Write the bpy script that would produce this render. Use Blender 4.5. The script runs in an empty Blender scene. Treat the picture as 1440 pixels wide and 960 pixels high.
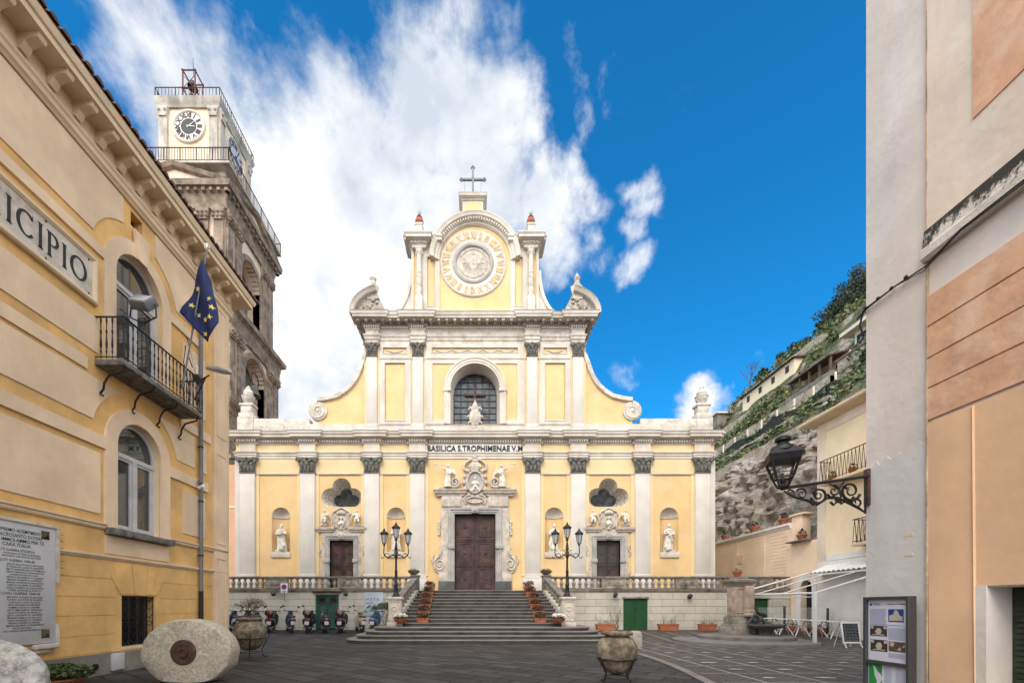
import bpy, bmesh, math, random
from mathutils import Vector, Matrix, noise
from mathutils.geometry import tessellate_polygon
R = math.radians
PI = math.pi
rnd = random.Random(7)
scene = bpy.context.scene
C = scene.collection

# ------------------------------------------------------------------ geometry helpers
class MB:
    """collects shapes; build() links them as ONE mesh object"""
    def __init__(s):
        s.v = []; s.f = []; s.m = []; s.cur = 0
    def add(s, vs, fs, M=None):
        o = len(s.v)
        if M is not None: vs = [M @ Vector(p) for p in vs]
        s.v += [tuple(p) for p in vs]
        s.f += [tuple(i + o for i in f) for f in fs]
        s.m += [s.cur] * len(fs)
        return s
    def box(s, x0, x1, y0, y1, z0, z1, M=None):
        vs = [(x, y, z) for z in (z0, z1) for y in (y0, y1) for x in (x0, x1)]
        return s.add(vs, [(0,2,3,1), (4,5,7,6), (0,1,5,4), (2,6,7,3), (0,4,6,2), (1,3,7,5)], M)
    def cbox(s, x, y, z, w, d, h, M=None):          # centred in x,y; base at z
        return s.box(x-w/2, x+w/2, y-d/2, y+d/2, z, z+h, M)
    def rbox(s, x0, x1, y0, y1, z0, z1, b=.02, M=None):   # box with bevelled edges
        bm = bmesh.new(); bmesh.ops.create_cube(bm, size=1)
        for v in bm.verts:
            v.co = Vector((x0+(v.co.x+.5)*(x1-x0), y0+(v.co.y+.5)*(y1-y0), z0+(v.co.z+.5)*(z1-z0)))
        bmesh.ops.bevel(bm, geom=bm.edges[:], offset=b, segments=2, affect='EDGES', profile=.5)
        bm.verts.index_update()
        s.add([v.co.copy() for v in bm.verts], [[v.index for v in f.verts] for f in bm.faces], M); bm.free()
        return s
    def cyl(s, p0, p1, r0, r1=None, n=12, cap=True):
        r1 = r0 if r1 is None else r1
        p0 = Vector(p0); p1 = Vector(p1); d = (p1-p0)
        if d.length < 1e-6: return s
        d.normalize()
        a = d.orthogonal().normalized(); b = d.cross(a)
        vs = []
        for p, r in ((p0, r0), (p1, r1)):
            for i in range(n):
                t = 2*PI*i/n; vs.append(p + a*(r*math.cos(t)) + b*(r*math.sin(t)))
        fs = [(i, (i+1) % n, n+(i+1) % n, n+i) for i in range(n)]
        if cap: fs += [tuple(range(n-1, -1, -1)), tuple(range(n, 2*n))]
        return s.add(vs, fs)
    def tube(s, pts, r, n=8):
        pts = [Vector(p) for p in pts]; k = len(pts)
        rs = r if isinstance(r, (list, tuple)) else [r]*k
        vs = []; a = None
        for i, p in enumerate(pts):
            d = (pts[min(i+1, k-1)] - pts[max(i-1, 0)]).normalized()
            if a is None: a = d.orthogonal().normalized()
            else:
                a = a - d*a.dot(d)
                a = a.normalized() if a.length > 1e-5 else d.orthogonal().normalized()
            b = d.cross(a)
            for j in range(n):
                t = 2*PI*j/n; vs.append(p + (a*math.cos(t) + b*math.sin(t))*rs[i])
        fs = [(i*n+j, i*n+(j+1) % n, (i+1)*n+(j+1) % n, (i+1)*n+j) for i in range(k-1) for j in range(n)]
        fs += [tuple(range(n-1, -1, -1)), tuple(range((k-1)*n, k*n))]
        return s.add(vs, fs)
    def lathe(s, prof, x=0, y=0, z=0, n=20, sx=1, sy=1, a0=0, a1=2*PI, M=None, cap=True):   # prof [(r,z)]
        full = abs(a1-a0-2*PI) < 1e-6
        m = n if full else n+1
        vs = []
        for (r, h) in prof:
            for i in range(m):
                t = a0+(a1-a0)*i/n
                vs.append((x+r*sx*math.cos(t), y+r*sy*math.sin(t), z+h))
        fs = []
        for k in range(len(prof)-1):
            for i in range(n):
                j = (i+1) % m
                fs.append((k*m+i, k*m+j, (k+1)*m+j, (k+1)*m+i))
        if full and cap:
            if prof[0][0] > 1e-4: fs.append(tuple(range(m-1, -1, -1)))
            if prof[-1][0] > 1e-4: fs.append(tuple(range((len(prof)-1)*m, len(prof)*m)))
        return s.add(vs, fs, M)
    def sph(s, x, y, z, rx, ry=None, rz=None, n=12, M=None):
        ry = rx if ry is None else ry; rz = rx if rz is None else rz
        k = max(4, n//2)
        prof = [(math.sin(PI*i/k), -math.cos(PI*i/k)) for i in range(k+1)]
        prof[0] = (0.001, -1); prof[-1] = (0.001, 1)
        T = Matrix.Translation((x, y, z)) @ Matrix.Diagonal((rx, ry, rz, 1))
        if M is not None: T = M @ T
        return s.lathe(prof, n=n, M=T)
    def plate(s, outer, holes, b0, b1, mp):          # extruded polygon with holes; mp(u, v, b)
        loops = [list(outer)] + [list(h) for h in holes]
        flat = [p for l in loops for p in l]
        tri = tessellate_polygon([[Vector((p[0], p[1], 0)) for p in l] for l in loops])
        n = len(flat)
        vs = [mp(p[0], p[1], b0) for p in flat] + [mp(p[0], p[1], b1) for p in flat]
        fs = [tuple(t) for t in tri] + [(t[2]+n, t[1]+n, t[0]+n) for t in tri]
        o = 0
        for l in loops:
            k = len(l)
            for i in range(k):
                a = o+i; b = o+(i+1) % k
                fs.append((a, b, b+n, a+n))
            o += k
        return s.add(vs, fs)
    def sweep(s, path, prof, mp, closed=False):      # prof [(offset to the right of travel, b)]
        P = [Vector(p) for p in path]; k = len(P); m = len(prof); vs = []
        for i in range(k):
            a = P[(i-1) % k] if (closed or i > 0) else None
            b = P[(i+1) % k] if (closed or i < k-1) else None
            n1 = n2 = None
            if a is not None:
                d = (P[i]-a).normalized(); n1 = Vector((d.y, -d.x))
            if b is not None:
                d = (b-P[i]).normalized(); n2 = Vector((d.y, -d.x))
            if n1 is None: nn = n2
            elif n2 is None: nn = n1
            else:
                nn = n1+n2
                if nn.length < 1e-4: nn = n1
                nn.normalize(); nn = nn/max(.35, nn.dot(n1))
            for (o, h) in prof:
                q = P[i]+nn*o; vs.append(mp(q.x, q.y, h))
        fs = []
        for i in range(k if closed else k-1):
            j = (i+1) % k
            for t in range(m):
                u = (t+1) % m
                fs.append((i*m+t, i*m+u, j*m+u, j*m+t))
        if not closed:
            fs += [tuple(range(m)), tuple(range((k-1)*m, k*m))[::-1]]
        return s.add(vs, fs)
    def quad(s, a, b, c, d): return s.add([a, b, c, d], [(0, 1, 2, 3)])
    def leaves(s, c, rad, n, size, flat=.6, shell=.0):
        for _ in range(n):
            while True:
                p = Vector((rnd.uniform(-1, 1), rnd.uniform(-1, 1), rnd.uniform(-1, 1)))
                if shell < p.length < 1: break
            q = Vector((c[0]+p.x*rad[0], c[1]+p.y*rad[1], c[2]+p.z*rad[2]))
            a = Vector((rnd.uniform(-1, 1), rnd.uniform(-1, 1), rnd.uniform(-flat, flat))).normalized()
            b = a.cross(Vector((rnd.uniform(-1, 1), rnd.uniform(-1, 1), rnd.uniform(-1, 1)))).normalized()
            z = size*rnd.uniform(.6, 1.4)
            s.add([q-a*z*.5, q+b*z*.28, q+a*z*.5, q-b*z*.28], [(0, 1, 2, 3)])
        return s
    def build(s, name, mat, parent=None, smooth=30, recalc=True, voxel=None, bevel=None):
        me = bpy.data.meshes.new(name)
        me.from_pydata(s.v, [], s.f)
        mats = mat if isinstance(mat, (list, tuple)) else [mat]
        for m in mats: me.materials.append(m)
        if len(mats) > 1:
            for p, mi in zip(me.polygons, s.m): p.material_index = mi
        if recalc:
            bm = bmesh.new(); bm.from_mesh(me)
            bmesh.ops.recalc_face_normals(bm, faces=bm.faces[:])
            bm.to_mesh(me); bm.free()
        if smooth:
            me.shade_smooth(); me.set_sharp_from_angle(angle=R(smooth))
        o = bpy.data.objects.new(name, me); C.objects.link(o)
        if parent is not None:
            w = Vector((0, 0, 0)); p = parent
            while p is not None: w += p.location; p = p.parent
            me.transform(Matrix.Translation(-w)); o.parent = parent
        if voxel:
            md = o.modifiers.new('fuse', 'REMESH'); md.mode = 'VOXEL'; md.voxel_size = voxel; md.use_smooth_shade = True
            sm = o.modifiers.new('soft', 'SMOOTH'); sm.factor = .4; sm.iterations = 1
        if bevel:
            bv = o.modifiers.new('edge', 'BEVEL'); bv.width = bevel; bv.segments = 2; bv.limit_method = 'ANGLE'; bv.angle_limit = R(40)
        return o

XZ = lambda Y: (lambda u, v, b: (u, Y-b, v))          # elevation on a wall facing -Y
PLAN = lambda u, v, b: (u, v, b)
YZ = lambda X: (lambda u, v, b: (X+b, u, v))          # wall facing +X
YZr = lambda X: (lambda u, v, b: (X-b, u, v))         # wall facing -X

def arc(cx, cz, r, a0, a1, n=16, rz=None):
    rz = r if rz is None else rz
    return [(cx+r*math.cos(R(a0+(a1-a0)*i/n)), cz+rz*math.sin(R(a0+(a1-a0)*i/n))) for i in range(n+1)]
def rect(x0, x1, z0, z1): return [(x0, z0), (x1, z0), (x1, z1), (x0, z1)]
def arched(cx, hw, z0, zs, n=16): return [(cx-hw, z0), (cx+hw, z0)] + arc(cx, zs, hw, 0, 180, n)
def spiral(cx, cz, r0, r1, a0, turns, n=30, sg=1):
    return [(cx+(r0+(r1-r0)*i/n)*math.cos(R(a0)+sg*2*PI*turns*i/n), cz+(r0+(r1-r0)*i/n)*math.sin(R(a0)+sg*2*PI*turns*i/n)) for i in range(n+1)]

def tag(o, label=None, cat=None, group=None, kind=None):
    if label: o['label'] = label
    if cat: o['category'] = cat
    if group: o['group'] = group
    if kind: o['kind'] = kind
    return o
def thing(name, loc, label, cat, group=None, rz=0):
    o = bpy.data.objects.new(name, None); C.objects.link(o)
    o.location = loc; o.rotation_euler = (0, 0, rz); o.empty_display_size = .2
    return tag(o, label, cat, group)
def copy_tree(o, parent=None, link=True):
    c = o.copy(); C.objects.link(c)
    if parent is not None: c.parent = parent
    for ch in list(o.children): copy_tree(ch, c)
    return c
def text_geo(st, size, depth, spacing=1.0, align='LEFT', word=1.0, line=1.0, offset=0.0):
    cu = bpy.data.curves.new('t', 'FONT'); cu.body = st; cu.size = size; cu.extrude = depth/2
    cu.space_character = spacing; cu.align_x = align; cu.space_word = word; cu.space_line = line; cu.offset = offset
    cu.resolution_u = 3
    ob = bpy.data.objects.new('t', cu); C.objects.link(ob)
    bpy.context.view_layer.update()
    me = ob.evaluated_get(bpy.context.evaluated_depsgraph_get()).to_mesh()
    vs = [v.co.copy() for v in me.vertices]; fs = [tuple(p.vertices) for p in me.polygons]
    ob.evaluated_get(bpy.context.evaluated_depsgraph_get()).to_mesh_clear()
    bpy.data.objects.remove(ob); bpy.data.curves.remove(cu)
    return vs, fs
def text_w(vs): return max(v.x for v in vs)-min(v.x for v in vs)

# picture measurements -> metres (camera at (0,0,1.5), looking along +Y)
EYE = 1.5; F = 600.; CX = 668.; CY = 852.
def fx(x): return (x-CX)/25.
def fz(y): return EYE+(CY-y)/25.
def PX(x, Y): return (x-CX)*Y/F
def PZ(y, Y): return EYE+(CY-y)*Y/F
def gz(Y, X=0): # ground height
    t = min(1, max(0, (Y-17.2)/4.8)); return .28*t

# ------------------------------------------------------------------ materials
def mat(name, col, rough=.8, var=.12, scale=2., metal=0., bump=.0, bscale=30., col2=None, stain=0., stain_col=(.12,.1,.08), stain_scale=.6, coat=0., spec=.5, streak=0., cracks=0., alpha=None):
    m = bpy.data.materials.new(name); m.use_nodes = True
    nt = m.node_tree; N = nt.nodes; L = nt.links
    b = N['Principled BSDF']
    b.inputs['Roughness'].default_value = rough; b.inputs['Metallic'].default_value = metal
    b.inputs['Specular IOR Level'].default_value = spec; b.inputs['Coat Weight'].default_value = coat
    tc = N.new('ShaderNodeTexCoord')
    geo = N.new('ShaderNodeNewGeometry')
    P = geo.outputs['Position'] if True else tc.outputs['Object']
    n1 = N.new('ShaderNodeTexNoise'); n1.inputs['Scale'].default_value = scale; n1.inputs['Detail'].default_value = 8; n1.inputs['Roughness'].default_value = .62
    L.new(tc.outputs['Object'], n1.inputs['Vector'])
    c2 = col2 or tuple(max(0, c*(1-var*2.2)) for c in col)
    c1 = tuple(min(1, c*(1+var*.8)) for c in col) if col2 is None else col
    cr = N.new('ShaderNodeValToRGB'); cr.color_ramp.elements[0].position = .3; cr.color_ramp.elements[1].position = .7
    cr.color_ramp.elements[0].color = (*c2, 1); cr.color_ramp.elements[1].color = (*c1, 1)
    L.new(n1.outputs['Fac'], cr.inputs['Fac'])
    out = cr.outputs['Color']
    if stain:
        n2 = N.new('ShaderNodeTexNoise'); n2.inputs['Scale'].default_value = stain_scale; n2.inputs['Detail'].default_value = 10; n2.inputs['Roughness'].default_value = .7
        mp = N.new('ShaderNodeMapping'); mp.inputs['Scale'].default_value = (1, 1, .28 if streak else 1)
        L.new(tc.outputs['Object'], mp.inputs['Vector']); L.new(mp.outputs['Vector'], n2.inputs['Vector'])
        r2 = N.new('ShaderNodeValToRGB'); r2.color_ramp.elements[0].position = .46; r2.color_ramp.elements[1].position = .70
        r2.color_ramp.elements[0].color = (0, 0, 0, 1); r2.color_ramp.elements[1].color = (stain, stain, stain, 1)
        L.new(n2.outputs['Fac'], r2.inputs['Fac'])
        mx = N.new('ShaderNodeMix'); mx.data_type = 'RGBA'
        L.new(r2.outputs['Color'], mx.inputs['Factor']); L.new(out, mx.inputs['A']); mx.inputs['B'].default_value = (*stain_col, 1)
        out = mx.outputs['Result']
    L.new(out, b.inputs['Base Color'])
    if bump:
        n3 = N.new('ShaderNodeTexNoise'); n3.inputs['Scale'].default_value = bscale; n3.inputs['Detail'].default_value = 6
        L.new(tc.outputs['Object'], n3.inputs['Vector'])
        bp = N.new('ShaderNodeBump'); bp.inputs['Strength'].default_value = bump; bp.inputs['Distance'].default_value = .02
        L.new(n3.outputs['Fac'], bp.inputs['Height']); L.new(bp.outputs['Normal'], b.inputs['Normal'])
    return m

def brickmat(name, c1, c2, mortar, bw, bh, ms, axes='XZ', rot=0., rough=.85, bump=.5, off=.5, noisec=.3, squash=1., mrough=None, dist=0., stain=0.):
    """masonry / paving: brick pattern in the plane named by axes, with noise over it"""
    m = bpy.data.materials.new(name); m.use_nodes = True
    nt = m.node_tree; N = nt.nodes; L = nt.links; b = N['Principled BSDF']; b.inputs['Roughness'].default_value = rough
    tc = N.new('ShaderNodeNewGeometry'); sp = N.new('ShaderNodeSeparateXYZ'); cb = N.new('ShaderNodeCombineXYZ')
    L.new(tc.outputs['Position'], sp.inputs[0])
    L.new(sp.outputs[axes[0]], cb.inputs['X']); L.new(sp.outputs[axes[1]], cb.inputs['Y'])
    mp = N.new('ShaderNodeMapping'); mp.inputs['Rotation'].default_value = (0, 0, rot)
    L.new(cb.outputs[0], mp.inputs['Vector'])
    vec = mp.outputs['Vector']
    if dist:
        nd = N.new('ShaderNodeTexNoise'); nd.inputs['Scale'].default_value = 1.3; nd.inputs['Detail'].default_value = 4
        L.new(vec, nd.inputs['Vector'])
        vm = N.new('ShaderNodeVectorMath'); vm.operation = 'MULTIPLY_ADD'; vm.inputs[1].default_value = (dist, dist, 0)
        L.new(nd.outputs['Color'], vm.inputs[0]); L.new(vec, vm.inputs[2]); vec = vm.outputs[0]
    br = N.new('ShaderNodeTexBrick'); br.offset = off; br.squash = squash
    br.inputs['Scale'].default_value = 1; br.inputs['Brick Width'].default_value = bw; br.inputs['Row Height'].default_value = bh
    br.inputs['Mortar Size'].default_value = ms; br.inputs['Mortar Smooth'].default_value = .3
    br.inputs['Color1'].default_value = (*c1, 1); br.inputs['Color2'].default_value = (*c2, 1); br.inputs['Mortar'].default_value = (*mortar, 1)
    L.new(vec, br.inputs['Vector'])
    n1 = N.new('ShaderNodeTexNoise'); n1.inputs['Scale'].default_value = 1.1; n1.inputs['Detail'].default_value = 12; n1.inputs['Roughness'].default_value = .7
    L.new(tc.outputs['Position'], n1.inputs['Vector'])
    mr = N.new('ShaderNodeMapRange'); mr.inputs['From Min'].default_value = .3; mr.inputs['From Max'].default_value = .7
    mr.inputs['To Min'].default_value = 1-noisec; mr.inputs['To Max'].default_value = 1+noisec
    L.new(n1.outputs['Fac'], mr.inputs['Value'])
    mu = N.new('ShaderNodeMix'); mu.data_type = 'RGBA'; mu.blend_type = 'MULTIPLY'; mu.inputs['Factor'].default_value = 1
    L.new(br.outputs['Color'], mu.inputs['A']); L.new(mr.outputs['Result'], mu.inputs['B'])
    out = mu.outputs['Result']
    if stain:
        n2 = N.new('ShaderNodeTexNoise'); n2.inputs['Scale'].default_value = .9; n2.inputs['Detail'].default_value = 10; n2.inputs['Roughness'].default_value = .75
        m2 = N.new('ShaderNodeMapping'); m2.inputs['Scale'].default_value = (1, 1, .5); L.new(tc.outputs['Position'], m2.inputs['Vector']); L.new(m2.outputs[0], n2.inputs['Vector'])
        r2 = N.new('ShaderNodeMapRange'); r2.inputs['From Min'].default_value = .5; r2.inputs['From Max'].default_value = .75; r2.inputs['To Max'].default_value = stain
        L.new(n2.outputs['Fac'], r2.inputs['Value'])
        mx = N.new('ShaderNodeMix'); mx.data_type = 'RGBA'; mx.inputs['B'].default_value = (.07, .065, .05, 1)
        L.new(r2.outputs['Result'], mx.inputs['Factor']); L.new(out, mx.inputs['A']); out = mx.outputs['Result']
    L.new(out, b.inputs['Base Color'])
    n3 = N.new('ShaderNodeTexNoise'); n3.inputs['Scale'].default_value = 14; n3.inputs['Detail'].default_value = 8
    L.new(tc.outputs['Position'], n3.inputs['Vector'])
    ad = N.new('ShaderNodeMath'); ad.operation = 'MULTIPLY_ADD'; ad.inputs[1].default_value = -1.5
    L.new(br.outputs['Fac'], ad.inputs[0]); L.new(n3.outputs['Fac'], ad.inputs[2])
    bp = N.new('ShaderNodeBump'); bp.inputs['Strength'].default_value = bump; bp.inputs['Distance'].default_value = .02
    L.new(ad.outputs[0], bp.inputs['Height']); L.new(bp.outputs['Normal'], b.inputs['Normal'])
    if mrough:
        rr = N.new('ShaderNodeMapRange'); rr.inputs['To Min'].default_value = mrough[0]; rr.inputs['To Max'].default_value = mrough[1]
        L.new(n1.outputs['Fac'], rr.inputs['Value']); L.new(rr.outputs['Result'], b.inputs['Roughness'])
    return m

M = {}
M['white'] = mat('white_plaster', (.66,.605,.53), .85, .08, 1.2, bump=.3, stain=.75, stain_col=(.42,.34,.25), stain_scale=.8, streak=1)
M['worn_white'] = mat('worn_white_plaster', (.64,.585,.505), .88, .1, 2.2, bump=.4, bscale=18, stain=.85, stain_col=(.27,.21,.15), stain_scale=1.8)
M['shaft'] = mat('pilaster_plaster', (.63,.585,.53), .85, .07, .9, bump=.25, stain=.6, stain_col=(.5,.45,.4), stain_scale=.7, streak=1)
M['yellow'] = mat('yellow_plaster', (.75,.515,.245), .88, .08, .7, bump=.3, stain=.7, stain_col=(.70,.54,.34), stain_scale=.9)
M['pale_yellow'] = mat('pale_yellow_plaster', (.735,.57,.32), .88, .05, .7, bump=.12, stain=.3, stain_col=(.75,.62,.42))
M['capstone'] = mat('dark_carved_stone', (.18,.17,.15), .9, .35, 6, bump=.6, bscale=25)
M['weathered'] = mat('weathered_cornice', (.5,.45,.38), .9, .2, 4, bump=.5, stain=.8, stain_col=(.12,.09,.06), stain_scale=2.5)
M['gap_shade'] = mat('painted_shade_plaster', (.30,.26,.21), .9, .25, 3, bump=.4, stain=.6, stain_col=(.12,.10,.07), stain_scale=2)  # dark tone painted in as shade behind the dentils and modillions
M['marble'] = mat('grey_marble', (.42,.40,.375), .6, .2, 1.5, bump=.15, stain=.5, stain_col=(.25,.23,.2), stain_scale=1.2)
M['carved'] = mat('carved_pale_stone', (.60,.53,.45), .85, .12, 4, bump=.5, bscale=30, stain=.6, stain_col=(.2,.17,.13), stain_scale=3)
M['statue'] = mat('statue_marble', (.68,.63,.55), .75, .08, 5, bump=.2, stain=.5, stain_col=(.3,.26,.2), stain_scale=4)
M['dark_plinth'] = mat('dark_plinth_stone', (.10,.10,.10), .8, .2, 3, bump=.3)
M['door_wood'] = mat('brown_door_wood', (.060,.032,.030), .65, .3, 3, bump=.3, bscale=40, stain=.7, stain_col=(.13,.045,.03), stain_scale=1.5)
M['door_bronze'] = mat('brown_green_door', (.035,.05,.04), .6, .3, 1.0, col2=(.07,.035,.03), bump=.3)
M['iron'] = mat('black_iron', (.018,.018,.02), .5, .3, 8, metal=.3, bump=.2)
M['rust'] = mat('rusty_iron', (.085,.036,.024), .8, .3, 10, bump=.4)
M['glassdark'] = mat('dark_pane', (.015,.018,.02), .12, .3, 2, spec=.6)
M['leaded'] = mat('old_glass', (.10,.115,.125), .2, .5, 3, spec=.6)
M['lead'] = mat('lead_grey', (.19,.20,.21), .6, .2, 5)
M['terra'] = mat('terracotta', (.38,.12,.055), .85, .18, 6, bump=.3, stain=.4, stain_col=(.3,.2,.13), stain_scale=4)
M['tile'] = mat('roof_tile', (.14,.075,.055), .9, .35, 5, bump=.5)
M['cream'] = mat('cream_plaster', (.77,.59,.405), .88, .10, .9, bump=.4, bscale=10, stain=.5, stain_col=(.56,.41,.26), stain_scale=.8, streak=1)
M['ochre'] = mat('ochre_plaster', (.77,.475,.175), .88, .14, 1.1, bump=.4, bscale=10, stain=.55, stain_col=(.45,.28,.12), stain_scale=.9, streak=1)
M['cornice_cream'] = mat('cornice_cream', (.72,.57,.39), .88, .08, 1.5, bump=.2, stain=.3, stain_col=(.4,.3,.2))
M['plinth'] = mat('plinth_grey', (.24,.215,.18), .9, .2, 2, bump=.5, stain=.6, stain_col=(.1,.09,.08))
M['greyframe'] = mat('window_frame_grey', (.50,.50,.51), .5, .08, 5)
M['pipe'] = mat('grey_pipe', (.16,.165,.17), .5, .1, 3)
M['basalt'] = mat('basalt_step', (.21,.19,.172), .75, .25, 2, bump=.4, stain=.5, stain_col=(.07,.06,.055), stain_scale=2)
M['riser'] = mat('shaded_dirty_riser', (.075,.068,.062), .85, .3, 2, bump=.4, stain=.7, stain_col=(.03,.03,.025), stain_scale=2)  # dirt plus the shade under the nosings, both painted into the colour
M['agedstone'] = mat('aged_stone', (.34,.30,.245), .9, .2, 3, bump=.6, bscale=25, stain=.95, stain_col=(.05,.045,.04), stain_scale=1.8)
M['railstone'] = mat('rail_stone', (.20,.185,.165), .9, .25, 4, bump=.5, stain=.9, stain_col=(.05,.05,.045), stain_scale=1.5)
M['ashlar'] = brickmat('ashlar_wall', (.52,.485,.40), (.46,.43,.36), (.24,.22,.18), 1.15, .375, .012, 'XZ', bump=.6, noisec=.14, stain=.35)
M['greendoor'] = mat('green_paint', (.004,.06,.012), .45, .1, 3, bump=.1, bscale=50)
M['olddoor'] = mat('faded_green_paint', (.03,.10,.075), .7, .25, 3, bump=.3)
M['flagblue'] = mat('flag_blue', (.006,.016,.09), .8, .15, 4)
M['gold'] = mat('star_yellow', (.75,.62,.14), .7, .05, 4)
M['plaque'] = mat('grey_marble_plaque', (.52,.53,.55), .5, .06, 2, stain=.3, stain_col=(.3,.3,.28))
M['letter'] = mat('black_letter', (.02,.02,.022), .6, .1, 5)
M['fadedletter'] = mat('letter_grey', (.09,.085,.085), .7, .1, 5)
M['mill'] = mat('millstone', (.48,.43,.34), .95, .2, 18, bump=1, bscale=26, stain=.35, stain_col=(.36,.30,.22), stain_scale=6)
M['whiterock'] = mat('white_granite', (.58,.55,.50), .9, .2, 8, bump=.8, bscale=30, stain=.95, stain_col=(.1,.09,.08), stain_scale=7)
M['urnstone'] = mat('old_urn_stone', (.16,.125,.08), .9, .3, 5, bump=.8, bscale=30, stain=.6, stain_col=(.40,.36,.26), stain_scale=5)
M['leaf'] = mat('leaf_green', (.10,.14,.04), .6, .35, 3)
M['pine'] = mat('pine_green', (.055,.075,.035), .7, .4, 1.5)
M['leafdark'] = mat('leaf_dark', (.03,.06,.022), .6, .4, 2)
M['leafpale'] = mat('leaf_pale', (.20,.21,.09), .7, .35, 2)
M['twig'] = mat('twig_brown', (.12,.085,.06), .9, .2, 8)
M['redflower'] = mat('red_petals', (.20,.014,.018), .7, .4, 20)
M['whiteflower'] = mat('white_petals', (.8,.78,.76), .7, .1, 20)
M['peach'] = mat('peach_plaster', (.78,.50,.30), .88, .09, .9, bump=.2, bscale=12, stain=.25, stain_col=(.62,.45,.3), stain_scale=1)
M['terrawall'] = mat('terracotta_plaster', (.68,.385,.235), .88, .12, 2.2, bump=.35, bscale=12, stain=.75, stain_col=(.76,.56,.42), stain_scale=1.6)
M['palewall'] = mat('pale_grey_plaster', (.70,.645,.60), .88, .10, .9, bump=.35, bscale=10, stain=.6, stain_col=(.66,.52,.40), stain_scale=.8, streak=1)
M['palewall2'] = mat('pale_beige_plaster', (.74,.64,.53), .88, .10, .9, bump=.35, bscale=10, stain=.6, stain_col=(.68,.50,.36), stain_scale=.8, streak=1)
M['mould'] = mat('black_mould_ledge', (.56,.50,.44), .95, .1, 3, bump=.6, stain=1, stain_col=(.025,.022,.018), stain_scale=1.3)
M['creamwall'] = mat('cream_house', (.84,.70,.48), .88, .05, 1, bump=.15, stain=.25, stain_col=(.7,.5,.32))
M['peachwall'] = mat('peach_wall', (.85,.66,.48), .88, .06, 1, bump=.15, stain=.25, stain_col=(.7,.5,.35))
M['plainwhite'] = mat('white_paint', (.74,.72,.69), .6, .05, 2)
M['boardgrey'] = mat('board_grey', (.045,.048,.052), .5, .1, 4)
M['poster'] = mat('poster_white', (.62,.62,.70), .4, .03, 3)
M['posterblue'] = mat('poster_blue_text', (.30,.34,.50), .5, .1, 60)
M['brass'] = mat('bronze', (.10,.075,.04), .5, .3, 5, metal=.6)
M['chrome'] = mat('chrome', (.6,.6,.62), .2, .05, 5, metal=1)
M['rubber'] = mat('rubber', (.018,.018,.018), .8, .1, 5)
M['plastic'] = mat('dark_plastic', (.03,.03,.032), .45, .1, 5)
M['redlens'] = mat('red_lens', (.4,.01,.01), .2, .05, 5)
M['mosswhite'] = mat('faded_moss', (.20,.20,.12), .9, .3, 6, bump=.5)
M['lampglass'] = mat('lantern_glass', (.45,.47,.48), .15, .1, 3, spec=.6)
M['winglass'] = mat('window_glass', (.03,.035,.04), .03, .2, 2, spec=.5)
M['winglass'].node_tree.nodes['Principled BSDF'].inputs['IOR'].default_value = 2.6

def mould_mat():
    m = mat('mouldy_ledge', (.62,.56,.49), .95, .1, 3, bump=.6)
    nt = m.node_tree; N = nt.nodes; L = nt.links; b = N['Principled BSDF']
    src = b.inputs['Base Color'].links[0].from_socket
    g = N.new('ShaderNodeNewGeometry'); mp = N.new('ShaderNodeMapping'); mp.inputs['Scale'].default_value = (1, 1, .7); L.new(g.outputs['Position'], mp.inputs['Vector'])
    n = N.new('ShaderNodeTexNoise'); n.inputs['Scale'].default_value = 2.6; n.inputs['Detail'].default_value = 14; n.inputs['Roughness'].default_value = .78; L.new(mp.outputs[0], n.inputs['Vector'])
    sp = N.new('ShaderNodeSeparateXYZ'); L.new(g.outputs['Position'], sp.inputs[0])
    mr = N.new('ShaderNodeMapRange'); mr.inputs['From Min'].default_value = 6.50; mr.inputs['From Max'].default_value = 6.92; mr.inputs['To Min'].default_value = -.08; mr.inputs['To Max'].default_value = .13; L.new(sp.outputs['Z'], mr.inputs['Value'])
    ad = N.new('ShaderNodeMath'); L.new(n.outputs['Fac'], ad.inputs[0]); L.new(mr.outputs[0], ad.inputs[1])
    r = N.new('ShaderNodeMapRange'); r.inputs['From Min'].default_value = .50; r.inputs['From Max'].default_value = .56; L.new(ad.outputs[0], r.inputs['Value'])
    mx = N.new('ShaderNodeMix'); mx.data_type = 'RGBA'; mx.inputs['B'].default_value = (.035, .03, .022, 1); L.new(r.outputs[0], mx.inputs['Factor']); L.new(src, mx.inputs['A']); L.new(mx.outputs['Result'], b.inputs['Base Color'])
    return m
M['mould'] = mould_mat()
# ------------------------------------------------------------------ camera
cam = bpy.data.cameras.new('camera'); co = bpy.data.objects.new('camera', cam); C.objects.link(co)
co.location = (0, 0, EYE); co.rotation_euler = (R(90), 0, 0)
cam.lens = 15; cam.sensor_width = 36; cam.sensor_fit = 'HORIZONTAL'
cam.shift_x = (720-CX)/1440; cam.shift_y = (CY-480)/1440
cam.clip_start = .05; cam.clip_end = 5000
scene.camera = co
scene.view_settings.view_transform = 'Standard'; scene.view_settings.look = 'None'
scene.view_settings.exposure = .82
scene.view_settings.gamma = 1

# ------------------------------------------------------------------ sun and sky
SUN_EL = R(42); SUN_AZ = R(200)     # azimuth clockwise from +Y : behind the camera, a little to the left
sd = bpy.data.lights.new('sun', 'SUN'); so = bpy.data.objects.new('sun', sd); C.objects.link(so)
sd.energy = 1.05; sd.angle = R(22); sd.color = (1, .89, .75)
dv = Vector((math.sin(SUN_AZ)*math.cos(SUN_EL), math.cos(SUN_AZ)*math.cos(SUN_EL), math.sin(SUN_EL)))
so.rotation_euler = dv.to_track_quat('Z', 'Y').to_euler(); so.location = dv*60

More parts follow.
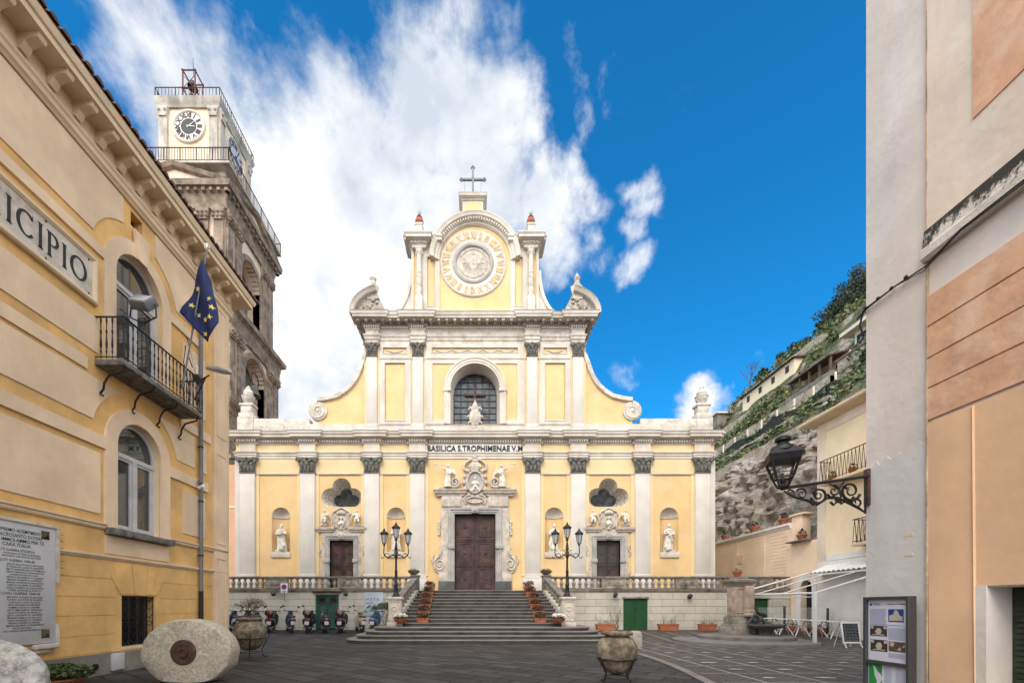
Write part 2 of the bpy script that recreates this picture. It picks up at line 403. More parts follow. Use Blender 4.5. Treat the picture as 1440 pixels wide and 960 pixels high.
W = bpy.data.worlds.new('World'); scene.world = W; W.use_nodes = True
nt = W.node_tree; N = nt.nodes; L = nt.links; bg = N['Background']
sk = N.new('ShaderNodeTexSky'); sk.sky_type = 'NISHITA'; sk.sun_disc = False; sk.sun_elevation = SUN_EL; sk.sun_rotation = SUN_AZ
sk.air_density = 1.0; sk.dust_density = .3; sk.ozone_density = 3
tn = N.new('ShaderNodeMix'); tn.data_type = 'RGBA'; tn.blend_type = 'MULTIPLY'; tn.inputs['Factor'].default_value = 1
tn.inputs['B'].default_value = (.11, 1.08, 1.55, 1)
L.new(sk.outputs[0], tn.inputs['A'])
tc = N.new('ShaderNodeTexCoord'); D = tc.outputs['Generated']
def noise_node(vec, scale, detail, rough, sc=(1, 1, 1), rot=(0, 0, 0), dist=0):
    mp = N.new('ShaderNodeMapping'); mp.inputs['Scale'].default_value = sc; mp.inputs['Rotation'].default_value = rot
    L.new(vec, mp.inputs['Vector'])
    n = N.new('ShaderNodeTexNoise'); n.inputs['Scale'].default_value = scale; n.inputs['Detail'].default_value = detail
    n.inputs['Roughness'].default_value = rough; n.inputs['Distortion'].default_value = dist
    L.new(mp.outputs[0], n.inputs['Vector']); return n
def math_node(op, a, b=None, c=None):
    n = N.new('ShaderNodeMath'); n.operation = op
    for i, q in enumerate((a, b, c)):
        if q is None: continue
        if isinstance(q, (int, float)): n.inputs[i].default_value = q
        else: L.new(q, n.inputs[i])
    return n.outputs[0]
nw = noise_node(D, 4.2, 6, .6)
wv = N.new('ShaderNodeVectorMath'); wv.operation = 'SUBTRACT'; L.new(nw.outputs['Color'], wv.inputs[0]); wv.inputs[1].default_value = (.5, .5, .5)
wm = N.new('ShaderNodeVectorMath'); wm.operation = 'MULTIPLY_ADD'; L.new(wv.outputs[0], wm.inputs[0]); wm.inputs[1].default_value = (.26, .26, .26); L.new(D, wm.inputs[2])
WD = wm.outputs[0]
# cloud banks: direction of each bank (as seen in the photograph), angular radius, strength
banks = [(440,400,.30,1.0),(535,250,.21,1.0),(600,180,.15,.9),(575,130,.08,.7),(640,330,.20,1.0),(690,150,.10,.7),(700,60,.06,.4),(480,540,.26,1.0),
         (350,280,.16,.8),(240,140,.15,.6),(170,70,.13,.6),(310,60,.05,.4),(90,20,.12,.42),(765,265,.11,.8),(758,350,.10,.75),(782,210,.07,.6),
         (900,245,.06,.42),(895,290,.05,.38),(870,400,.06,.42),(880,510,.06,.42),(975,575,.09,.9),(825,120,.06,.40),(808,45,.05,.40),(880,50,.05,.36),(865,335,.05,.40),(550,450,.2,1.0)]
acc = None
for (x, y, r, w) in banks:
    d = Vector(((x-CX)/F, 1, (CY-y)/F)).normalized()
    vd = N.new('ShaderNodeVectorMath'); vd.operation = 'DISTANCE'; L.new(WD, vd.inputs[0]); vd.inputs[1].default_value = d
    mr = N.new('ShaderNodeMapRange'); mr.interpolation_type = 'SMOOTHSTEP'
    mr.inputs['From Min'].default_value = 0; mr.inputs['From Max'].default_value = r*1.25; mr.inputs['To Min'].default_value = w; mr.inputs['To Max'].default_value = 0
    L.new(vd.outputs['Value'], mr.inputs['Value'])
    acc = mr.outputs[0] if acc is None else math_node('MAXIMUM', acc, mr.outputs[0])
# the rest of the sky (behind the camera) has broken cloud of its own
nb = noise_node(D, 2.2, 8, .6)
sy = N.new('ShaderNodeSeparateXYZ'); L.new(D, sy.inputs[0])
back = math_node('MULTIPLY', math_node('MULTIPLY', math_node('SUBTRACT', .45, sy.outputs['Y']), 3), nb.outputs['Fac'])
acc = math_node('MAXIMUM', acc, math_node('MINIMUM', back, .9))
nf = noise_node(D, 7, 14, .60, (1, 1, 1), (0, 0, 0), 0.25)       # fluff
ns = noise_node(D, 6, 10, .65, (2.0, 1, .7), (0, R(-38), 0), .5)     # streaks
mixn = math_node('ADD', math_node('MULTIPLY', nf.outputs['Fac'], .72), math_node('MULTIPLY', ns.outputs['Fac'], .28))
dens = math_node('ADD', acc, math_node('MULTIPLY', math_node('SUBTRACT', mixn, .5), 1.7))
dr = N.new('ShaderNodeMapRange'); dr.interpolation_type = 'SMOOTHSTEP'; dr.inputs['From Min'].default_value = .20; dr.inputs['From Max'].default_value = .70
L.new(dens, dr.inputs['Value'])
# cloud brightness: thick parts greyer / bluish
ng = noise_node(D, 3.4, 8, .6, (1, 1, 1.3))
cr = N.new('ShaderNodeValToRGB'); e = cr.color_ramp.elements
e[0].position = .36; e[0].color = (4.6, 5.1, 5.8, 1); e[1].position = .54; e[1].color = (7.6, 7.6, 7.6, 1)
L.new(ng.outputs['Fac'], cr.inputs['Fac'])
# unseen cloud behind the camera and to the sides, brightened as added fill light
bf = N.new('ShaderNodeMapRange'); bf.interpolation_type = 'SMOOTHSTEP'; bf.inputs['From Min'].default_value = .05; bf.inputs['From Max'].default_value = .5; bf.inputs['To Min'].default_value = 2.6; bf.inputs['To Max'].default_value = 1
L.new(sy.outputs['Y'], bf.inputs['Value'])
cb_ = N.new('ShaderNodeMix'); cb_.data_type = 'RGBA'; cb_.blend_type = 'MULTIPLY'; cb_.inputs['Factor'].default_value = 1; L.new(cr.outputs[0], cb_.inputs['A']); L.new(bf.outputs[0], cb_.inputs['B'])
mx = N.new('ShaderNodeMix'); mx.data_type = 'RGBA'; mx.clamp_factor = True
L.new(dr.outputs[0], mx.inputs['Factor']); L.new(tn.outputs['Result'], mx.inputs['A']); L.new(cb_.outputs['Result'], mx.inputs['B'])
L.new(mx.outputs['Result'], bg.inputs['Color']); bg.inputs['Strength'].default_value = .085

# ------------------------------------------------------------------ ground
def ground():
    m = MB()
    xs = [-300, -120, -60, -30, -20] + [-16+i for i in range(0, 34)] + [22, 30, 60, 120, 300]
    ys = [-300, -100, -40, -15, -5, 0] + [2+i*.8 for i in range(0, 27)] + [24, 30, 40, 70, 150, 400]
    vs = [(x, y, gz(y)) for y in ys for x in xs]; k = len(xs)
    m.add(vs, [(j*k+i, j*k+i+1, (j+1)*k+i+1, (j+1)*k+i) for j in range(len(ys)-1) for i in range(k-1)])
    g = brickmat('basalt_paving', (.042,.040,.040), (.014,.0135,.0135), (.004,.004,.004), .92, .46, .034, 'XY', rot=R(38), rough=.7, bump=1.0, noisec=.65, mrough=(.5,.95), dist=.11)
    o = m.build('ground', g, smooth=60); tag(o, kind='structure')
    # right-hand plaza : brown setts with a grid of white strips
    p = MB(); q = MB(); d = MB()
    def edge(y): return 4.55+.085*(y-8)+ .25*math.sin((y-8)*.45)
    ysl = [-4+i*.9 for i in range(0, 28)]
    ysl = [y for y in ysl if y < 21.9]+[21.95]
    p.cur = 0
    vs = []; fs = []
    for y in ysl:
        vs += [(edge(y), y, gz(y)+.004), (16.45, y, gz(y)+.004)]
    fs = [(2*i, 2*i+1, 2*i+3, 2*i+2) for i in range(len(ysl)-1)]
    p.add(vs, fs)
    pm = brickmat('plaza_setts', (.085,.066,.058), (.055,.045,.042), (.018,.016,.015), .24, .12, .012, 'XY', rot=R(3), rough=.75, bump=.9, noisec=.35, mrough=(.45,.8))
    tag(p.build('plaza', pm, smooth=60), kind='structure')
    e = MB()
    pr = [(-.16, 0), (-.16, .03), (.04, .03), (.04, 0)]
    e.sweep([(edge(y), y) for y in ysl], pr, lambda u, v, b: (u, v, b+gz(v)+.004))
    tag(e.build('plaza_edge', M['basalt'], smooth=60), kind='structure')
    # white strips
    def strip(x0, y0, x1, y1, w, z=.008):
        n = 12
        a = Vector((x0, y0)); b = Vector((x1, y1)); t = (b-a).normalized(); nn = Vector((-t.y, t.x))*w/2
        pts = [a+(b-a)*i/n for i in range(n+1)]
        vs = []
        for c in pts: vs += [(c.x-nn.x, c.y-nn.y, gz(c.y)+z), (c.x+nn.x, c.y+nn.y, gz(c.y)+z)]
        q.add(vs, [(2*i, 2*i+1, 2*i+3, 2*i+2) for i in range(n)])
    gx = [5.45+i*1.18 for i in range(9)]; gy = [2.3+i*1.2 for i in range(16)]
    for x in gx:
        x0 = x+.0; strip(x0+.02*8, 1, x0+.08*6, 21.2, .05)
    for y in gy: strip(edge(y)+.2, y, 16.0, y+.12, .045, .012)
    wm = mat('white_marble_strip', (.38,.365,.34), .6, .2, 6, stain=.5, stain_col=(.12,.1,.09), stain_scale=3)
    tag(q.build('plaza_marble_lines', wm, smooth=0), kind='structure')
    r2 = random.Random(4)
    for x in gx:
        for y in gy:
            cx = x+.06+.085*(y-8)*.25+.62; cy = y+.6
            if cx < edge(cy)+.35: continue
            k = 9; a0 = r2.uniform(0, 6)
            w = r2.uniform(.16, .26); h = r2.uniform(.08, .12)
            d.add([(cx+w*math.cos(a0+2*PI*i/k)*r2.uniform(.7, 1), cy+h*math.sin(a0+2*PI*i/k)*r2.uniform(.7, 1), gz(cy)+.016) for i in range(k)], [tuple(range(k))])
    tag(d.build('plaza_marble_insets', wm, smooth=0), kind='structure')
ground()

# ------------------------------------------------------------------ basilica
YF = 24.
church = thing('basilica', (0, YF, 2.34), 'white and yellow baroque basilica with clock gable, scrolled sides and brown central door', 'church')
LC = [-12.74, -9.38, -5.78, -3.23, 3.23, 5.78, 9.38, 12.74]     # lower pilaster centres
UC = [-5.78, -3.2, 3.2, 5.78]

def trefoil(cx, z0, k=1., n=60):
    circ = [(0, 1.12, .53), (-.62, .56, .53), (.62, .56, .53)]
    pts = []
    for i in range(n):
        t = 2*PI*i/n; dx, dz = math.cos(t), math.sin(t); ox, oz = 0, .62; best = 0
        for (a, b, r) in circ:
            px, pz = ox-a, oz-b; B = px*dx+pz*dz; Cc = px*px+pz*pz-r*r; D_ = B*B-Cc
            if D_ > 0: best = max(best, -B+math.sqrt(D_))
        if dz < -.02: # flat foot
            tt = (.03-oz)/dz
            if abs(ox+dx*tt) < .62: best = max(best, tt)
            best = min(best, tt)
        pts.append((cx+best*dx*k, z0+(oz+best*dz-.7)*k+.7))
    return pts

NI = [-10.92, -4.45, 4.45, 10.92]
def facade():
    m = MB()
    # lower wall with door, portal, trefoil and niche openings
    out = [(-13.4, 2.3), (-8.15, 2.3), (-8.15, 5.2), (-6.83, 5.2), (-6.83, 2.3), (-1.15, 2.3), (-1.15, 6.68), (1.15, 6.68), (1.15, 2.3),
           (6.83, 2.3), (6.83, 5.2), (8.15, 5.2), (8.15, 2.3), (13.4, 2.3), (13.4, 11.0), (-13.4, 11.0)]
    holes = [trefoil(-7.5, 7.05), trefoil(7.5, 7.05)] + [arched(x, .52, 4.54, 6.54, 14) for x in NI]
    m.plate(out, holes, 0, -.35, XZ(YF))
    # upper wall with window
    up = [(-6.08, 11.0), (6.08, 11.0), (6.08, 17.45), (-6.08, 17.45)]
    m.plate(up, [arched(0, 1.38, 11.75, 13.73, 20)], 0, -.35, XZ(YF))
    # gable block under the round arch
    g = [(-3.56, 17.45), (3.56, 17.45), (3.56, 21.9), (2.33, 21.9)] + arc(0, 20.9, 2.5, 24, 156, 24) + [(-2.33, 21.9), (-3.56, 21.9)]
    m.plate(g, [], 0, -.9, XZ(YF))
    m.build('facade_wall', M['yellow'], church)
    # nave and aisles behind
    b = MB()
    b.box(-13.2, 13.2, YF+1.6, YF+38, 2.3, 10.9)
    b.box(-5.95, 5.95, YF+1.6, YF+38, 10.9, 16.8)
    for s in (-1, 1):
        b.box(s*13.4-.12, s*13.4+.12, YF+.352, YF+1.6, 2.3, 11)
        b.box(s*6.0-.08, s*6.0+.08, YF+.352, YF+1.6, 11, 17.4)
    b.build('side_wall', M['pale_yellow'], church)
    r = MB()
    r.add([(-6.1, YF+1.2, 16.8), (6.1, YF+1.2, 16.8), (0, YF+1.2, 17.7), (-6.1, YF+38, 16.8), (6.1, YF+38, 16.8), (0, YF+38, 17.7)], [(0,1,2), (3,5,4), (0,2,5,3), (1,4,5,2), (0,3,4,1)])
    r.box(-13.5, 13.5, YF+.4, YF+38.2, 10.9, 11.08)
    r.build('roof', M['tile'], church)
    # black interior behind openings so that doors and windows close on something
    # reveals: trefoil funnels
    for i, s in enumerate((-1, 1)):
        f = MB(); n = 60
        a = trefoil(s*7.5, 7.05); c = trefoil(s*7.5, 7.05, .64)
        vs = [(p[0], YF+.02, p[1]) for p in a] + [(p[0], YF+.95, p[1]) for p in c]
        f.add(vs, [(j, (j+1) % n, n+(j+1) % n, n+j) for j in range(n)])
        w = f.build('trefoil_window', M['white'], church, smooth=25)
        gl = MB(); gl.plate(c, [], 0, -.03, XZ(YF+.93)); gl.build('pane', M['leaded'], w)
        gr = MB()
        def inside(x, z, P=a):
            k = False; j = len(P)-1
            for q in range(len(P)):
                if (P[q][1] > z) != (P[j][1] > z) and x < (P[j][0]-P[q][0])*(z-P[q][1])/(P[j][1]-P[q][1])+P[q][0]: k = not k
                j = q
            return k
        cx = s*7.5
        def seg(fn, t0, t1, n=60):
            run = []
            for t in range(n+1):
                u = t0+(t1-t0)*t/n; p = fn(u)
                if inside(*p): run.append((p[0], YF+.10, p[1]))
                else:
                    if len(run) > 1: gr.tube(run, .008, 4)
                    run = []
            if len(run) > 1: gr.tube(run, .008, 4)
        for (ox, oz) in ((0, 8.17), (-.62, 7.61), (.62, 7.61)):
            for rr in (.17, .34): seg(lambda t: (cx+ox+rr*math.cos(t), oz+rr*math.sin(t)), 0, 2*PI)
            for k2 in range(10): seg(lambda t: (cx+ox+t*math.cos(k2*PI/5), oz+t*math.sin(k2*PI/5)), .08, .53, 20)
        for dx in (-.24, -.08, .08, .24): seg(lambda t: (cx+dx, t), 7.05, 7.75)
        gr.build('grille', M['iron'], w)
    # niches: half-round back, plain head
    for x in NI:
        nb_ = MB(); nb_.lathe([(.52, 4.54), (.52, 6.54)], x, YF+.0, 0, n=16, sy=.75, a0=0, a1=PI)
        nb_.add([(x-.52, YF, 4.54), (x+.52, YF, 4.54)]+[(x+.52*math.cos(t*PI/12), YF+.39*math.sin(t*PI/12), 4.54) for t in range(1, 12)], [(0, 1)+tuple(range(2, 13))])
        o = nb_.build('niche', M['yellow'], church, recalc=False)
        d = MB(); vs = []; fs = []; n = 16; k = 8
        for a_ in range(k+1):
            for b_ in range(n+1):
                el = PI/2*a_/k; az = PI*b_/n
                vs.append((x+.52*math.cos(az)*math.cos(el), YF+.39*math.sin(az)*math.cos(el), 6.54+.52*math.sin(el)))
        fs = [(a_*(n+1)+b_, a_*(n+1)+b_+1, (a_+1)*(n+1)+b_+1, (a_+1)*(n+1)+b_) for a_ in range(k) for b_ in range(n)]
        d.add(vs, fs)
        d.sweep([(x+.50*math.cos(PI-PI*t/14), YF+.37*math.sin(PI-PI*t/14)) for t in range(15)], [(0, 6.50), (.03, 6.50), (.03, 6.55), (0, 6.56)], PLAN)
        d.build('niche_head', M['white'], o, recalc=False)
        sl = MB(); sl.rbox(x-.53, x+.53, YF-.09, YF+.2, 4.24, 4.545, .012); sl.build('niche_sill', M['white'], o)
facade()

def jogpath(cs, hw, d, x0, x1, yb=None, base=YF):
    p = []
    if yb: p.append((x0, yb))
    p.append((x0, base))
    for c in cs:
        a, b = c-hw, c+hw
        if a <= x0+.02:
            p[-1] = (x0, base-d)
            if yb: p[-2] = (x0, yb)
        else: p += [(a, base), (a, base-d)]
        if b >= x1-.02: p += [(x1, base-d)]
        else: p += [(b, base-d), (b, base)]
    if cs[-1]+hw < x1-.02: p.append((x1, base))
    if yb: p.append((x1, yb))
    return p

def pilasters():
    proto = None
    def capital(w, h, par, cx, y0, z0, mt):
        c = MB(); d = .14
        c.lathe([(w*.70, 0), (w*.72, h*.4), (w*.80, h*.75), (w*.92, h*.86)], 0, 0, 0, 4, sx=1, sy=.45, M=Matrix.Translation((cx, y0, z0)) @ Matrix.Diagonal((1, 1, 1, 1)) @ Matrix.Rotation(PI/4, 4, 'Z'))
        c.v = []; c.f = []; c.m = []
        # bell
        vs = []
        for (k, hh) in ((1., 0), (1.0, .35), (1.08, .7), (1.22, .88)):
            vs += [(cx-w*k, y0, z0+h*hh), (cx+w*k, y0, z0+h*hh), (cx+w*k, y0-d*k*k, z0+h*hh), (cx-w*k, y0-d*k*k, z0+h*hh)]
        c.add(vs, [(4*i+j, 4*i+(j+1) % 4, 4*i+4+(j+1) % 4, 4*i+4+j) for i in range(3) for j in range(4)]+[(0, 1, 2, 3), (12, 15, 14, 13)])
        # abacus with a dip in the middle
        ab = [(-1.42*w, .3*w), (-1.42*w, -.55*w+.0), (-1.2*w, -.6*w), (-.5*w, -.36*w), (0, -.32*w), (.5*w, -.36*w), (1.2*w, -.6*w), (1.42*w, -.55*w), (1.42*w, .3*w)]
        c.plate([(cx+a, y0-.04+b*.7-.03) for a, b in ab], [], z0+h*.88, z0+h*1.0, PLAN)
        c.add([], [])
        c.sph(cx, y0-d-.07, z0+h*.93, w*.17, w*.14, h*.09, 8)
        for s in (-1, 1):      # corner volutes and little inner ones
            c.tube([(cx+s*w*1.16+w*.26*math.cos(t*.55)*(1-t/16)*s, y0-d-.08, z0+h*.74+w*.26*math.sin(t*.55)*(1-t/16)) for t in range(14)], [.035]*9+[.03]*5, 6)
            c.cyl((cx+s*w*1.16, y0-d-.02, z0+h*.74), (cx+s*w*1.16, y0-d-.11, z0+h*.74), w*.14, n=8)
            c.tube([(cx+s*w*.12, y0-d-.03, z0+h*.5), (cx+s*w*.3, y0-d-.06, z0+h*.72), (cx+s*w*.85, y0-d-.07, z0+h*.84)], [.03, .035, .03], 5)
            c.tube([(cx+s*w*.36+w*.12*math.cos(t*.6), y0-d-.06, z0+h*.74+w*.12*math.sin(t*.6)) for t in range(9)], .022, 5)
        for row, (zz, n_, sz) in enumerate(((.06, 4, .30), (.32, 3, .30))):       # acanthus rows
            for i in range(n_):
                a = (i-(n_-1)/2)*2*w/n_*.98
                k = 1+row*.04
                c.tube([(cx+a, y0-d, z0+h*zz), (cx+a*k, y0-d-.035, z0+h*(zz+.14)), (cx+a*k, y0-d-.09, z0+h*(zz+sz-.03)), (cx+a*k, y0-d-.12, z0+h*(zz+sz-.09))], [w*.20, w*.24, w*.17, w*.06], 6)
        c.rbox(cx-w*1.04, cx+w*1.04, y0-d-.03, y0, z0-.05, z0+.02, .008)
        c.build('capital', mt, par)
    for c in LC:
        end = abs(c) > 12
        e = MB()       # pale backing strip
        e.box(c-.62, c+.62 if not (end and c > 0) else 13.42, YF-.045, YF, 3.2, 9.74)
        if end and c < 0: e.box(-13.42, c, YF-.043, YF, 3.2, 9.74)
        e.build('backing_strip', M['pale_yellow'], church)
        p = MB()
        p.rbox(c-.41, c+.41, YF-.16, YF, 3.30, 8.99, .012)
        p.rbox(c-.45, c+.45, YF-.19, YF, 3.18, 3.30, .02)
        p.rbox(c-.49, c+.49, YF-.22, YF, 3.04, 3.18, .03)
        p.rbox(c-.56, c+.56, YF-.25, YF, 2.34, 3.04, .012)
        o = p.build('pilaster', M['shaft'], church)
        capital(.42, .80, o, c, YF-.05, 9.0, M['capstone'])
    for c in UC:
        p = MB()
        p.rbox(c-.29, c+.29, YF-.14, YF, 11.7, 15.52, .012)
        p.rbox(c-.33, c+.33, YF-.17, YF, 11.45, 11.7, .02)
        p.rbox(c-.37, c+.37, YF-.20, YF, 11.0, 11.45, .02)
        o = p.build('pilaster', M['shaft'], church)
        capital(.31, .70, o, c, YF-.03, 15.52, M['capstone'])
        e = MB(); e.box(c-.44, c+.44, YF-.04, YF, 11.4, 16.2); e.build('backing_strip', M['pale_yellow'], church)
    # end returns of the lower storey
    for s in (-1, 1):
        e = MB(); e.box(min(s*13.20, s*13.47), max(s*13.20, s*13.47), YF-.07, YF+.8, 2.34, 9.74); e.build('corner_strip', M['shaft'], church)
pilasters()

def entablatures():
    # lower: architrave, frieze, cornice
    w = MB()
    w.sweep(jogpath(LC, .47, .14, -13.42, 13.42, YF+2), [(-.3, 9.78), (.05, 9.78), (.05, 9.92), (.08, 9.93), (.08, 10.05), (.13, 10.07), (.14, 10.14), (-.3, 10.15)], PLAN)
    w.build('architrave', M['white'], church)
    f = MB(); f.sweep(jogpath(LC, .43, .14, -13.42, 13.42, YF+2), [(-.3, 10.15), (.02, 10.15), (.02, 10.6), (-.3, 10.6)], PLAN)
    f.build('frieze', M['pale_yellow'], church)
    for c in LC:
        b = MB(); b.box(c-.40, c+.40, YF-.165, YF-.1, 10.15, 10.6); b.build('frieze_block', M['white'], church)
    c_ = MB()
    c_.sweep(jogpath(LC, .50, .14, -13.42, 13.42, YF+2), [(-.3, 10.58), (.06, 10.58), (.08, 10.64), (.10, 10.64), (.10, 10.80), (.17, 10.83), (.20, 10.86), (.36, 10.88), (.36, 11.0), (.40, 11.02), (.44, 11.10), (.44, 11.16), (-.3, 11.24)], PLAN)
    d = MB()
    n = 196
    for i in range(n):
        x = -13.35+26.7*i/(n-1)
        j = .14 if min(abs(x-c) for c in LC) < .52 else 0
        d.box(x-.042, x+.042, YF-.17-j, YF-.09-j, 10.66, 10.795)
    for s in (-1, 1):
        for i in range(12):
            y = YF+.1+i*.137; d.box(min(s*13.5, s*13.59), max(s*13.5, s*13.59), y-.042, y+.042, 10.66, 10.795)
    o = c_.build('main_cornice', M['white'], church)
    bk = MB(); bk.sweep(jogpath(LC, .50, .14, -13.42, 13.42, YF+2), [(.0, 10.645), (.104, 10.645), (.104, 10.80), (.0, 10.80)], PLAN); bk.build('dentil_bed', M['gap_shade'], o)  # dark strip paints shade into the gaps between dentils
    d.build('dentils', M['white'], o)
    le = MB(); le.sweep(jogpath(LC, .50, .14, -13.42, 13.42, YF+2), [(-.25, 11.243), (.455, 11.163), (.455, 11.19), (-.25, 11.28)], PLAN); le.build('lead_flashing', M['lead'], o)
    # string course under capitals and pale field above it
    for i in range(7):
        a, b = LC[i]+.62, LC[i+1]-.62
        if i == 3: continue
        s_ = MB(); s_.box(a, b, YF-.022, YF, 8.93, 9.78); s_.build('pale_field', M['pale_yellow'], church)
        t = MB(); t.sweep([(a-.2, YF-.02), (b+.2, YF-.02)], [(0, 8.87), (.05, 8.88), (.07, 8.93), (.0, 8.95)], PLAN); t.build('string_course', M['white'], church)
    # name band
    t = MB(); t.box(-2.80, 2.80, YF-.055, YF-.02, 10.16, 10.575); nb2 = t.build('name_band', M['plainwhite'], church)
    vs, fs = text_geo('BASILICA S.TROPHIMENAE V.M', .50, .05, 1.04, word=.75, offset=.012)
    k = 5.34/text_w(vs); x0 = min(v.x for v in vs)
    t = MB(); t.add([(-2.67+(v.x-x0)*k, YF-.075-v.z, 10.19+v.y*.90) for v in vs], fs); t.build('name_lettering', M['letter'], nb2, smooth=0)
    # parapet over the side bays
    for s in (-1, 1):
        p = MB(); x = sorted((s*9.3, s*13.35)); p.rbox(x[0], x[1], YF-.02, YF+.5, 11.1, 12.05, .03)
        x = sorted((s*12.45, s*13.35)); p.rbox(x[0], x[1], YF-.08, YF+.55, 11.1, 12.12, .03)
        p.build('parapet', M['worn_white'], church)
    p = MB(); p.box(-9.3, 9.3, YF-.06, YF+.4, 11.0, 11.72); p.build('attic_band', M['white'], church)
    # upper entablature
    J = jogpath(UC, .36, .12, -6.1, 6.1, YF+2)
    w = MB(); w.sweep(J, [(-.3, 16.2), (.04, 16.2), (.04, 16.38), (.08, 16.4), (.08, 16.52), (.14, 16.6), (.14, 16.65), (-.3, 16.66), ], PLAN)
    w.sweep(J, [(-.3, 16.66), (.03, 16.66), (.03, 16.97), (-.3, 16.97)], PLAN); w.build('upper_architrave', M['worn_white'], church)
    c2 = MB(); c2.sweep(J, [(-.3, 16.94), (.06, 16.94), (.10, 17.0), (.12, 17.14), (.18, 17.16), (.20, 17.32), (.60, 17.33), (.60, 17.42), (.64, 17.45), (.68, 17.56), (.68, 17.6), (-.3, 17.68)], PLAN)
    o = c2.build('upper_cornice', M['white'], church)
    d = MB()
    for i in range(30):
        x = -6.45+12.9*i/29; j = .12 if min(abs(x-c) for c in UC) < .38 else 0
        d = MB(); d.box(x-.075, x+.075, YF-.56, YF-.15, 17.19, 17.325); d.build('modillion', M['weathered'], o)
    for s in (-1, 1):
        for i in range(5):
            y = YF+.1+i*.44; x = sorted((s*6.2, s*6.66)); d = MB(); d.box(x[0], x[1], y-.075, y+.075, 17.19, 17.325); d.build('modillion', M['weathered'], o)
    d = MB()
    for i in range(100):
        x = -6.15+12.3*i/99; j = .12 if min(abs(x-c) for c in UC) < .38 else 0
        d.box(x-.035, x+.035, YF-.17-j, YF-.09-j, 17.01, 17.12)
    d.build('dentils', M['white'], o)
    bk = MB(); bk.sweep(J, [(.0, 17.005), (.124, 17.005), (.124, 17.13), (.0, 17.13)], PLAN); bk.build('dentil_bed', M['gap_shade'], o)
    bk = MB(); bk.sweep(J, [(.0, 17.165), (.204, 17.165), (.204, 17.315), (.0, 17.315)], PLAN); bk.build('modillion_bed', M['gap_shade'], o)  # shade between the modillions, painted as a dark strip
    le = MB(); le.sweep(J, [(-.2, 17.683), (.70, 17.603), (.70, 17.625), (-.2, 17.70)], PLAN); le.build('lead_flashing', M['lead'], o)
entablatures()

def frame(m, x0, x1, z0, z1, w=.1, d=.04, Y=YF, mp=None):
    mp = mp or XZ(Y)
    m.sweep([(x0, z0), (x0, z1), (x1, z1), (x1, z0)], [(0, 0), (0, d*.6), (-w*.3, d), (-w, d), (-w, 0)], mp, closed=True)

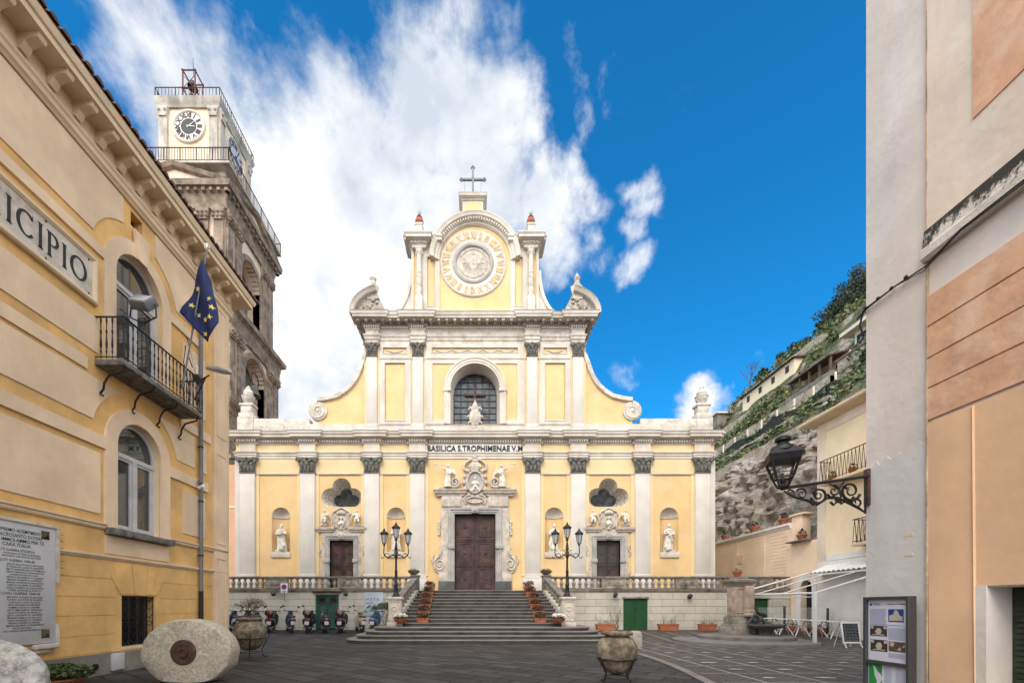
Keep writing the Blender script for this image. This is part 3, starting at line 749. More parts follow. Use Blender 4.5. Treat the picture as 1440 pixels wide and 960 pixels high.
def upper_wall():
    # white field with sunk yellow panels
    m = MB()
    for s in (-1, 1):
        x = sorted((s*3.64, s*5.34)); h = sorted((s*3.95, s*5.05))
        m.plate(rect(x[0], x[1], 11.7, 15.35), [rect(h[0], h[1], 11.95, 15.12)], 0, .06, XZ(YF))
        frame(m, h[0], h[1], 11.95, 15.12, .07, .085)
        frame(m, x[0], x[1], 11.7, 15.35, .05, .09)
        m.plate(rect(x[0], x[1], 15.42, 16.2), [rect(h[0]-.1, h[1]+.1, 15.68, 15.98)], 0, .06, XZ(YF))
        frame(m, h[0]-.1, h[1]+.1, 15.68, 15.98, .05, .085)
    hole = [(-2.38, 11.95), (-1.62, 11.95), (-1.62, 13.73)] + arc(0, 13.73, 1.62, 180, 134, 8) + [(-1.12, 15.12), (-2.38, 15.12)]
    hol2 = [(-a, b) for a, b in hole]
    m.plate(rect(-2.76, 2.76, 11.7, 15.35), [arched(0, 1.42, 11.72, 13.73, 20), hole, hol2], 0, .06, XZ(YF))
    frame(m, -2.76, 2.76, 11.7, 15.35, .05, .09)
    m.plate(rect(-2.76, 2.76, 15.42, 16.2), [rect(-2.4, 2.4, 15.74, 15.98)], 0, .06, XZ(YF))
    frame(m, -2.4, 2.4, 15.74, 15.98, .05, .085)
    m.sweep([(-5.4, YF-.04), (5.4, YF-.04)], [(0, 15.34), (.05, 15.35), (.07, 15.4), (0, 15.42)], PLAN)
    o = m.build('upper_panelling', M['white'], church)
    g = MB()    # garlands
    for (a, b, z) in ((-2.2, 2.2, 15.86), (-4.95, -4.05, 15.84), (4.05, 4.95, 15.84)):
        n = max(1, round((b-a)/.9))
        for i in range(n):
            u0 = a+(b-a)*i/n; u1 = a+(b-a)*(i+1)/n
            g.tube([(u0+(u1-u0)*t/8, YF-.02, z+.05-.14*math.sin(PI*t/8)) for t in range(9)], [.02+.025*math.sin(PI*t/8) for t in range(9)], 5)
            g.sph(u0, YF-.02, z+.05, .05, .04, .05, 6)
    g.build('garland', M['white'], o)
    # central window
    w = MB()
    w.sweep([(-1.38, 11.72), (-1.38, 13.73)] + arc(0, 13.73, 1.38, 180, 0, 28)[1:] + [(1.38, 11.72)], [(0, -.0), (0, .10), (-.08, .10), (-.12, .13), (-.22, .13), (-.27, .17), (-.34, .17), (-.36, 0)], XZ(YF))
    for s in (-1, 1): w.rbox(s*1.56-.22, s*1.56+.22, YF-.2, YF, 13.52, 13.70, .02)
    wf = w.build('great_window', M['white'], church)
    r = MB()    # deep reveal
    A = arched(0, 1.375, 11.76, 13.73, 24); B = arched(0, 1.24, 11.76, 13.80, 24); n = len(A)
    r.add([(p[0], YF+.0, p[1]) for p in A]+[(p[0], YF+.95, p[1]) for p in B], [(i, (i+1) % n, n+(i+1) % n, n+i) for i in range(n)])
    r.build('reveal', M['white'], wf, recalc=False)
    g = MB(); g.plate(B, [], 0, -.04, XZ(YF+.9)); g.build('leaded_pane', M['leaded'], wf)
    b = MB()
    for i in range(7):
        x = -1.24+2.48*i/6; h = 13.80+math.sqrt(max(0, 1.24**2-x*x)); b.box(x-.022, x+.022, YF+.84, YF+.89, 11.76, h)
    z = 12.0
    while z < 15.0:
        hw = 1.24 if z < 13.8 else math.sqrt(max(.01, 1.24**2-(z-13.8)**2)); b.box(-hw, hw, YF+.852, YF+.888, z-.014, z+.014); z += .36
    b.build('glazing_bar', M['iron'], wf)
    cr = MB(); cr.rbox(-.06, .06, YF+.76, YF+.84, 12.1, 14.6, .015); cr.rbox(-.62, .62, YF+.762, YF+.838, 13.7, 13.83, .015); cr.build('window_cross', M['door_wood'], wf)
    # papal arms at the foot of the window
    a = MB()
    a.sph(0, YF-.22, 12.02, .34, .14, .46, 14); a.sph(0, YF-.30, 12.05, .24, .10, .34, 12)
    a.sph(0, YF-.22, 12.62, .17, .13, .22, 10); a.sph(0, YF-.22, 12.84, .09, .09, .10, 8); a.cyl((0, YF-.22, 12.9), (0, YF-.22, 13.04), .025, n=6)
    for s in (-1, 1):
        a.tube([(s*(.22+.14*math.cos(t*.5)), YF-.24, 12.42+.14*math.sin(t*.5)) for t in range(9)], .05, 6)
        a.tube([(s*(.32+.09*math.cos(t*.5)), YF-.24, 12.0+.12*math.sin(t*.5)) for t in range(9)], .05, 6)
        a.tube([(s*(.26+.12*math.cos(t*.5)), YF-.24, 11.66+.10*math.sin(t*.5)) for t in range(9)], .05, 6)
        a.tube([(s*.1, YF-.3, 12.3), (s*.3, YF-.28, 12.62)], .035, 6)
    a.box(-.46, .46, YF-.36, YF, 11.2, 11.52)
    a.build('papal_arms', M['carved'], church, voxel=.015)
upper_wall()

def side_scrolls():
    base = [(516,500),(511,512),(507,524),(502,534),(495,544),(486,552),(475,559),(463,562),(452,564)]
    for s in (-1, 1):
        def q(x, y): return (s*(x-667.5)/25*-1 if s > 0 else (x-667.5)/25, fz(y))
        curve = [q(x, y) for x, y in base]
        cx, cz = q(446.5, 577.5)
        # yellow web
        web = [q(516, 499)] + [ (p[0], p[1]) for p in curve[1:]] + [q(446, 564), q(446, 596), q(516.5, 596)]
        m = MB(); m.plate(web, [], -.05, -.45, XZ(YF)); m.build('scroll_web', M['yellow'], church)
        b = MB()
        # outline ribbon ending in the volute
        ang0 = 90
        vol = spiral(cx, cz, .53, .08, 90, 2.4, 64, 1 if s < 0 else -1)
        path = curve + vol[1:]
        if s > 0: path = path[::-1]
        pr = [(-.10, -.3), (-.10, .05), (-.07, .08), (.09, .08), (.12, .05), (.12, -.3)]
        # taper into the spiral by building in two sweeps
        mid = [q(516, 499)]+curve[1:]+[q(446.5, 564)]
        if s > 0: mid = mid[::-1]
        w = .26
        o1 = [(-w*.1, -.4), (-w*.1, .05), (-.0, .10), (w*.75, .10), (w*.9, .05), (w*.9, -.4)] 
        b.sweep(mid, o1, XZ(YF))
        k = len(vol)
        for i in range(k-1):
            a, c = Vector(vol[i]), Vector(vol[i+1]); t = i/k; ww = .20*(1-t)+.06*t
            ctr = Vector((cx, cz)); na = (ctr-a).normalized()*ww; nc = (ctr-c).normalized()*ww
            P = [a, c, c+nc, a+na]; d0 = .10-.02*t
            b.add([(p.x, YF-d0, p.y) for p in P]+[(p.x, YF+.3, p.y) for p in P], [(0,1,2,3), (0,4,5,1), (3,2,6,7)])
        b.lathe([(.001, .10), (.07, .10), (.1, .07), (.1, 0)], 0, 0, 0, 12, M=Matrix.Translation((cx, YF, cz)) @ Matrix.Rotation(R(90), 4, 'X'))
        b.lathe([(.001, .045), (.52, .045), (.52, -.3)], 0, 0, 0, 28, M=Matrix.Translation((cx, YF, cz)) @ Matrix.Rotation(R(90), 4, 'X'))
        b.build('side_scroll', M['worn_white'], church, recalc=False)
side_scrolls()

def gable():
    Y = YF
    m = MB()
    # white framing strips of the top tier
    hole = rect(-1.98, 1.98, 17.7, 20.87)[:2] + [(1.98, 20.87)] + arc(0, 20.87, 1.98, 0, 180, 28)[1:]
    out = [(-3.0, 17.6), (3.0, 17.6), (3.0, 21.7), (2.3, 21.7)] + arc(0, 20.9, 2.42, 20, 160, 20) + [(-2.3, 21.7), (-3.0, 21.7)]
    sp = [rect(-2.66, -2.26, 18.35, 21.05), rect(2.26, 2.66, 18.35, 21.05)]
    m.plate(out, [hole]+sp, 0, .07, XZ(Y))
    for r_ in sp: frame(m, r_[0][0], r_[1][0], 18.35, 21.05, .06, .10)
    m.sweep([(-3.56, Y+1), (-3.56, Y-.0), (3.56, Y-.0), (3.56, Y+1)], [(-.2, 17.6), (.18, 17.6), (.18, 18.0), (.12, 18.05), (-.2, 18.06)], PLAN)
    for s in (-1, 1):
        x = sorted((s*3.44, s*3.575)); m.box(x[0], x[1], Y-.06, Y+.92, 17.7, 21.8)
    tier = m.build('gable_framing', M['white'], church)
    # archivolt
    a = MB()
    a.sweep(arc(0, 20.9, 2.0, 180, 0, 40), [(0, 0), (0, .12), (-.10, .14), (-.12, .2), (-.24, .24), (-.30, .36), (-.42, .38), (-.48, .42), (-.52, .42), (-.54, -.6), (-.5, -.6)], XZ(Y))
    av = a.build('arched_cornice', M['white'], church)
    d = MB()
    for i in range(46):
        t = PI*(i+.5)/46; Mx = Matrix.Translation((2.19*math.cos(t), Y-.25, 20.9+2.19*math.sin(t))) @ Matrix.Rotation(-(t-PI/2), 4, 'Y')
        if math.sin(t) > .38: d.box(-.035, .035, -.05, .05, -.06, .06, Mx)
    d.build('dentils', M['white'], av)
    for s in (-1, 1):
        x0, x1 = sorted((s*2.2, s*3.56))
        e = MB()
        path = [(x0, Y+.9), (x0, Y), (s*2.62 if s < 0 else 2.62, Y), ]
        pl = jogpath([s*3.12], .34, .22, x0, x1, Y+.9)
        e.sweep(pl, [(-.3, 21.45), (.05, 21.45), (.06, 21.6), (.12, 21.64), (.14, 21.72), (.36, 21.8), (.36, 21.92), (.42, 22.0), (.42, 22.06), (-.3, 22.12)], PLAN)
        o = e.build('tier_cornice', M['white'], church)
        dd = MB()
        for i in range(9):
            x = x0+.1+i*.16; dd.box(x-.035, x+.035, Y-.19-(.22 if abs(x-s*3.12) < .35 else 0), Y-.1-(.22 if abs(x-s*3.12) < .35 else 0), 21.63, 21.72)
        dd.build('dentils', M['white'], o)
        # slender column with twisted middle and Corinthian top
        c = MB(); cx = s*3.12
        c.rbox(cx-.2, cx+.2, Y-.38, Y, 17.9, 18.7, .015); c.rbox(cx-.23, cx+.23, Y-.41, Y, 17.6, 17.95, .02)
        prof = [(.16, 18.7), (.19, 18.74), (.17, 18.8), (.13, 18.85), (.15, 18.95), (.17, 19.1), (.16, 19.2), (.13, 19.26), (.15, 19.3), (.145, 19.6), (.15, 20.0), (.17, 20.03), (.17, 20.08), (.14, 20.12), (.135, 20.6), (.13, 21.05), (.15, 21.08), (.14, 21.14), (.19, 21.34), (.21, 21.36), (.21, 21.44)]
        c.lathe(prof, cx, Y-.19, 0, 14)
        c.tube([(cx+.14*math.cos(t*.8), Y-.19-.14*math.sin(t*.8), 19.3+t*.05) for t in range(14)], .035, 5)
        for k in range(6): c.sph(cx+.17*math.cos(k*PI/3), Y-.19-.17*math.sin(k*PI/3), 21.22, .05, .05, .08, 6)
        c.build('column', M['white'], church)
        # urn pedestals over the columns
        b = MB(); b.rbox(cx-.19, cx+.19, Y-.35, Y+.1, 22.02, 22.66, .015); b.rbox(cx-.23, cx+.23, Y-.39, Y+.14, 22.64, 22.74, .02); b.build('urn_pedestal', M['white'], church)
        # concave flank
        f = MB()
        pts = [(s*3.56, 20.4)] + [(s*(3.56+1.35*(1-math.cos(R(t)))), 20.4-2.6*math.sin(R(t))) for t in range(10, 91, 10)] + [(s*4.95, 17.6), (s*3.56, 17.6)]
        f.plate(pts, [], -.1, -.5, XZ(Y))
        pth = pts[:-2] if s < 0 else pts[:-2][::-1]
        f.sweep(pth, [(-.02, -.5), (-.02, -.02), (.16, -.02), (.16, -.5)] if s > 0 else [(-.02, -.5), (-.02, -.02), (.16, -.02), (.16, -.5)], XZ(Y))
        f.build('concave_flank', M['white'], church)
        # broken segmental pediment
        X0 = s*6.75; X1 = s*4.85
        p = MB()
        ar = [(s*(6.72-1.72*(1-math.cos(R(t)))), 17.62+1.32*math.sin(R(t))) for t in range(0, 76, 5)]
        pr = [(0, -.5), (0, .5), (.08, .56), (.16, .60), (.20, .66), (.20, -.5)]
        pa = ar if s < 0 else ar[::-1]
        p.sweep(pa, [(-o, b_) for o, b_ in pr], XZ(Y))
        po = p.build('broken_pediment', M['white'], church)
        w = MB(); end = ar[-1]
        poly = ar+[(end[0]-s*.62, 17.62)]
        w.plate(poly, [], .28, -.5, XZ(Y))
        r3 = random.Random(5)
        for k in range(26):
            t = r3.random(); u = s*(6.35-.95*t); zz = 17.72+r3.random()*(.25+.75*t)
            w.sph(u, Y-.32, zz, .10, .08, .08, 6)
        w.build('pediment_carving', M['weathered'], po)
        # finial on the pediment
        fx_ = s*5.72; t = MB()
        t.cbox(fx_, Y-.05, 18.55, .55, .55, .35); t.lathe([(.24, 18.9), (.26, 19.0), (.34, 19.3), (.36, 19.42), (.30, 19.46), (.16, 19.5)], fx_, Y-.05, 0, 4)
        t.v = [(x, y, z) for x, y, z in t.v]
        t.lathe([(.14, 19.48), (.17, 19.6), (.12, 19.7), (.20, 19.85), (.12, 19.97), (.06, 20.1), (.001, 20.22)], fx_, Y-.05, 0, 10)
        t.build('pediment_finial', M['worn_white'], po)
        # finials at the ends of the parapet
        ex = s*12.85; t = MB()
        t.rbox(ex-.42, ex+.42, Y-.1, Y+.5, 12.05, 12.35, .03); t.rbox(ex-.32, ex+.32, Y-.05, Y+.45, 12.35, 12.78, .03); t.rbox(ex-.4, ex+.4, Y-.1, Y+.5, 12.76, 12.9, .03)
        t.lathe([(.16, 12.9), (.2, 12.95), (.3, 13.15), (.34, 13.3), (.37, 13.36), (.24, 13.44), (.27, 13.56), (.2, 13.72), (.12, 13.8), (.14, 13.86), (.05, 13.95), (.001, 14.0)], ex, Y+.2, 0, 14)
        for k in range(8): t.sph(ex+.27*math.cos(k*PI/4), Y+.2+.27*math.sin(k*PI/4), 13.22, .07, .07, .1, 6)
        t.build('parapet_finial', M['worn_white'], church)
    # crowning pedestal and cross
    p = MB(); cx = -.12
    p.rbox(cx-.58, cx+.58, Y-.3, Y+.3, 23.1, 24.15, .02)
    p.sweep([(cx-.6, Y+.5), (cx-.6, Y-.32), (cx+.6, Y-.32), (cx+.6, Y+.5)], [(-.2, 24.0), (.02, 24.0), (.05, 24.08), (.16, 24.15), (.16, 24.24), (.19, 24.3), (-.2, 24.3)], PLAN)
    for i in range(9): p.box(cx-.56+i*.135, cx-.5+i*.135, Y-.42, Y-.34, 24.08, 24.14)
    pc = p.build('crown_pedestal', M['white'], church)
    y = MB(); y.box(cx-.44, cx+.44, Y-.31, Y-.2, 23.3, 23.92); y.build('pedestal_panel', M['yellow'], pc)
    g = MB(); g.lathe([(.72, 24.3), (.6, 24.4), (.42, 24.46), (.001, 24.5)], cx, Y, 0, 16, sy=.6); g.build('mossy_cap', M['mosswhite'], pc)
    c = MB(); z0 = 24.45
    c.rbox(cx-.055, cx+.055, Y-.05, Y+.05, z0, 26.1, .012); c.rbox(cx-.62, cx+.62, Y-.048, Y+.052, 25.42, 25.53, .012)
    for (a_, b_) in ((cx-.64, 25.475), (cx+.64, 25.475), (cx, 26.14)):
        for dx, dz in ((0, .07), (.07, 0), (-.07, 0), (0, -.07)): c.sph(a_+dx, Y, b_+dz, .06, .05, .06, 8)
    c.build('cross', M['lead'], pc)
    c = MB()
    for s in (-1, 1): c.tube([(cx+s*.5, Y, 25.42), (cx+s*.4, Y, 24.4)], .008, 4)
    c.build('stay_wire', M['iron'], pc)
    # dial: raised ring of figures around a sundial
    D0 = Vector((-.10, Y, 20.72)); T = Matrix.Translation(D0) @ Matrix.Rotation(R(90), 4, 'X')
    r_ = MB(); r_.lathe([(1.14, .0), (1.14, .07), (1.18, .09), (1.82, .09), (1.87, .05), (1.87, 0)], n=64, M=T, cap=False)
    dl = r_.build('dial_ring', M['white'], church)
    gy = mat('gilded_yellow', (.64,.46,.24), .8, .2, 6); nums = ['I','II','III','IV','V','VI','VII','VIII','IX','X','XI','XII']
    for i in range(24):
        vs, fs = text_geo(nums[i % 12], .50, .03, .9, 'CENTER', offset=.022)
        t = PI/2-2*PI*(i+1)/24
        cxm = (min(v.x for v in vs)+max(v.x for v in vs))/2; wd = text_w(vs); k = min(1, .30/wd)
        Mx = T @ Matrix.Rotation(t-PI/2, 4, 'Z') @ Matrix.Translation((0, 1.37, .095)) @ Matrix.Diagonal((k, 1, 1, 1)) @ Matrix.Translation((-cxm, 0, 0))
        f = MB(); f.add(vs, fs, Mx); f.build('dial_numeral', gy, dl, smooth=0)
    r_ = MB(); r_.lathe([(.94, .03), (.96, .12), (1.05, .15), (1.14, .12), (1.15, .0)], n=64, M=T, cap=False); r_.build('dial_rim', M['marble'], dl)
    r_ = MB(); r_.lathe([(.001, .04), (.95, .04), (.95, 0)], n=48, M=T, cap=False)
    r_.lathe([(.76, .05), (.78, .07), (.81, .05)], n=48, M=T, cap=False); r_.build('sundial_face', M['carved'], dl)
    r_ = MB()
    for i in range(13):
        t = PI+PI*i/12+.0; r_.tube([T @ Vector((.26*math.cos(t), .0+.26*math.sin(t), .05)), T @ Vector((.60*math.cos(t), .02+.60*math.sin(t), .05))], .015, 4)
    for s in (-1, 1): r_.tube([T @ Vector((s*(.5+.08*math.cos(k*.6)), .18+.1*math.sin(k*.6), .05)) for k in range(9)], .012, 4)
    for q_ in ((0, 0), (0, .26), (0, .52), (-.55, 0), (.55, 0), (0, -.55)): r_.sph(*(T @ Vector((q_[0], q_[1], .05))), .03, n=6)
    r_.tube([T @ Vector((0, .26, .05)), T @ Vector((0, 0, .22))], .012, 5)
    r_.build('hour_lines', M['marble'], dl)
    # damage in the plaster ring
gable()
# ------------------------------------------------------------------ portals and sculpture
def fig(m, x, y, z, h, lean=0., arm=None, wing=0, seat=False, s=1, trumpet=False):
    """small carved figure (fused later by a voxel remesh)"""
    k = h/1.5
    def P(a, b, c): return (x+(a+lean*c)*k*s, y-b*k, z+c*k)
    if seat:
        m.tube([P(-.05, .0, .45), P(.12, .22, .42), P(.22, .28, .1)], [.13*k, .11*k, .07*k], 8)
        m.tube([P(.05, .0, .45), P(-.12, .22, .40), P(-.1, .3, .06)], [.13*k, .11*k, .07*k], 8)
        m.sph(*P(0, 0, .48), .22*k, .18*k, .16*k, 10); z0 = .5
    else:
        m.tube([P(.02, 0, 0), P(.06, .02, .35), P(.02, 0, .78)], [.24*k, .20*k, .16*k], 10)
        m.tube([P(-.12, .03, 0), P(-.1, .12, .4), P(-.05, .03, .8)], [.10*k, .10*k, .10*k], 8); z0 = .78
    m.tube([P(0, 0, z0), P(0, .02, z0+.2), P(0, 0, z0+.42)], [.16*k, .19*k, .14*k], 10)
    m.sph(*P(.01, .04, z0+.62), .105*k, .115*k, .135*k, 10)
    m.cyl(P(0, .01, z0+.4), P(0, .02, z0+.55), .055*k, n=8)
    A = arm or [[(-.17, 0, z0+.36), (-.26, .1, z0+.12), (-.08, .24, z0+.1)], [(.17, 0, z0+.36), (.27, .1, z0+.1), (.1, .25, z0+.22)]]
    for a in A: m.tube([P(*q) for q in a], [.075*k, .06*k, .045*k], 7)
    if wing:
        for t in range(5):
            m.tube([P(-.1, -.08, z0+.3), P(-.35-.05*t, -.1, z0+.45-.1*t), P(-.48-.02*t, -.12, z0+.2-.18*t)], [.05*k, .06*k, .03*k], 6)
    if trumpet:
        m.tube([P(.05, .12, z0+.62), P(.45, .14, z0+.68), P(.82, .14, z0+.72)], [.022*k, .025*k, .035*k], 7)
        m.cyl(P(.82, .14, z0+.72), P(.92, .14, z0+.735), .035*k, .09*k, 10)

def oval_ring(m, cx, z, rx, rz, w, d, Y, n=28):
    m.sweep([(cx+rx*math.cos(-2*PI*i/n), z+rz*math.sin(-2*PI*i/n)) for i in range(n)], [(0, 0), (0, d), (-w*.5, d*1.25), (-w, d), (-w, 0)], XZ(Y), closed=True)

def door(par, hw, z0, z1, Y, rows, mt, name='door'):
    for s in (-1, 1):
        m = MB(); a, b = sorted((s*.008, s*hw)); cx = par.location.x
        m.box(a, b, Y, Y+.07, z0, z1)
        h = (z1-z0)/rows
        for r_ in range(rows):
            x0, x1 = a+.09*hw, b-.09*hw; q0, q1 = z0+h*r_+.08, z0+h*(r_+1)-.08
            frame(m, x0, x1, q0, q1, .045, .035, Y)
            frame(m, x0+.12*hw, x1-.12*hw, q0+.13, q1-.13, .03, .025, Y)
            m.lathe([(.001, .05), (.06, .03), (.085, 0)], n=8, M=Matrix.Translation(((x0+x1)/2, Y, (q0+q1)/2)) @ Matrix.Rotation(R(90), 4, 'X'))
        m.v = [(x+DOORX, y, z) for x, y, z in m.v]
        o = m.build(name, mt, par)
        if s > 0:
            k = MB(); k.lathe([(.02, 0), (.02, .05), (.045, .06), (.03, .09), (.001, .1)], n=10, M=Matrix.Translation((DOORX+.10, Y, z0+1.15)) @ Matrix.Rotation(R(90), 4, 'X')); k.build('handle', M['brass'], o)

def portal_main():
    global DOORX
    DOORX = 0
    Y = YF
    m = MB()
    m.plate([(-1.92, 2.9), (-1.15, 2.9), (-1.15, 6.68), (1.15, 6.68), (1.15, 2.9), (1.92, 2.9), (1.92, 7.72), (-1.92, 7.72)], [], 0, .08, XZ(Y))
    for s in (-1, 1):
        a, b = sorted((s*.75, s*1.86)); m.rbox(a, b, Y-.16, Y, 7.08, 7.7, .015)
        a, b = sorted((s*.62, s*2.12))
        m.sweep([(a, Y), (a, Y-.14), (b, Y-.14), (b, Y)], [(-.1, 7.66), (.03, 7.66), (.05, 7.74), (.14, 7.80), (.16, 7.90), (.22, 7.97), (.22, 8.02), (-.1, 8.05)], PLAN)
        # scroll over the entablature
        c = (s*1.12, 8.42)
        sp = spiral(c[0], c[1], .30, .06, 200 if s < 0 else -20, 1.7, 34, 1 if s < 0 else -1)
        m.tube([(p[0], Y-.22, p[1]) for p in sp], [.075-.03*i/34 for i in range(len(sp))], 6)
        m.tube([(s*1.35, Y-.2, 8.25), (s*1.7, Y-.2, 8.12), (s*2.02, Y-.2, 8.10)], [.12, .10, .05], 7)
        m.lathe([(.001, .12), (.26, .12), (.28, 0)], n=20, M=Matrix.Translation((c[0], Y, c[1])) @ Matrix.Rotation(R(90), 4, 'X'))
        # big console scroll at the foot
        c = (s*1.98, 3.85)
        m.lathe([(.001, .10), (.42, .10), (.45, .06), (.45, 0)], n=26, M=Matrix.Translation((c[0], Y, c[1])) @ Matrix.Rotation(R(90), 4, 'X') @ Matrix.Diagonal((.85, 1.15, 1, 1)))
        sp = spiral(c[0], c[1], .36, .06, 90, 1.8, 34, 1 if s < 0 else -1)
        m.tube([(c[0]+(p[0]-c[0])*.85, Y-.13, c[1]+(p[1]-c[1])*1.15) for p in sp], .045, 6)
        m.tube([(s*2.0, Y-.08, 4.35), (s*1.9, Y-.08, 4.6), (s*1.97, Y-.06, 4.85)], [.10, .09, .04], 7)
        m.tube([(s*2.35, Y-.08, 3.9), (s*2.42, Y-.06, 4.15), (s*2.3, Y-.06, 4.4)], [.06, .05, .03], 6)
        a, b = sorted((s*1.5, s*2.05)); m.rbox(a, b, Y-.13, Y, 2.9, 3.35, .015)
        for k in range(5): m.sph(s*(2.02-.03*(k % 2)), Y-.06, 6.2-.16*k, .08, .06, .1, 7)
    pm = m.build('portal_surround', M['carved'], church)
    g = MB()
    pr = [(0, -.24), (0, .10), (-.07, .10), (-.09, .14), (-.2, .14), (-.22, .19), (-.33, .19), (-.36, .09)]
    g.sweep([(-1.15, 2.9), (-1.15, 6.68), (1.15, 6.68), (1.15, 2.9)], pr, XZ(Y))
    for s in (-1, 1): g.rbox(s*1.34-.2, s*1.34+.2, Y-.24, Y, 4.72, 5.0, .02)
    g.rbox(-.2, .2, Y-.26, Y, 6.7, 7.02, .02); g.sph(0, Y-.27, 6.86, .11, .05, .11, 10)
    g.build('door_frame', M['marble'], pm)
    d = MB()
    for s in (-1, 1):
        a, b = sorted((s*1.15, s*2.05)); d.rbox(a, b, Y-.17, Y+.1, 2.34, 2.9, .01)
    d.build('portal_plinth', M['dark_plinth'], pm)
    door(church, 1.15, 2.34, 6.68, Y+.2, 3, M['door_wood'], 'main_door')
    # central cartouche
    c = MB(); cz = 8.42
    c.lathe([(.001, .10), (.62, .10), (.72, .04), (.72, 0)], n=28, M=Matrix.Translation((0, Y, cz)) @ Matrix.Rotation(R(90), 4, 'X') @ Matrix.Diagonal((.88, 1.12, 1, 1)))
    for i in range(14):
        t = 2*PI*i/14; c.sph(.63*math.cos(t), Y-.1, cz+.80*math.sin(t), .12, .10, .12, 7)
    oval_ring(c, 0, cz, .50, .66, -.1, .2, Y)
    c.sph(0, Y-.05, 7.42, .62, .12, .30, 12); oval_ring(c, 0, 7.42, .5, .2, -.07, .2, Y)
    for s in (-1, 1):
        c.tube([(s*.25, Y-.12, 7.75), (s*.5, Y-.12, 7.68), (s*.62, Y-.1, 7.45), (s*.5, Y-.1, 7.2)], .07, 6)
        c.tube([(s*.35, Y-.12, 9.05), (s*.62, Y-.12, 9.15), (s*.62, Y-.12, 9.4), (s*.4, Y-.12, 9.62), (s*.12, Y-.12, 9.75)], [.1, .08, .08, .07, .08], 7)
        c.tube([(s*.28, Y-.1, 9.1), (s*.30, Y-.12, 9.35), (s*.16, Y-.12, 9.45)], .07, 6)
        c.sph(s*.26, Y-.15, 9.30, .12, .1, .13, 8)
    c.sph(0, Y-.12, 9.3, .36, .12, .32, 12); c.sph(0, Y-.15, 9.86, .15, .1, .17, 8); c.sph(0, Y-.14, 9.62, .2, .1, .1, 8)
    co_ = c.build('cartouche', M['carved'], church, voxel=.014)
    r_ = MB(); fig(r_, 0, Y-.12, cz-.52, 1.0, seat=True); r_.sph(0, Y-.12, cz-.42, .36, .10, .16, 10); r_.build('medallion_figure', M['statue'], co_, voxel=.014)
    b = MB(); b.lathe([(.001, .115), (.49, .115)], n=24, cap=False, M=Matrix.Translation((0, Y, cz)) @ Matrix.Rotation(R(90), 4, 'X') @ Matrix.Diagonal((1, 1.33, 1, 1))); b.build('medallion_ground', M['marble'], co_)
    for s in (-1, 1):
        a = MB(); fig(a, s*1.52, Y-.26, 8.12, 1.25, lean=-.05, wing=1, s=s, trumpet=True, arm=[[(-.15, 0, 1.12), (-.22, .2, .9), (-.02, .28, .8)], [(.16, 0, 1.14), (.34, .14, 1.2), (.34, .16, 1.46)]])
        a.build('trumpeting_angel', M['statue'], church, voxel=.014)
portal_main()

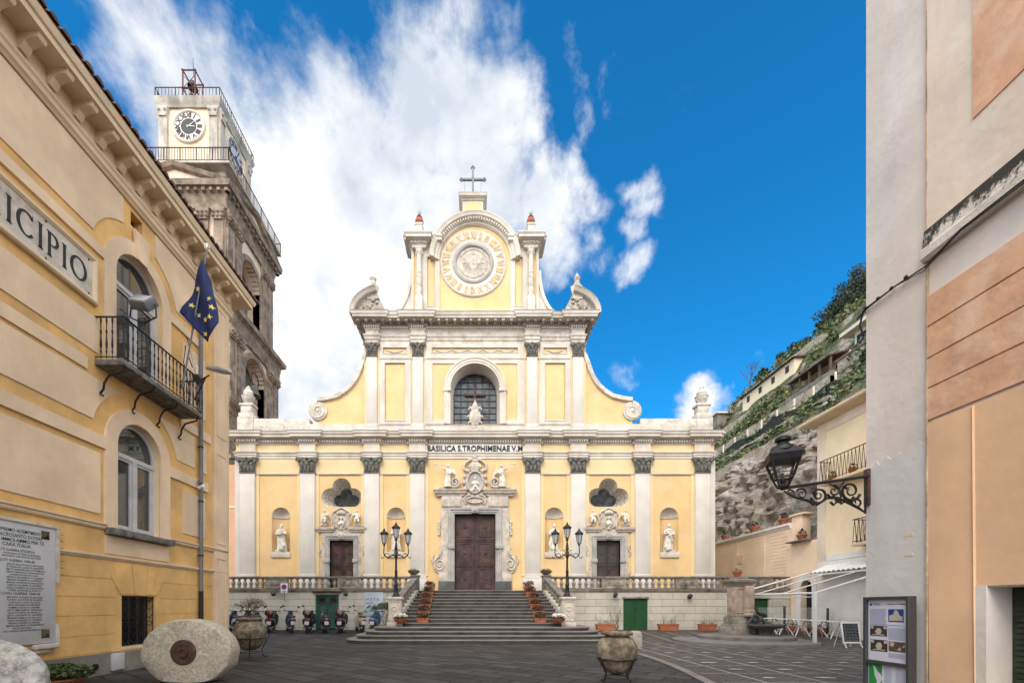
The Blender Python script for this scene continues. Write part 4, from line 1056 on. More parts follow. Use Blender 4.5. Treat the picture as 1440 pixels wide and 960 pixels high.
def portal_side(cx, dm):
    global DOORX
    Y = YF; DOORX = cx
    m = MB()
    m.plate([(cx-1.12, 2.34), (cx-.66, 2.34), (cx-.66, 5.2), (cx+.66, 5.2), (cx+.66, 2.34), (cx+1.12, 2.34), (cx+1.12, 5.78), (cx-1.12, 5.78)], [], 0, .06, XZ(Y))
    for s in (-1, 1):
        a, b = sorted((s*.5, s*1.3))
        m.sweep([(cx+a, Y), (cx+a, Y-.1), (cx+b, Y-.1), (cx+b, Y)], [(-.08, 5.66), (.02, 5.66), (.05, 5.74), (.10, 5.78), (.13, 5.86), (.13, 5.92), (-.08, 5.94)], PLAN)
        sp = spiral(cx+s*.88, 6.12, .17, .04, 180 if s > 0 else 0, 1.4, 24, 1)
        m.tube([(p[0], Y-.14, p[1]) for p in sp], .045, 6)
        m.tube([(cx+s*1.0, Y-.14, 6.05), (cx+s*1.25, Y-.14, 5.98)], [.08, .04], 6)
        for z in (3.2, 4.6):
            m.tube([(cx+s*1.16, Y-.04, z-.3), (cx+s*1.26, Y-.05, z-.1), (cx+s*1.16, Y-.05, z+.1), (cx+s*1.24, Y-.04, z+.3)], [.03, .06, .05, .03], 6)
    pm = m.build('side_portal_surround', M['carved'], church)
    g = MB()
    pr = [(0, -.24), (0, .08), (-.05, .08), (-.07, .12), (-.18, .12), (-.2, .16), (-.25, .16), (-.27, .07)]
    g.sweep([(cx-.66, 2.34), (cx-.66, 5.2), (cx+.66, 5.2), (cx+.66, 2.34)], pr, XZ(Y))
    for s in (-1, 1): g.rbox(cx+s*.80-.16, cx+s*.80+.16, Y-.2, Y, 3.95, 4.15, .015)
    g.rbox(cx-.15, cx+.15, Y-.22, Y, 5.24, 5.52, .015); g.sph(cx, Y-.23, 5.38, .08, .04, .08, 8)
    g.build('door_frame', M['marble'], pm)
    door(church, .66, 2.34, 5.2, Y+.2, 2, dm, 'side_door')
    c = MB(); cz = 6.22
    c.lathe([(.001, .08), (.36, .08), (.42, .03), (.42, 0)], n=24, M=Matrix.Translation((cx, Y, cz)) @ Matrix.Rotation(R(90), 4, 'X') @ Matrix.Diagonal((1, 1.15, 1, 1)))
    c.plate([(cx-.5, 5.9), (cx+.5, 5.9), (cx+.42, 6.9), (cx+.2, 6.95), (cx-.2, 6.95), (cx-.42, 6.9)], [], -.02, .08, XZ(Y))
    oval_ring(c, cx, cz, .22, .32, -.07, .14, Y, 22)
    for s in (-1, 1):
        c.tube([(cx+s*.5, Y-.1, 6.62), (cx+s*.45, Y-.12, 6.78), (cx+s*.28, Y-.12, 6.86), (cx+s*.1, Y-.12, 6.98)], [.06, .06, .06, .05], 6)
        c.tube([(cx+s*.4, Y-.1, 5.95), (cx+s*.47, Y-.1, 6.3), (cx+s*.38, Y-.1, 6.6)], .05, 6)
        c.sph(cx+s*.16, Y-.14, 6.72, .1, .08, .11, 8)
    c.sph(cx, Y-.14, 6.75, .13, .1, .13, 8); c.sph(cx, Y-.1, 5.86, .1, .08, .12, 8); c.sph(cx, Y-.1, 7.0, .1, .08, .07, 8)
    co_ = c.build('cartouche', M['carved'], church, voxel=.014)
    r_ = MB(); r_.sph(cx, Y-.12, 6.42, .085, .08, .11, 8); r_.sph(cx, Y-.1, 6.14, .18, .1, .2, 10); r_.tube([(cx-.16, Y-.14, 6.2), (cx-.1, Y-.2, 6.05), (cx+.08, Y-.2, 6.15)], .04, 6); r_.build('bust', M['statue'], co_, voxel=.013)
    for s in (-1, 1):
        a = MB(); fig(a, cx+s*.90, Y-.2, 6.1, .95, seat=True, wing=1, s=s, arm=[[(-.17, 0, .86), (-.3, .12, .7), (-.42, .1, .9)], [(.17, 0, .86), (.27, .1, .6), (.1, .25, .5)]])
        a.build('cherub', M['statue'], church, voxel=.013)
portal_side(-7.49, M['door_wood']); portal_side(7.49, M['door_bronze'])

def niche_statue(x, var, label):
    t = thing('statue', (x, YF+.08, 4.545), label, 'statue', 'marble saints in the facade niches')
    p = MB(); p.rbox(x-.3, x+.3, YF-.08, YF+.24, 4.546, 4.66, .015); p.build('base', M['statue'], t)
    m = MB(); z = 4.65; y = YF+.07; r2 = random.Random(var)
    h = 1.46
    prof = [(.26, 0), (.27, .1), (.235, .35), (.225, .6), (.215, .8), (.19, .92), (.215, 1.05), (.22, 1.14), (.15, 1.21), (.065, 1.24), (.06, 1.28)]
    n = 22; vs = []
    for (r_, hh) in prof:
        for i in range(n):
            a = 2*PI*i/n; f = 1+(.10*math.sin(a*7+var+hh*2.2)+.05*math.sin(a*11+hh*5))*(1-hh/1.3)
            vs.append((x+r_*f*math.cos(a)*(1.0)+(.03*math.sin(hh*4+var)), y+r_*f*.72*math.sin(a), z+hh))
    m.add(vs, [(k*n+i, k*n+(i+1) % n, (k+1)*n+(i+1) % n, (k+1)*n+i) for k in range(len(prof)-1) for i in range(n)]+[tuple(range(n-1, -1, -1)), tuple(range((len(prof)-1)*n, len(prof)*n))])
    m.sph(x+.01, y-.03, z+1.36, .085, .095, .12, 12)
    m.sph(x+.01, y-.12, z+1.35, .018, .02, .03, 6)           # nose
    m.sph(x+.01, y-.0, z+1.39, .10, .10, .11, 10)            # hair
    if var in (1, 2): m.tube([(x+.01, y-.1, z+1.28), (x+.01, y-.12, z+1.2), (x+.01, y-.11, z+1.1)], [.06, .05, .02], 7)   # beard
    sd_ = 1 if var % 2 else -1
    m.tube([(x+.18, y, z+1.14), (x+.27, y-.08, z+.9), (x+.08, y-.22, z+.86+.1*(sd_ > 0))], [.075, .065, .045], 8)
    m.tube([(x-.18, y, z+1.14), (x-.27, y-.08, z+.9), (x-.06, y-.22, z+.95-.1*(sd_ > 0))], [.075, .065, .045], 8)
    for dx in (-.02, .0, .02): m.tube([(x+.07*sd_, y-.22, z+.9+dx), (x-.04*sd_, y-.25, z+.93+dx)], .016, 5)
    if var == 1:   # book and a creature at the feet
        m.rbox(x-.16, x+.1, y-.30, y-.2, z+.84, z+1.06, .01); m.tube([(x+.12, y-.18, z), (x+.22, y-.2, z+.25), (x+.18, y-.2, z+.42)], [.12, .12, .06], 8)
    if var == 2: m.tube([(x+.24, y-.2, z+1.35), (x+.23, y-.22, z+.6), (x+.24, y-.2, z)], .02, 6)
    if var == 3: m.rbox(x-.04, x+.2, y-.29, y-.2, z+.8, z+.98, .01); m.tube([(x-.2, y-.1, z+.7), (x-.25, y-.16, z+.3), (x-.2, y-.2, z+.02)], [.05, .08, .05], 6)
    if var == 4: m.tube([(x-.12, y-.18, z), (x-.24, y-.18, z+.2), (x-.16, y-.16, z+.36)], [.13, .10, .05], 8); m.tube([(x-.16, y-.1, z+1.1), (x, y-.2, z+.8), (x+.18, y-.16, z+.45)], [.04, .07, .05], 7)
    m.build('robed_figure', M['statue'], t, voxel=.013)
niche_statue(NI[0], 1, 'bearded marble statue holding a book in the niche farthest left on the church front')
niche_statue(NI[1], 2, 'marble statue in the niche behind the left lamp post, between side door and main door')
niche_statue(NI[2], 3, 'marble statue in the niche behind the right lamp post, between main door and side door')
niche_statue(NI[3], 4, 'draped marble statue in the niche farthest right on the church front')

# terracotta pots on the gable
for s, lab in ((-1, 'left'), (1, 'right')):
    t = thing('clay_pot', (s*3.12, YF-.12, 22.74), 'round terracotta pot with spiky leaves on the %s shoulder of the clock gable' % lab, 'pot', 'terracotta pots on the gable')
    m = MB(); m.lathe([(.10, 0), (.18, .06), (.24, .2), (.22, .34), (.13, .42), (.12, .46), (.16, .5)], s*3.12, YF-.12, 22.74, 16); m.build('pot', M['terra'], t)
    m = MB()
    for k in range(9):
        a = k*2.4; m.tube([(s*3.12, YF-.12, 23.19), (s*3.12+.04*math.cos(a), YF-.12+.04*math.sin(a), 23.39), (s*3.12+.12*math.cos(a), YF-.12+.12*math.sin(a), 23.52+.03*(k % 3))], [.02, .015, .004], 4)
    m.build('agave_leaves', M['leafpale'], t)

# ------------------------------------------------------------------ terrace, balustrades, staircase
YT = 22.3; SX = .3
def baluster_mb():
    m = MB()
    m.box(-.085, .085, -.085, .085, 0, .05)
    m.lathe([(.05, .05), (.085, .08), (.05, .11), (.075, .15), (.105, .22), (.10, .28), (.06, .36), (.045, .42), (.06, .45), (.045, .47)], n=12)
    m.box(-.08, .08, -.08, .08, .47, .52)
    return m
def terrace():
    t = thing('church_terrace', (0, YT, .28), 'raised forecourt with pale block retaining wall in front of the church', 'terrace')
    holesL = [rect(PX(444, YT), PX(476.5, YT), .2, 1.5+(852-834)*YT/F-1.5+1.5-.0)]
    zt = PZ(834, YT)
    for s, (a, b) in ((-1, (-17.2, SX-3.62)), (1, (SX+3.62, 16.45))):
        m = MB()
        if s < 0:
            x0, x1 = PX(444, YT), PX(476.5, YT); zt = PZ(835, YT)
        else:
            x0, x1 = PX(876.5, YT), PX(911, YT); zt = PZ(841, YT)
        ex0, ex1 = PX(1064, YT), PX(1074, YT)
        pts = [(a, 0), (x0, 0), (x0, zt), (x1, zt), (x1, 0)]
        if s > 0: pts += [(14.55, 0), (14.55, PZ(841, YT)), (15.35, PZ(841, YT)), (15.35, 0)]
        pts += [(b, 0), (b, 2.26), (a, 2.26)]
        m.plate(pts, [], 0, -.35, XZ(YT))
        m.build('retaining_wall', M['ashlar'], t, smooth=0)
        led = MB(); led.sweep([(a, YT), (b, YT)], [(-.3, 2.24), (.03, 2.24), (.05, 2.3), (.08, 2.33), (.08, 2.40), (-.3, 2.40)], PLAN)
        led.build('wall_coping', M['agedstone'], t)
        # green doors
        specs = [(x0, x1, zt, s < 0)]
        if s > 0: specs.append((14.55, 15.35, PZ(841, YT), False))
        for (u, v, zz, old) in specs:
            d = MB()
            if old:
                mid = (u+v)/2
                for (p, q) in ((u, mid-.006), (mid+.006, v)):
                    d.box(p, q, YT+.12, YT+.17, .3, zz-.02)
                    frame(d, p+.06, q-.06, .4, zz-.55, .05, .03, YT+.12)
                    for k in range(3): d.box(p+.1+k*.14, p+.11+k*.14, YT+.115, YT+.12, .4, zz-.55)
                dd = d.build('cellar_door', M['olddoor'], t)
                for c in ((u+mid)/2, (v+mid)/2):
                    w = MB(); w.box(c-.16, c+.16, YT+.10, YT+.13, zz-.42, zz-.2); w.build('vent', M['glassdark'], dd)
                    w = MB(); frame(w, c-.16, c+.16, zz-.42, zz-.2, .03, .03, YT+.11); w.build('vent_frame', M['olddoor'], dd)
                fr = MB()
                fr.sweep([(u+.0, .3), (u, zz), (v, zz), (v, .3)], [(0, -.1), (0, .03), (.07, .03), (.07, -.1)], XZ(YT)); fr.build('door_frame', M['olddoor'], t)
                l = MB()
                for k in range(9):
                    x = u-.14+k*(v-u+.28)/9; l.lathe([(.07, 0), (.085, .2)], n=8, a0=0, a1=PI, M=Matrix.Translation((x+.08, YT+.02, zz+.11)) @ Matrix.Rotation(R(100), 4, 'X'))
                l.box(u-.14, v+.14, YT-.12, YT, zz+.07, zz+.12); l.build('door_hood', M['tile'], t)
            else:
                d.box(u, v, YT+.10, YT+.16, .28, zz)
                n = 2 if v-u > 1 else 1
                for k in range(n):
                    p = u+(v-u)*k/n; q = u+(v-u)*(k+1)/n
                    frame(d, p+.05, q-.05, .36, zz-.06, .04, .02, YT+.10)
                    for r_ in range(5): d.box(p+.08, q-.08, YT+.092, YT+.10, .5+r_*.25, .51+r_*.25)
                dd = d.build('cellar_door', M['greendoor'], t)
                h = MB(); h.rbox((u+v)/2+.03, (u+v)/2+.07, YT+.05, YT+.10, 1.25, 1.4, .008); h.build('handle', M['brass'], dd)
                l = MB(); l.rbox(u-.06, v+.06, YT-.06, YT+.05, zz+.0, zz+.10, .015); l.build('lintel', M['agedstone'], t)
    f = MB(); f.box(-17.2, 16.45, YT+.36, YT+3.6, 2.0, 2.335); f.box(-17.2, SX-3.4, YT+.05, YT+.36, 2.262, 2.335); f.box(SX+3.4, 16.45, YT+.05, YT+.36, 2.262, 2.335)
    f.build('terrace_floor', M['basalt'], t)
    # wall floodlights along the terrace wall
    for x, y, lab in ((385.6, 834, 'above the parked scooters on the left'), (486.7, 834, 'just right of the old green cellar door'), (864.5, 836, 'just left of the bright green door'), (969, 838, 'right of the bright green door above planters')):
        X, Z = PX(x, YT-.1), PZ(y, YT-.1)
        w = thing('wall_light', (X, YT, Z), 'small black spotlight on the pale block wall, %s' % lab, 'light', 'spotlights on the terrace wall')
        m = MB(); m.tube([(X, YT, Z+.02), (X, YT-.12, Z+.02), (X, YT-.16, Z-.06)], .02, 6); m.lathe([(.05, 0), (.07, .04), (.07, .06)], n=12, M=Matrix.Translation((X, YT, Z)) @ Matrix.Rotation(R(90), 4, 'X')); m.build('bracket', M['iron'], w)
        m = MB(); m.lathe([(.07, -.1), (.10, -.06), (.11, .06), (.12, .10)], n=14, M=Matrix.Translation((X, YT-.2, Z-.02)) @ Matrix.Rotation(R(50), 4, 'X')); m.build('lamp_head', M['iron'], w)
terrace()

bal_mesh = None
def balustrade(xs0, xs1, panels, name_lab, ends):
    global bal_mesh
    t = thing('balustrade', ((xs0+xs1)/2, YT-.02, 2.40), name_lab, 'balustrade', 'stone balustrades of the church forecourt')
    m = MB(); m.rbox(xs0, xs1, YT-.13, YT+.12, 2.945, 3.06, .03); m.build('handrail', M['railstone'], t)
    m = MB(); m.rbox(xs0, xs1, YT-.11, YT+.11, 2.402, 2.45, .01); m.build('base_rail', M['agedstone'], t)
    spans = []; x = xs0
    for (a, b) in panels:
        spans.append((x, a)); x = b
        p = MB(); p.rbox(a, b, YT-.10, YT+.10, 2.44, 2.95, .012)
        frame(p, a+.08, b-.08, 2.49, 2.90, .04, .03, YT-.10)
        cx = (a+b)/2; hw = (b-a)/2-.2
        if hw > .25:
            p.sph(cx, YT-.11, 2.70, .15, .05, .13, 10)
            for s in (-1, 1):
                p.tube([(cx+s*(.17+hw*.55*(1-math.cos(k*.5))/2), YT-.115, 2.70+.12*math.sin(k*.9)) for k in range(8)], [.03]*6+[.02, .01], 5)
                p.tube([(cx+s*(.3+.08*math.cos(k*.7)), YT-.115, 2.66+.08*math.sin(k*.7)) for k in range(8)], .018, 5)
        p.build('relief_panel', M['agedstone'], t)
    spans.append((x, xs1))
    for (a, b) in spans:
        n = max(1, round((b-a)/.315)) if b-a > .25 else 0
        for i in range(n):
            X = a+(b-a)*(i+.5)/n
            if bal_mesh is None:
                o = baluster_mb().build('baluster', M['agedstone'], None); bal_mesh = o.data
                o.parent = t
            else:
                o = bpy.data.objects.new('baluster', bal_mesh); C.objects.link(o); o.parent = t
            o.location = Vector((X, YT, 2.435))-t.location
q = lambda x: PX(x, YT-.1)
balustrade(-17.1, SX-3.42, [(q(372.5), q(404)), (q(474.5), q(504))], 'weathered stone balustrade left of the church stairs, above the parked scooters', 0)
balustrade(SX+3.42, 16.4, [(q(846.5), q(879)), (q(950.5), q(982.5)), (q(1055), q(1087))], 'weathered stone balustrade right of the church stairs, above the green doors', 0)

def stairs():
    t = thing('staircase', (SX, 17, 0), 'wide grey stone stairs with curved lower steps rising to the church door', 'stairs')
    for i in range(4):
        hw = 5.75-.31*i; yf = 17+.4*i; z = .15*(i+1); r_ = 1.25-.1*i
        pts = [(SX+hw-r_+r_*math.sin(R(a)), yf+r_-r_*math.cos(R(a))) for a in range(0, 91, 10)]
        pts = [(2*SX-x, y) for x, y in pts[::-1]] + pts
        out = pts + [(SX+hw, 21.9), (SX-hw, 21.9)] if i < 1 else pts+[(SX+hw, 20.9), (SX-hw, 20.9)]
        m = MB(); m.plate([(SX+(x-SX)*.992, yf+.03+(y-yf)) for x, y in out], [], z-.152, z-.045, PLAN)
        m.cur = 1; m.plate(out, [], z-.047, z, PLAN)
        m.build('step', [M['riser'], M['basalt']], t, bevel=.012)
    n = 11; rz = (2.34-.60)/n
    for i in range(n):
        y = 19.15+.318*i; f = i/(n-1); hw = 3.72*(1-f)+3.3*f; z = .6+rz*(i+1)
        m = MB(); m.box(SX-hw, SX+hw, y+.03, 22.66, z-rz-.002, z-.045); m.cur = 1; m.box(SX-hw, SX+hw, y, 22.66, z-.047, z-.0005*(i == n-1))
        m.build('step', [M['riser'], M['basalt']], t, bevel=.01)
    for s, lab in ((-1, 'left'), (1, 'right')):
        # flank wall, sloping rail
        bx, tx = SX+s*3.9, SX+s*3.42
        b = thing('stair_balustrade', (bx, 19.35, .6), 'sloping stone handrail with end post on the %s side of the church stairs' % lab, 'handrail', 'sloping stair handrails')
        w = MB(); y0, y1 = 19.55, YT+.02
        def strip(m, za0, za1, zb0, zb1, hw, ya=y0, yb=y1):
            f0 = 0; xa, xb = bx, tx
            m.add([(xa-hw, ya, za0), (xa+hw, ya, za0), (xa+hw, ya, za1), (xa-hw, ya, za1), (xb-hw, yb, zb0), (xb+hw, yb, zb0), (xb+hw, yb, zb1), (xb-hw, yb, zb1)], [(0,1,2,3), (4,7,6,5), (0,4,5,1), (1,5,6,2), (2,6,7,3), (3,7,4,0)])
        strip(w, .3, 1.12, .3, 2.42, .17); w.build('stair_cheek', M['ashlar'], b, smooth=0)
        w = MB(); strip(w, 1.70, 1.82, 2.93, 3.05, .16); w.build('sloping_rail', M['railstone'], b, bevel=.02)
        for k in range(8):
            f = (k+.5)/8; X = bx+(tx-bx)*f; Y = y0+(y1-y0)*f; z = 1.12+(2.42-1.12)*f
            o = bpy.data.objects.new('baluster', bal_mesh); C.objects.link(o); o.parent = b
            o.location = Vector((X, Y, z-.03))-b.location; o.scale = (1, 1, 1.17)
        p = MB(); p.rbox(bx-.28, bx+.28, 19.1, 19.6, .6, 1.80, .015); p.rbox(bx-.33, bx+.33, 19.05, 19.65, .6, .78, .015); p.rbox(bx-.33, bx+.33, 19.05, 19.65, 1.8, 1.93, .03)
        frame(p, bx-.2, bx+.2, .9, 1.7, .04, .03, 19.1)
        p.tube([(bx+.10*math.cos(k*.6), 19.09, 1.4+.10*math.sin(k*.6)) for k in range(11)], .025, 5); p.tube([(bx, 19.09, 1.3), (bx-.08, 19.09, 1.15), (bx+.06, 19.09, 1.0)], .025, 5)
        p.build('end_post', M['ashlar'] if 0 else M['carved'], b)
        p = MB(); p.rbox(tx-.2, tx+.2, YT-.16, YT+.2, 2.36, 3.06, .02); p.rbox(tx-.24, tx+.24, YT-.2, YT+.24, 3.04, 3.13, .02); p.build('top_post', M['railstone'], b)
        # triple street lamp on the end post
        lx, ly, lz = bx-.02*s, 19.35, 1.93
        L_ = thing('street_lamp', (lx, ly, lz), 'black cast iron lamp post with three lanterns on the %s stair post' % lab, 'street lamp', 'triple lanterns flanking the stairs')
        m = MB(); m.lathe([(.2, 0), (.2, .05), (.15, .08), (.14, .14), (.1, .2), (.085, .5), (.10, .55), (.075, .6), (.06, 1.1), (.08, 1.15), (.055, 1.2), (.045, 1.75), (.075, 1.8), (.09, 1.9), (.06, 1.98), (.05, 2.1), (.08, 2.15), (.06, 2.3), (.03, 2.5), (.05, 2.55), (.09, 2.6)], lx, ly, lz, 12)
        m.build('post', M['iron'], L_)
        def lantern(x, y, z, sc=1.):
            m = MB(); h = .42*sc
            g = MB(); g.lathe([(.085*sc, .02), (.15*sc, h)], x, y, z, 6); 
            m.lathe([(.02, -.12*sc), (.05*sc, -.06*sc), (.03*sc, -.03), (.09*sc, 0), (.09*sc, .02)], x, y, z, 8)
            for k in range(6):
                a = k*PI/3; m.tube([(x+.088*sc*math.cos(a), y+.088*sc*math.sin(a), z+.02), (x+.155*sc*math.cos(a), y+.155*sc*math.sin(a), z+h)], .011, 4)
            m.lathe([(.17*sc, h), (.19*sc, h+.03*sc), (.17*sc, h+.06*sc), (.13*sc, h+.13*sc), (.06*sc, h+.18*sc), (.07*sc, h+.20*sc), (.03*sc, h+.23*sc), (.04*sc, h+.26*sc), (.001, h+.32*sc)], x, y, z, 12)
            for k in range(12):
                a = k*PI/6; m.sph(x+.18*sc*math.cos(a), y+.18*sc*math.sin(a), z+h+.07*sc, .022, n=5)
            o = m.build('lantern', M['iron'], L_)
            g.build('lantern_glass', M['lampglass'], o)
        lantern(lx, ly, lz+2.66, 1.)
        for d in (-1, 1):
            m = MB()
            m.tube([(lx, ly, lz+1.9), (lx+d*.18, ly, lz+1.88), (lx+d*.36, ly, lz+1.78), (lx+d*.52, ly, lz+1.86), (lx+d*.56, ly, lz+2.02), (lx+d*.54, ly, lz+2.3)], [.03, .028, .026, .026, .024, .022], 7)
            m.tube([(lx+d*(.40+.11*math.cos(k*.6)), ly, lz+1.86+.11*math.sin(k*.6)) for k in range(9)], .016, 5)
            m.tube([(lx+d*(.16+.09*math.cos(k*.6+1)), ly, lz+2.02+.09*math.sin(k*.6+1)) for k in range(9)], .016, 5)
            m.tube([(lx+d*.54, ly, lz+1.80), (lx+d*.64, ly, lz+1.74), (lx+d*.68, ly, lz+1.83)], .018, 5)
            m.build('arm', M['iron'], L_)
            lantern(lx+d*.54, ly, lz+2.40, .98)
stairs()
# ------------------------------------------------------------------ bell tower behind the town hall
def tower():
    t = thing('bell_tower', (-19.2, 30.6, 0), 'tall stone bell tower with clock faces, rising behind the town hall roof', 'tower')
    D = 27.5; tx, ty = -.6975*D, 1.1125*D
    def face(k):      # matrix taking local (u along face, depth out, z) to the k-th face
        return Matrix.Translation((tx, ty, 0)) @ Matrix.Rotation(k*PI/2, 4, 'Z')
    P = lambda Mx, Yf: (lambda u, v, b: Mx @ Vector((u, -Yf-b, v)))
    plaster = mat('tower_plaster', (.78,.61,.46), .9, .08, 1, bump=.2, stain=.5, stain_col=(.4,.3,.22), stain_scale=.8, streak=1)
    dark = mat('tower_piperno', (.37,.275,.205), .9, .3, 2, bump=.5, bscale=12, stain=.7, stain_col=(.05,.045,.04), stain_scale=1.2)
    grey = mat('tower_grey_stone', (.56,.51,.44), .9, .15, 2, bump=.4, stain=.8, stain_col=(.15,.13,.11), stain_scale=1.2, streak=1)
    def sq(h): return [(tx-h, ty-h), (tx+h, ty-h), (tx+h, ty+h), (tx-h, ty+h)]
    def ring(m, h, prof): m.sweep(sq(h), prof, PLAN, closed=True)
    # (half width, z0, z1, z of capital top)
    def stage(h, z0, z1, arch_w, arch_z0, arch_z, two=True, bell=False):
        w = MB()
        for k in range(4):
            Mx = face(k)
            hh = h-.0 if k % 2 == 0 else h-.0
            w.plate(rect(-h+.001*k, h-.001*k, z0, z1), [arched(0, arch_w, arch_z0, arch_z, 14)], 0, -.9, P(Mx, h))
        w.build('stage_wall', plaster, t)
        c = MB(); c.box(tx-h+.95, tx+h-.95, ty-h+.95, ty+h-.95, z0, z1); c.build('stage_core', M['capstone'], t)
        for k in range(4):
            Mx = face(k)
            a = MB(); a.sweep([(-arch_w, arch_z0), (-arch_w, arch_z)]+arc(0, arch_z, arch_w, 180, 0, 18)[1:]+[(arch_w, arch_z0)], [(0, -.5), (0, .08), (-.1, .12), (-.32, .12), (-.36, 0)], P(Mx, h))
            a.build('arch_trim', dark, t)
            if k in (0, 1, 3):
                for u in (-h+.36, -h+1.35, h-1.35, h-.36):
                    b = MB(); b.plate(rect(u-.32, u+.32, z0, z1-.75), [], 0, .16, P(Mx, h)); 
                    b.plate(rect(u-.38, u+.38, z0, z0+.5), [], .15, .24, P(Mx, h))
                    b.build('tower_pilaster', dark, t)
                    b = MB(); b.plate([(u-.3, z1-.75), (u+.3, z1-.75), (u+.44, z1), (u-.44, z1)], [], 0, .26, P(Mx, h))
                    for q in (-.28, 0, .28):
                        for zz in (.2, .45): b.sph(*(Mx @ Vector((u+q, -h-.27, z1-.75+zz))), .12, n=6)
                    b.build('tower_capital', dark, t)
            if bell:
                b = MB(); q = Mx @ Vector((0, -h+.15, 0))
                b.lathe([(.55, 0), (.5, .1), (.38, .35), (.32, .7), (.2, .85), (.05, .92)], q.x, q.y, arch_z-1.15, 16); o = b.build('bell', M['capstone'], t)
                b = MB(); p0 = Mx @ Vector((-.3, -h+.2, arch_z+.0)); r0 = .45
                cen = Mx @ Vector((0, -h-.02, arch_z-.05)); ax = (Mx @ Vector((1, 0, 0)) - Mx @ Vector((0, 0, 0)))
                b.tube([cen+ax*(.5*math.cos(i*PI/8))+Vector((0, 0, .5*math.sin(i*PI/8))) for i in range(17)], .035, 5); b.build('bell_wheel', M['iron'], t)
    lo, mid_ = .123*D, .1125*D
    b = MB(); b.box(tx-lo-.25, tx+lo+.25, ty-lo-.25, ty+lo+.25, 0, 10.6); b.build('tower_base', plaster, t)
    # stage below: blind piperno block
    b = MB(); b.box(tx-lo-.1, tx+lo+.1, ty-lo-.1, ty+lo+.1, 10.6, 14.2); b.build('blind_stage', dark, t)
    b = MB()
    for k in range(4): b.plate(rect(-lo+1.9, lo-1.9, 11.5, 13.6), [], -.3, .13, P(face(k), lo+.005*k))
    b.build('blind_panel', plaster, t)
    def band(name, h, prof, m_=None): q = MB(); ring(q, h, prof); return q.build(name, m_ or dark, t)
    band('string_band', lo+.1, [(-.5, 10.4), (.15, 10.4), (.25, 10.7), (.4, 10.8), (.4, 11.0), (-.5, 11.1)])
    band('string_band', lo, [(-.5, 13.9), (.15, 13.9), (.2, 14.2), (.45, 14.4), (.5, 14.65), (-.5, 14.8)])
    stage(lo, 14.8, 19.5, 1.35, 15.2, 17.7, bell=True)
    band('stage_cornice', lo, [(-.8, 19.5), (.16, 19.5), (.18, 20.0), (.22, 20.1), (.24, 20.4), (.4, 20.55), (.52, 20.6), (.56, 20.9), (-.8, 21.0)])
    stage(mid_, 21.0, 27.0, 1.25, 21.6, 24.7)
    band('stage_cornice', mid_, [(-.8, 27.0), (.16, 27.0), (.18, 27.45), (.22, 27.55), (.26, 27.85), (.4, 28.05), (.58, 28.1), (.62, 28.45), (-.8, 28.5)])
    # brackets and pediments
    for k in range(4):
        Mx = face(k)
        for i in range(15):
            u = -mid_-.3+(2*mid_+.6)*i/14
            b = MB(); b.plate(rect(u-.1, u+.1, 27.86, 28.08), [], .15, .48, P(Mx, mid_)); b.build('cornice_bracket', dark, t)
        b = MB(); H = 1.15; wd = mid_+.6
        b.plate([(-wd+.25, 28.5), (wd-.25, 28.5), (0, 28.5+H-.15)], [], -.3, .3, P(Mx, mid_)); b.build('pediment_field', plaster, t)
        b = MB()
        b.sweep([(-wd, 28.48), (0, 28.48+H), (wd, 28.48)], [(-.0, -.3), (-.0, .62), (.22, .52), (.32, .25), (.32, -.3)], P(Mx, mid_)); b.build('raking_cornice', dark, t)
    b = MB(); b.box(tx-mid_, tx+mid_, ty-mid_, ty+mid_, 28.5, 29.5); b.build('upper_plinth', grey, t)
    def railing(h, z0, z1, name, mt, r_=.02, step=.15):
        for k in range(4):
            Mx = face(k); q = MB()
            for zz in (z1, z0+.06): q.tube([Mx @ Vector((-h, -h, zz)), Mx @ Vector((h, -h, zz))], r_*1.4, 5)
            n = int(2*h/step)
            for i in range(n+1): u = -h+2*h*i/n; q.tube([Mx @ Vector((u, -h, z0)), Mx @ Vector((u, -h, z1))], r_*(1.6 if i % 6 == 0 else .8), 4)
            q.build(name, mt, t)
    railing(mid_+.5, 29.64, 30.5, 'balcony_railing', M['rust'], .022, .17)
    b = MB(); b.box(tx-mid_-.55, tx+mid_+.55, ty-mid_-.55, ty+mid_+.55, 29.5, 29.64); b.build('balcony_slab', grey, t)
    h3 = .071*D
    b = MB(); b.box(tx-h3-.1, tx+h3+.1, ty-h3-.1, ty+h3+.1, 29.64, 31.2); b.build('clock_stage_base', plaster, t)
    b = MB(); b.box(tx-h3, tx+h3, ty-h3, ty+h3, 31.2, 34.9); b.build('clock_stage', M['peachwall'], t)
    for k in range(4):
        Mx = face(k)
        for s in (-1, 1):
            u = s*(h3-.28)
            b = MB(); b.plate(rect(u-.27, u+.27, 31.2, 34.2), [], 0, .14, P(Mx, h3)); b.plate(rect(u-.32, u+.32, 31.2, 31.55), [], .13, .2, P(Mx, h3)); b.build('clock_stage_pilaster', grey, t)
            b = MB(); b.plate([(u-.25, 34.2), (u+.25, 34.2), (u+.36, 34.84), (u-.36, 34.84)], [], 0, .22, P(Mx, h3))
            for q in (-.2, .2): b.sph(*(Mx @ Vector((u+q, -h3-.22, 34.6))), .12, n=6)
            b.build('tower_capital', grey, t)
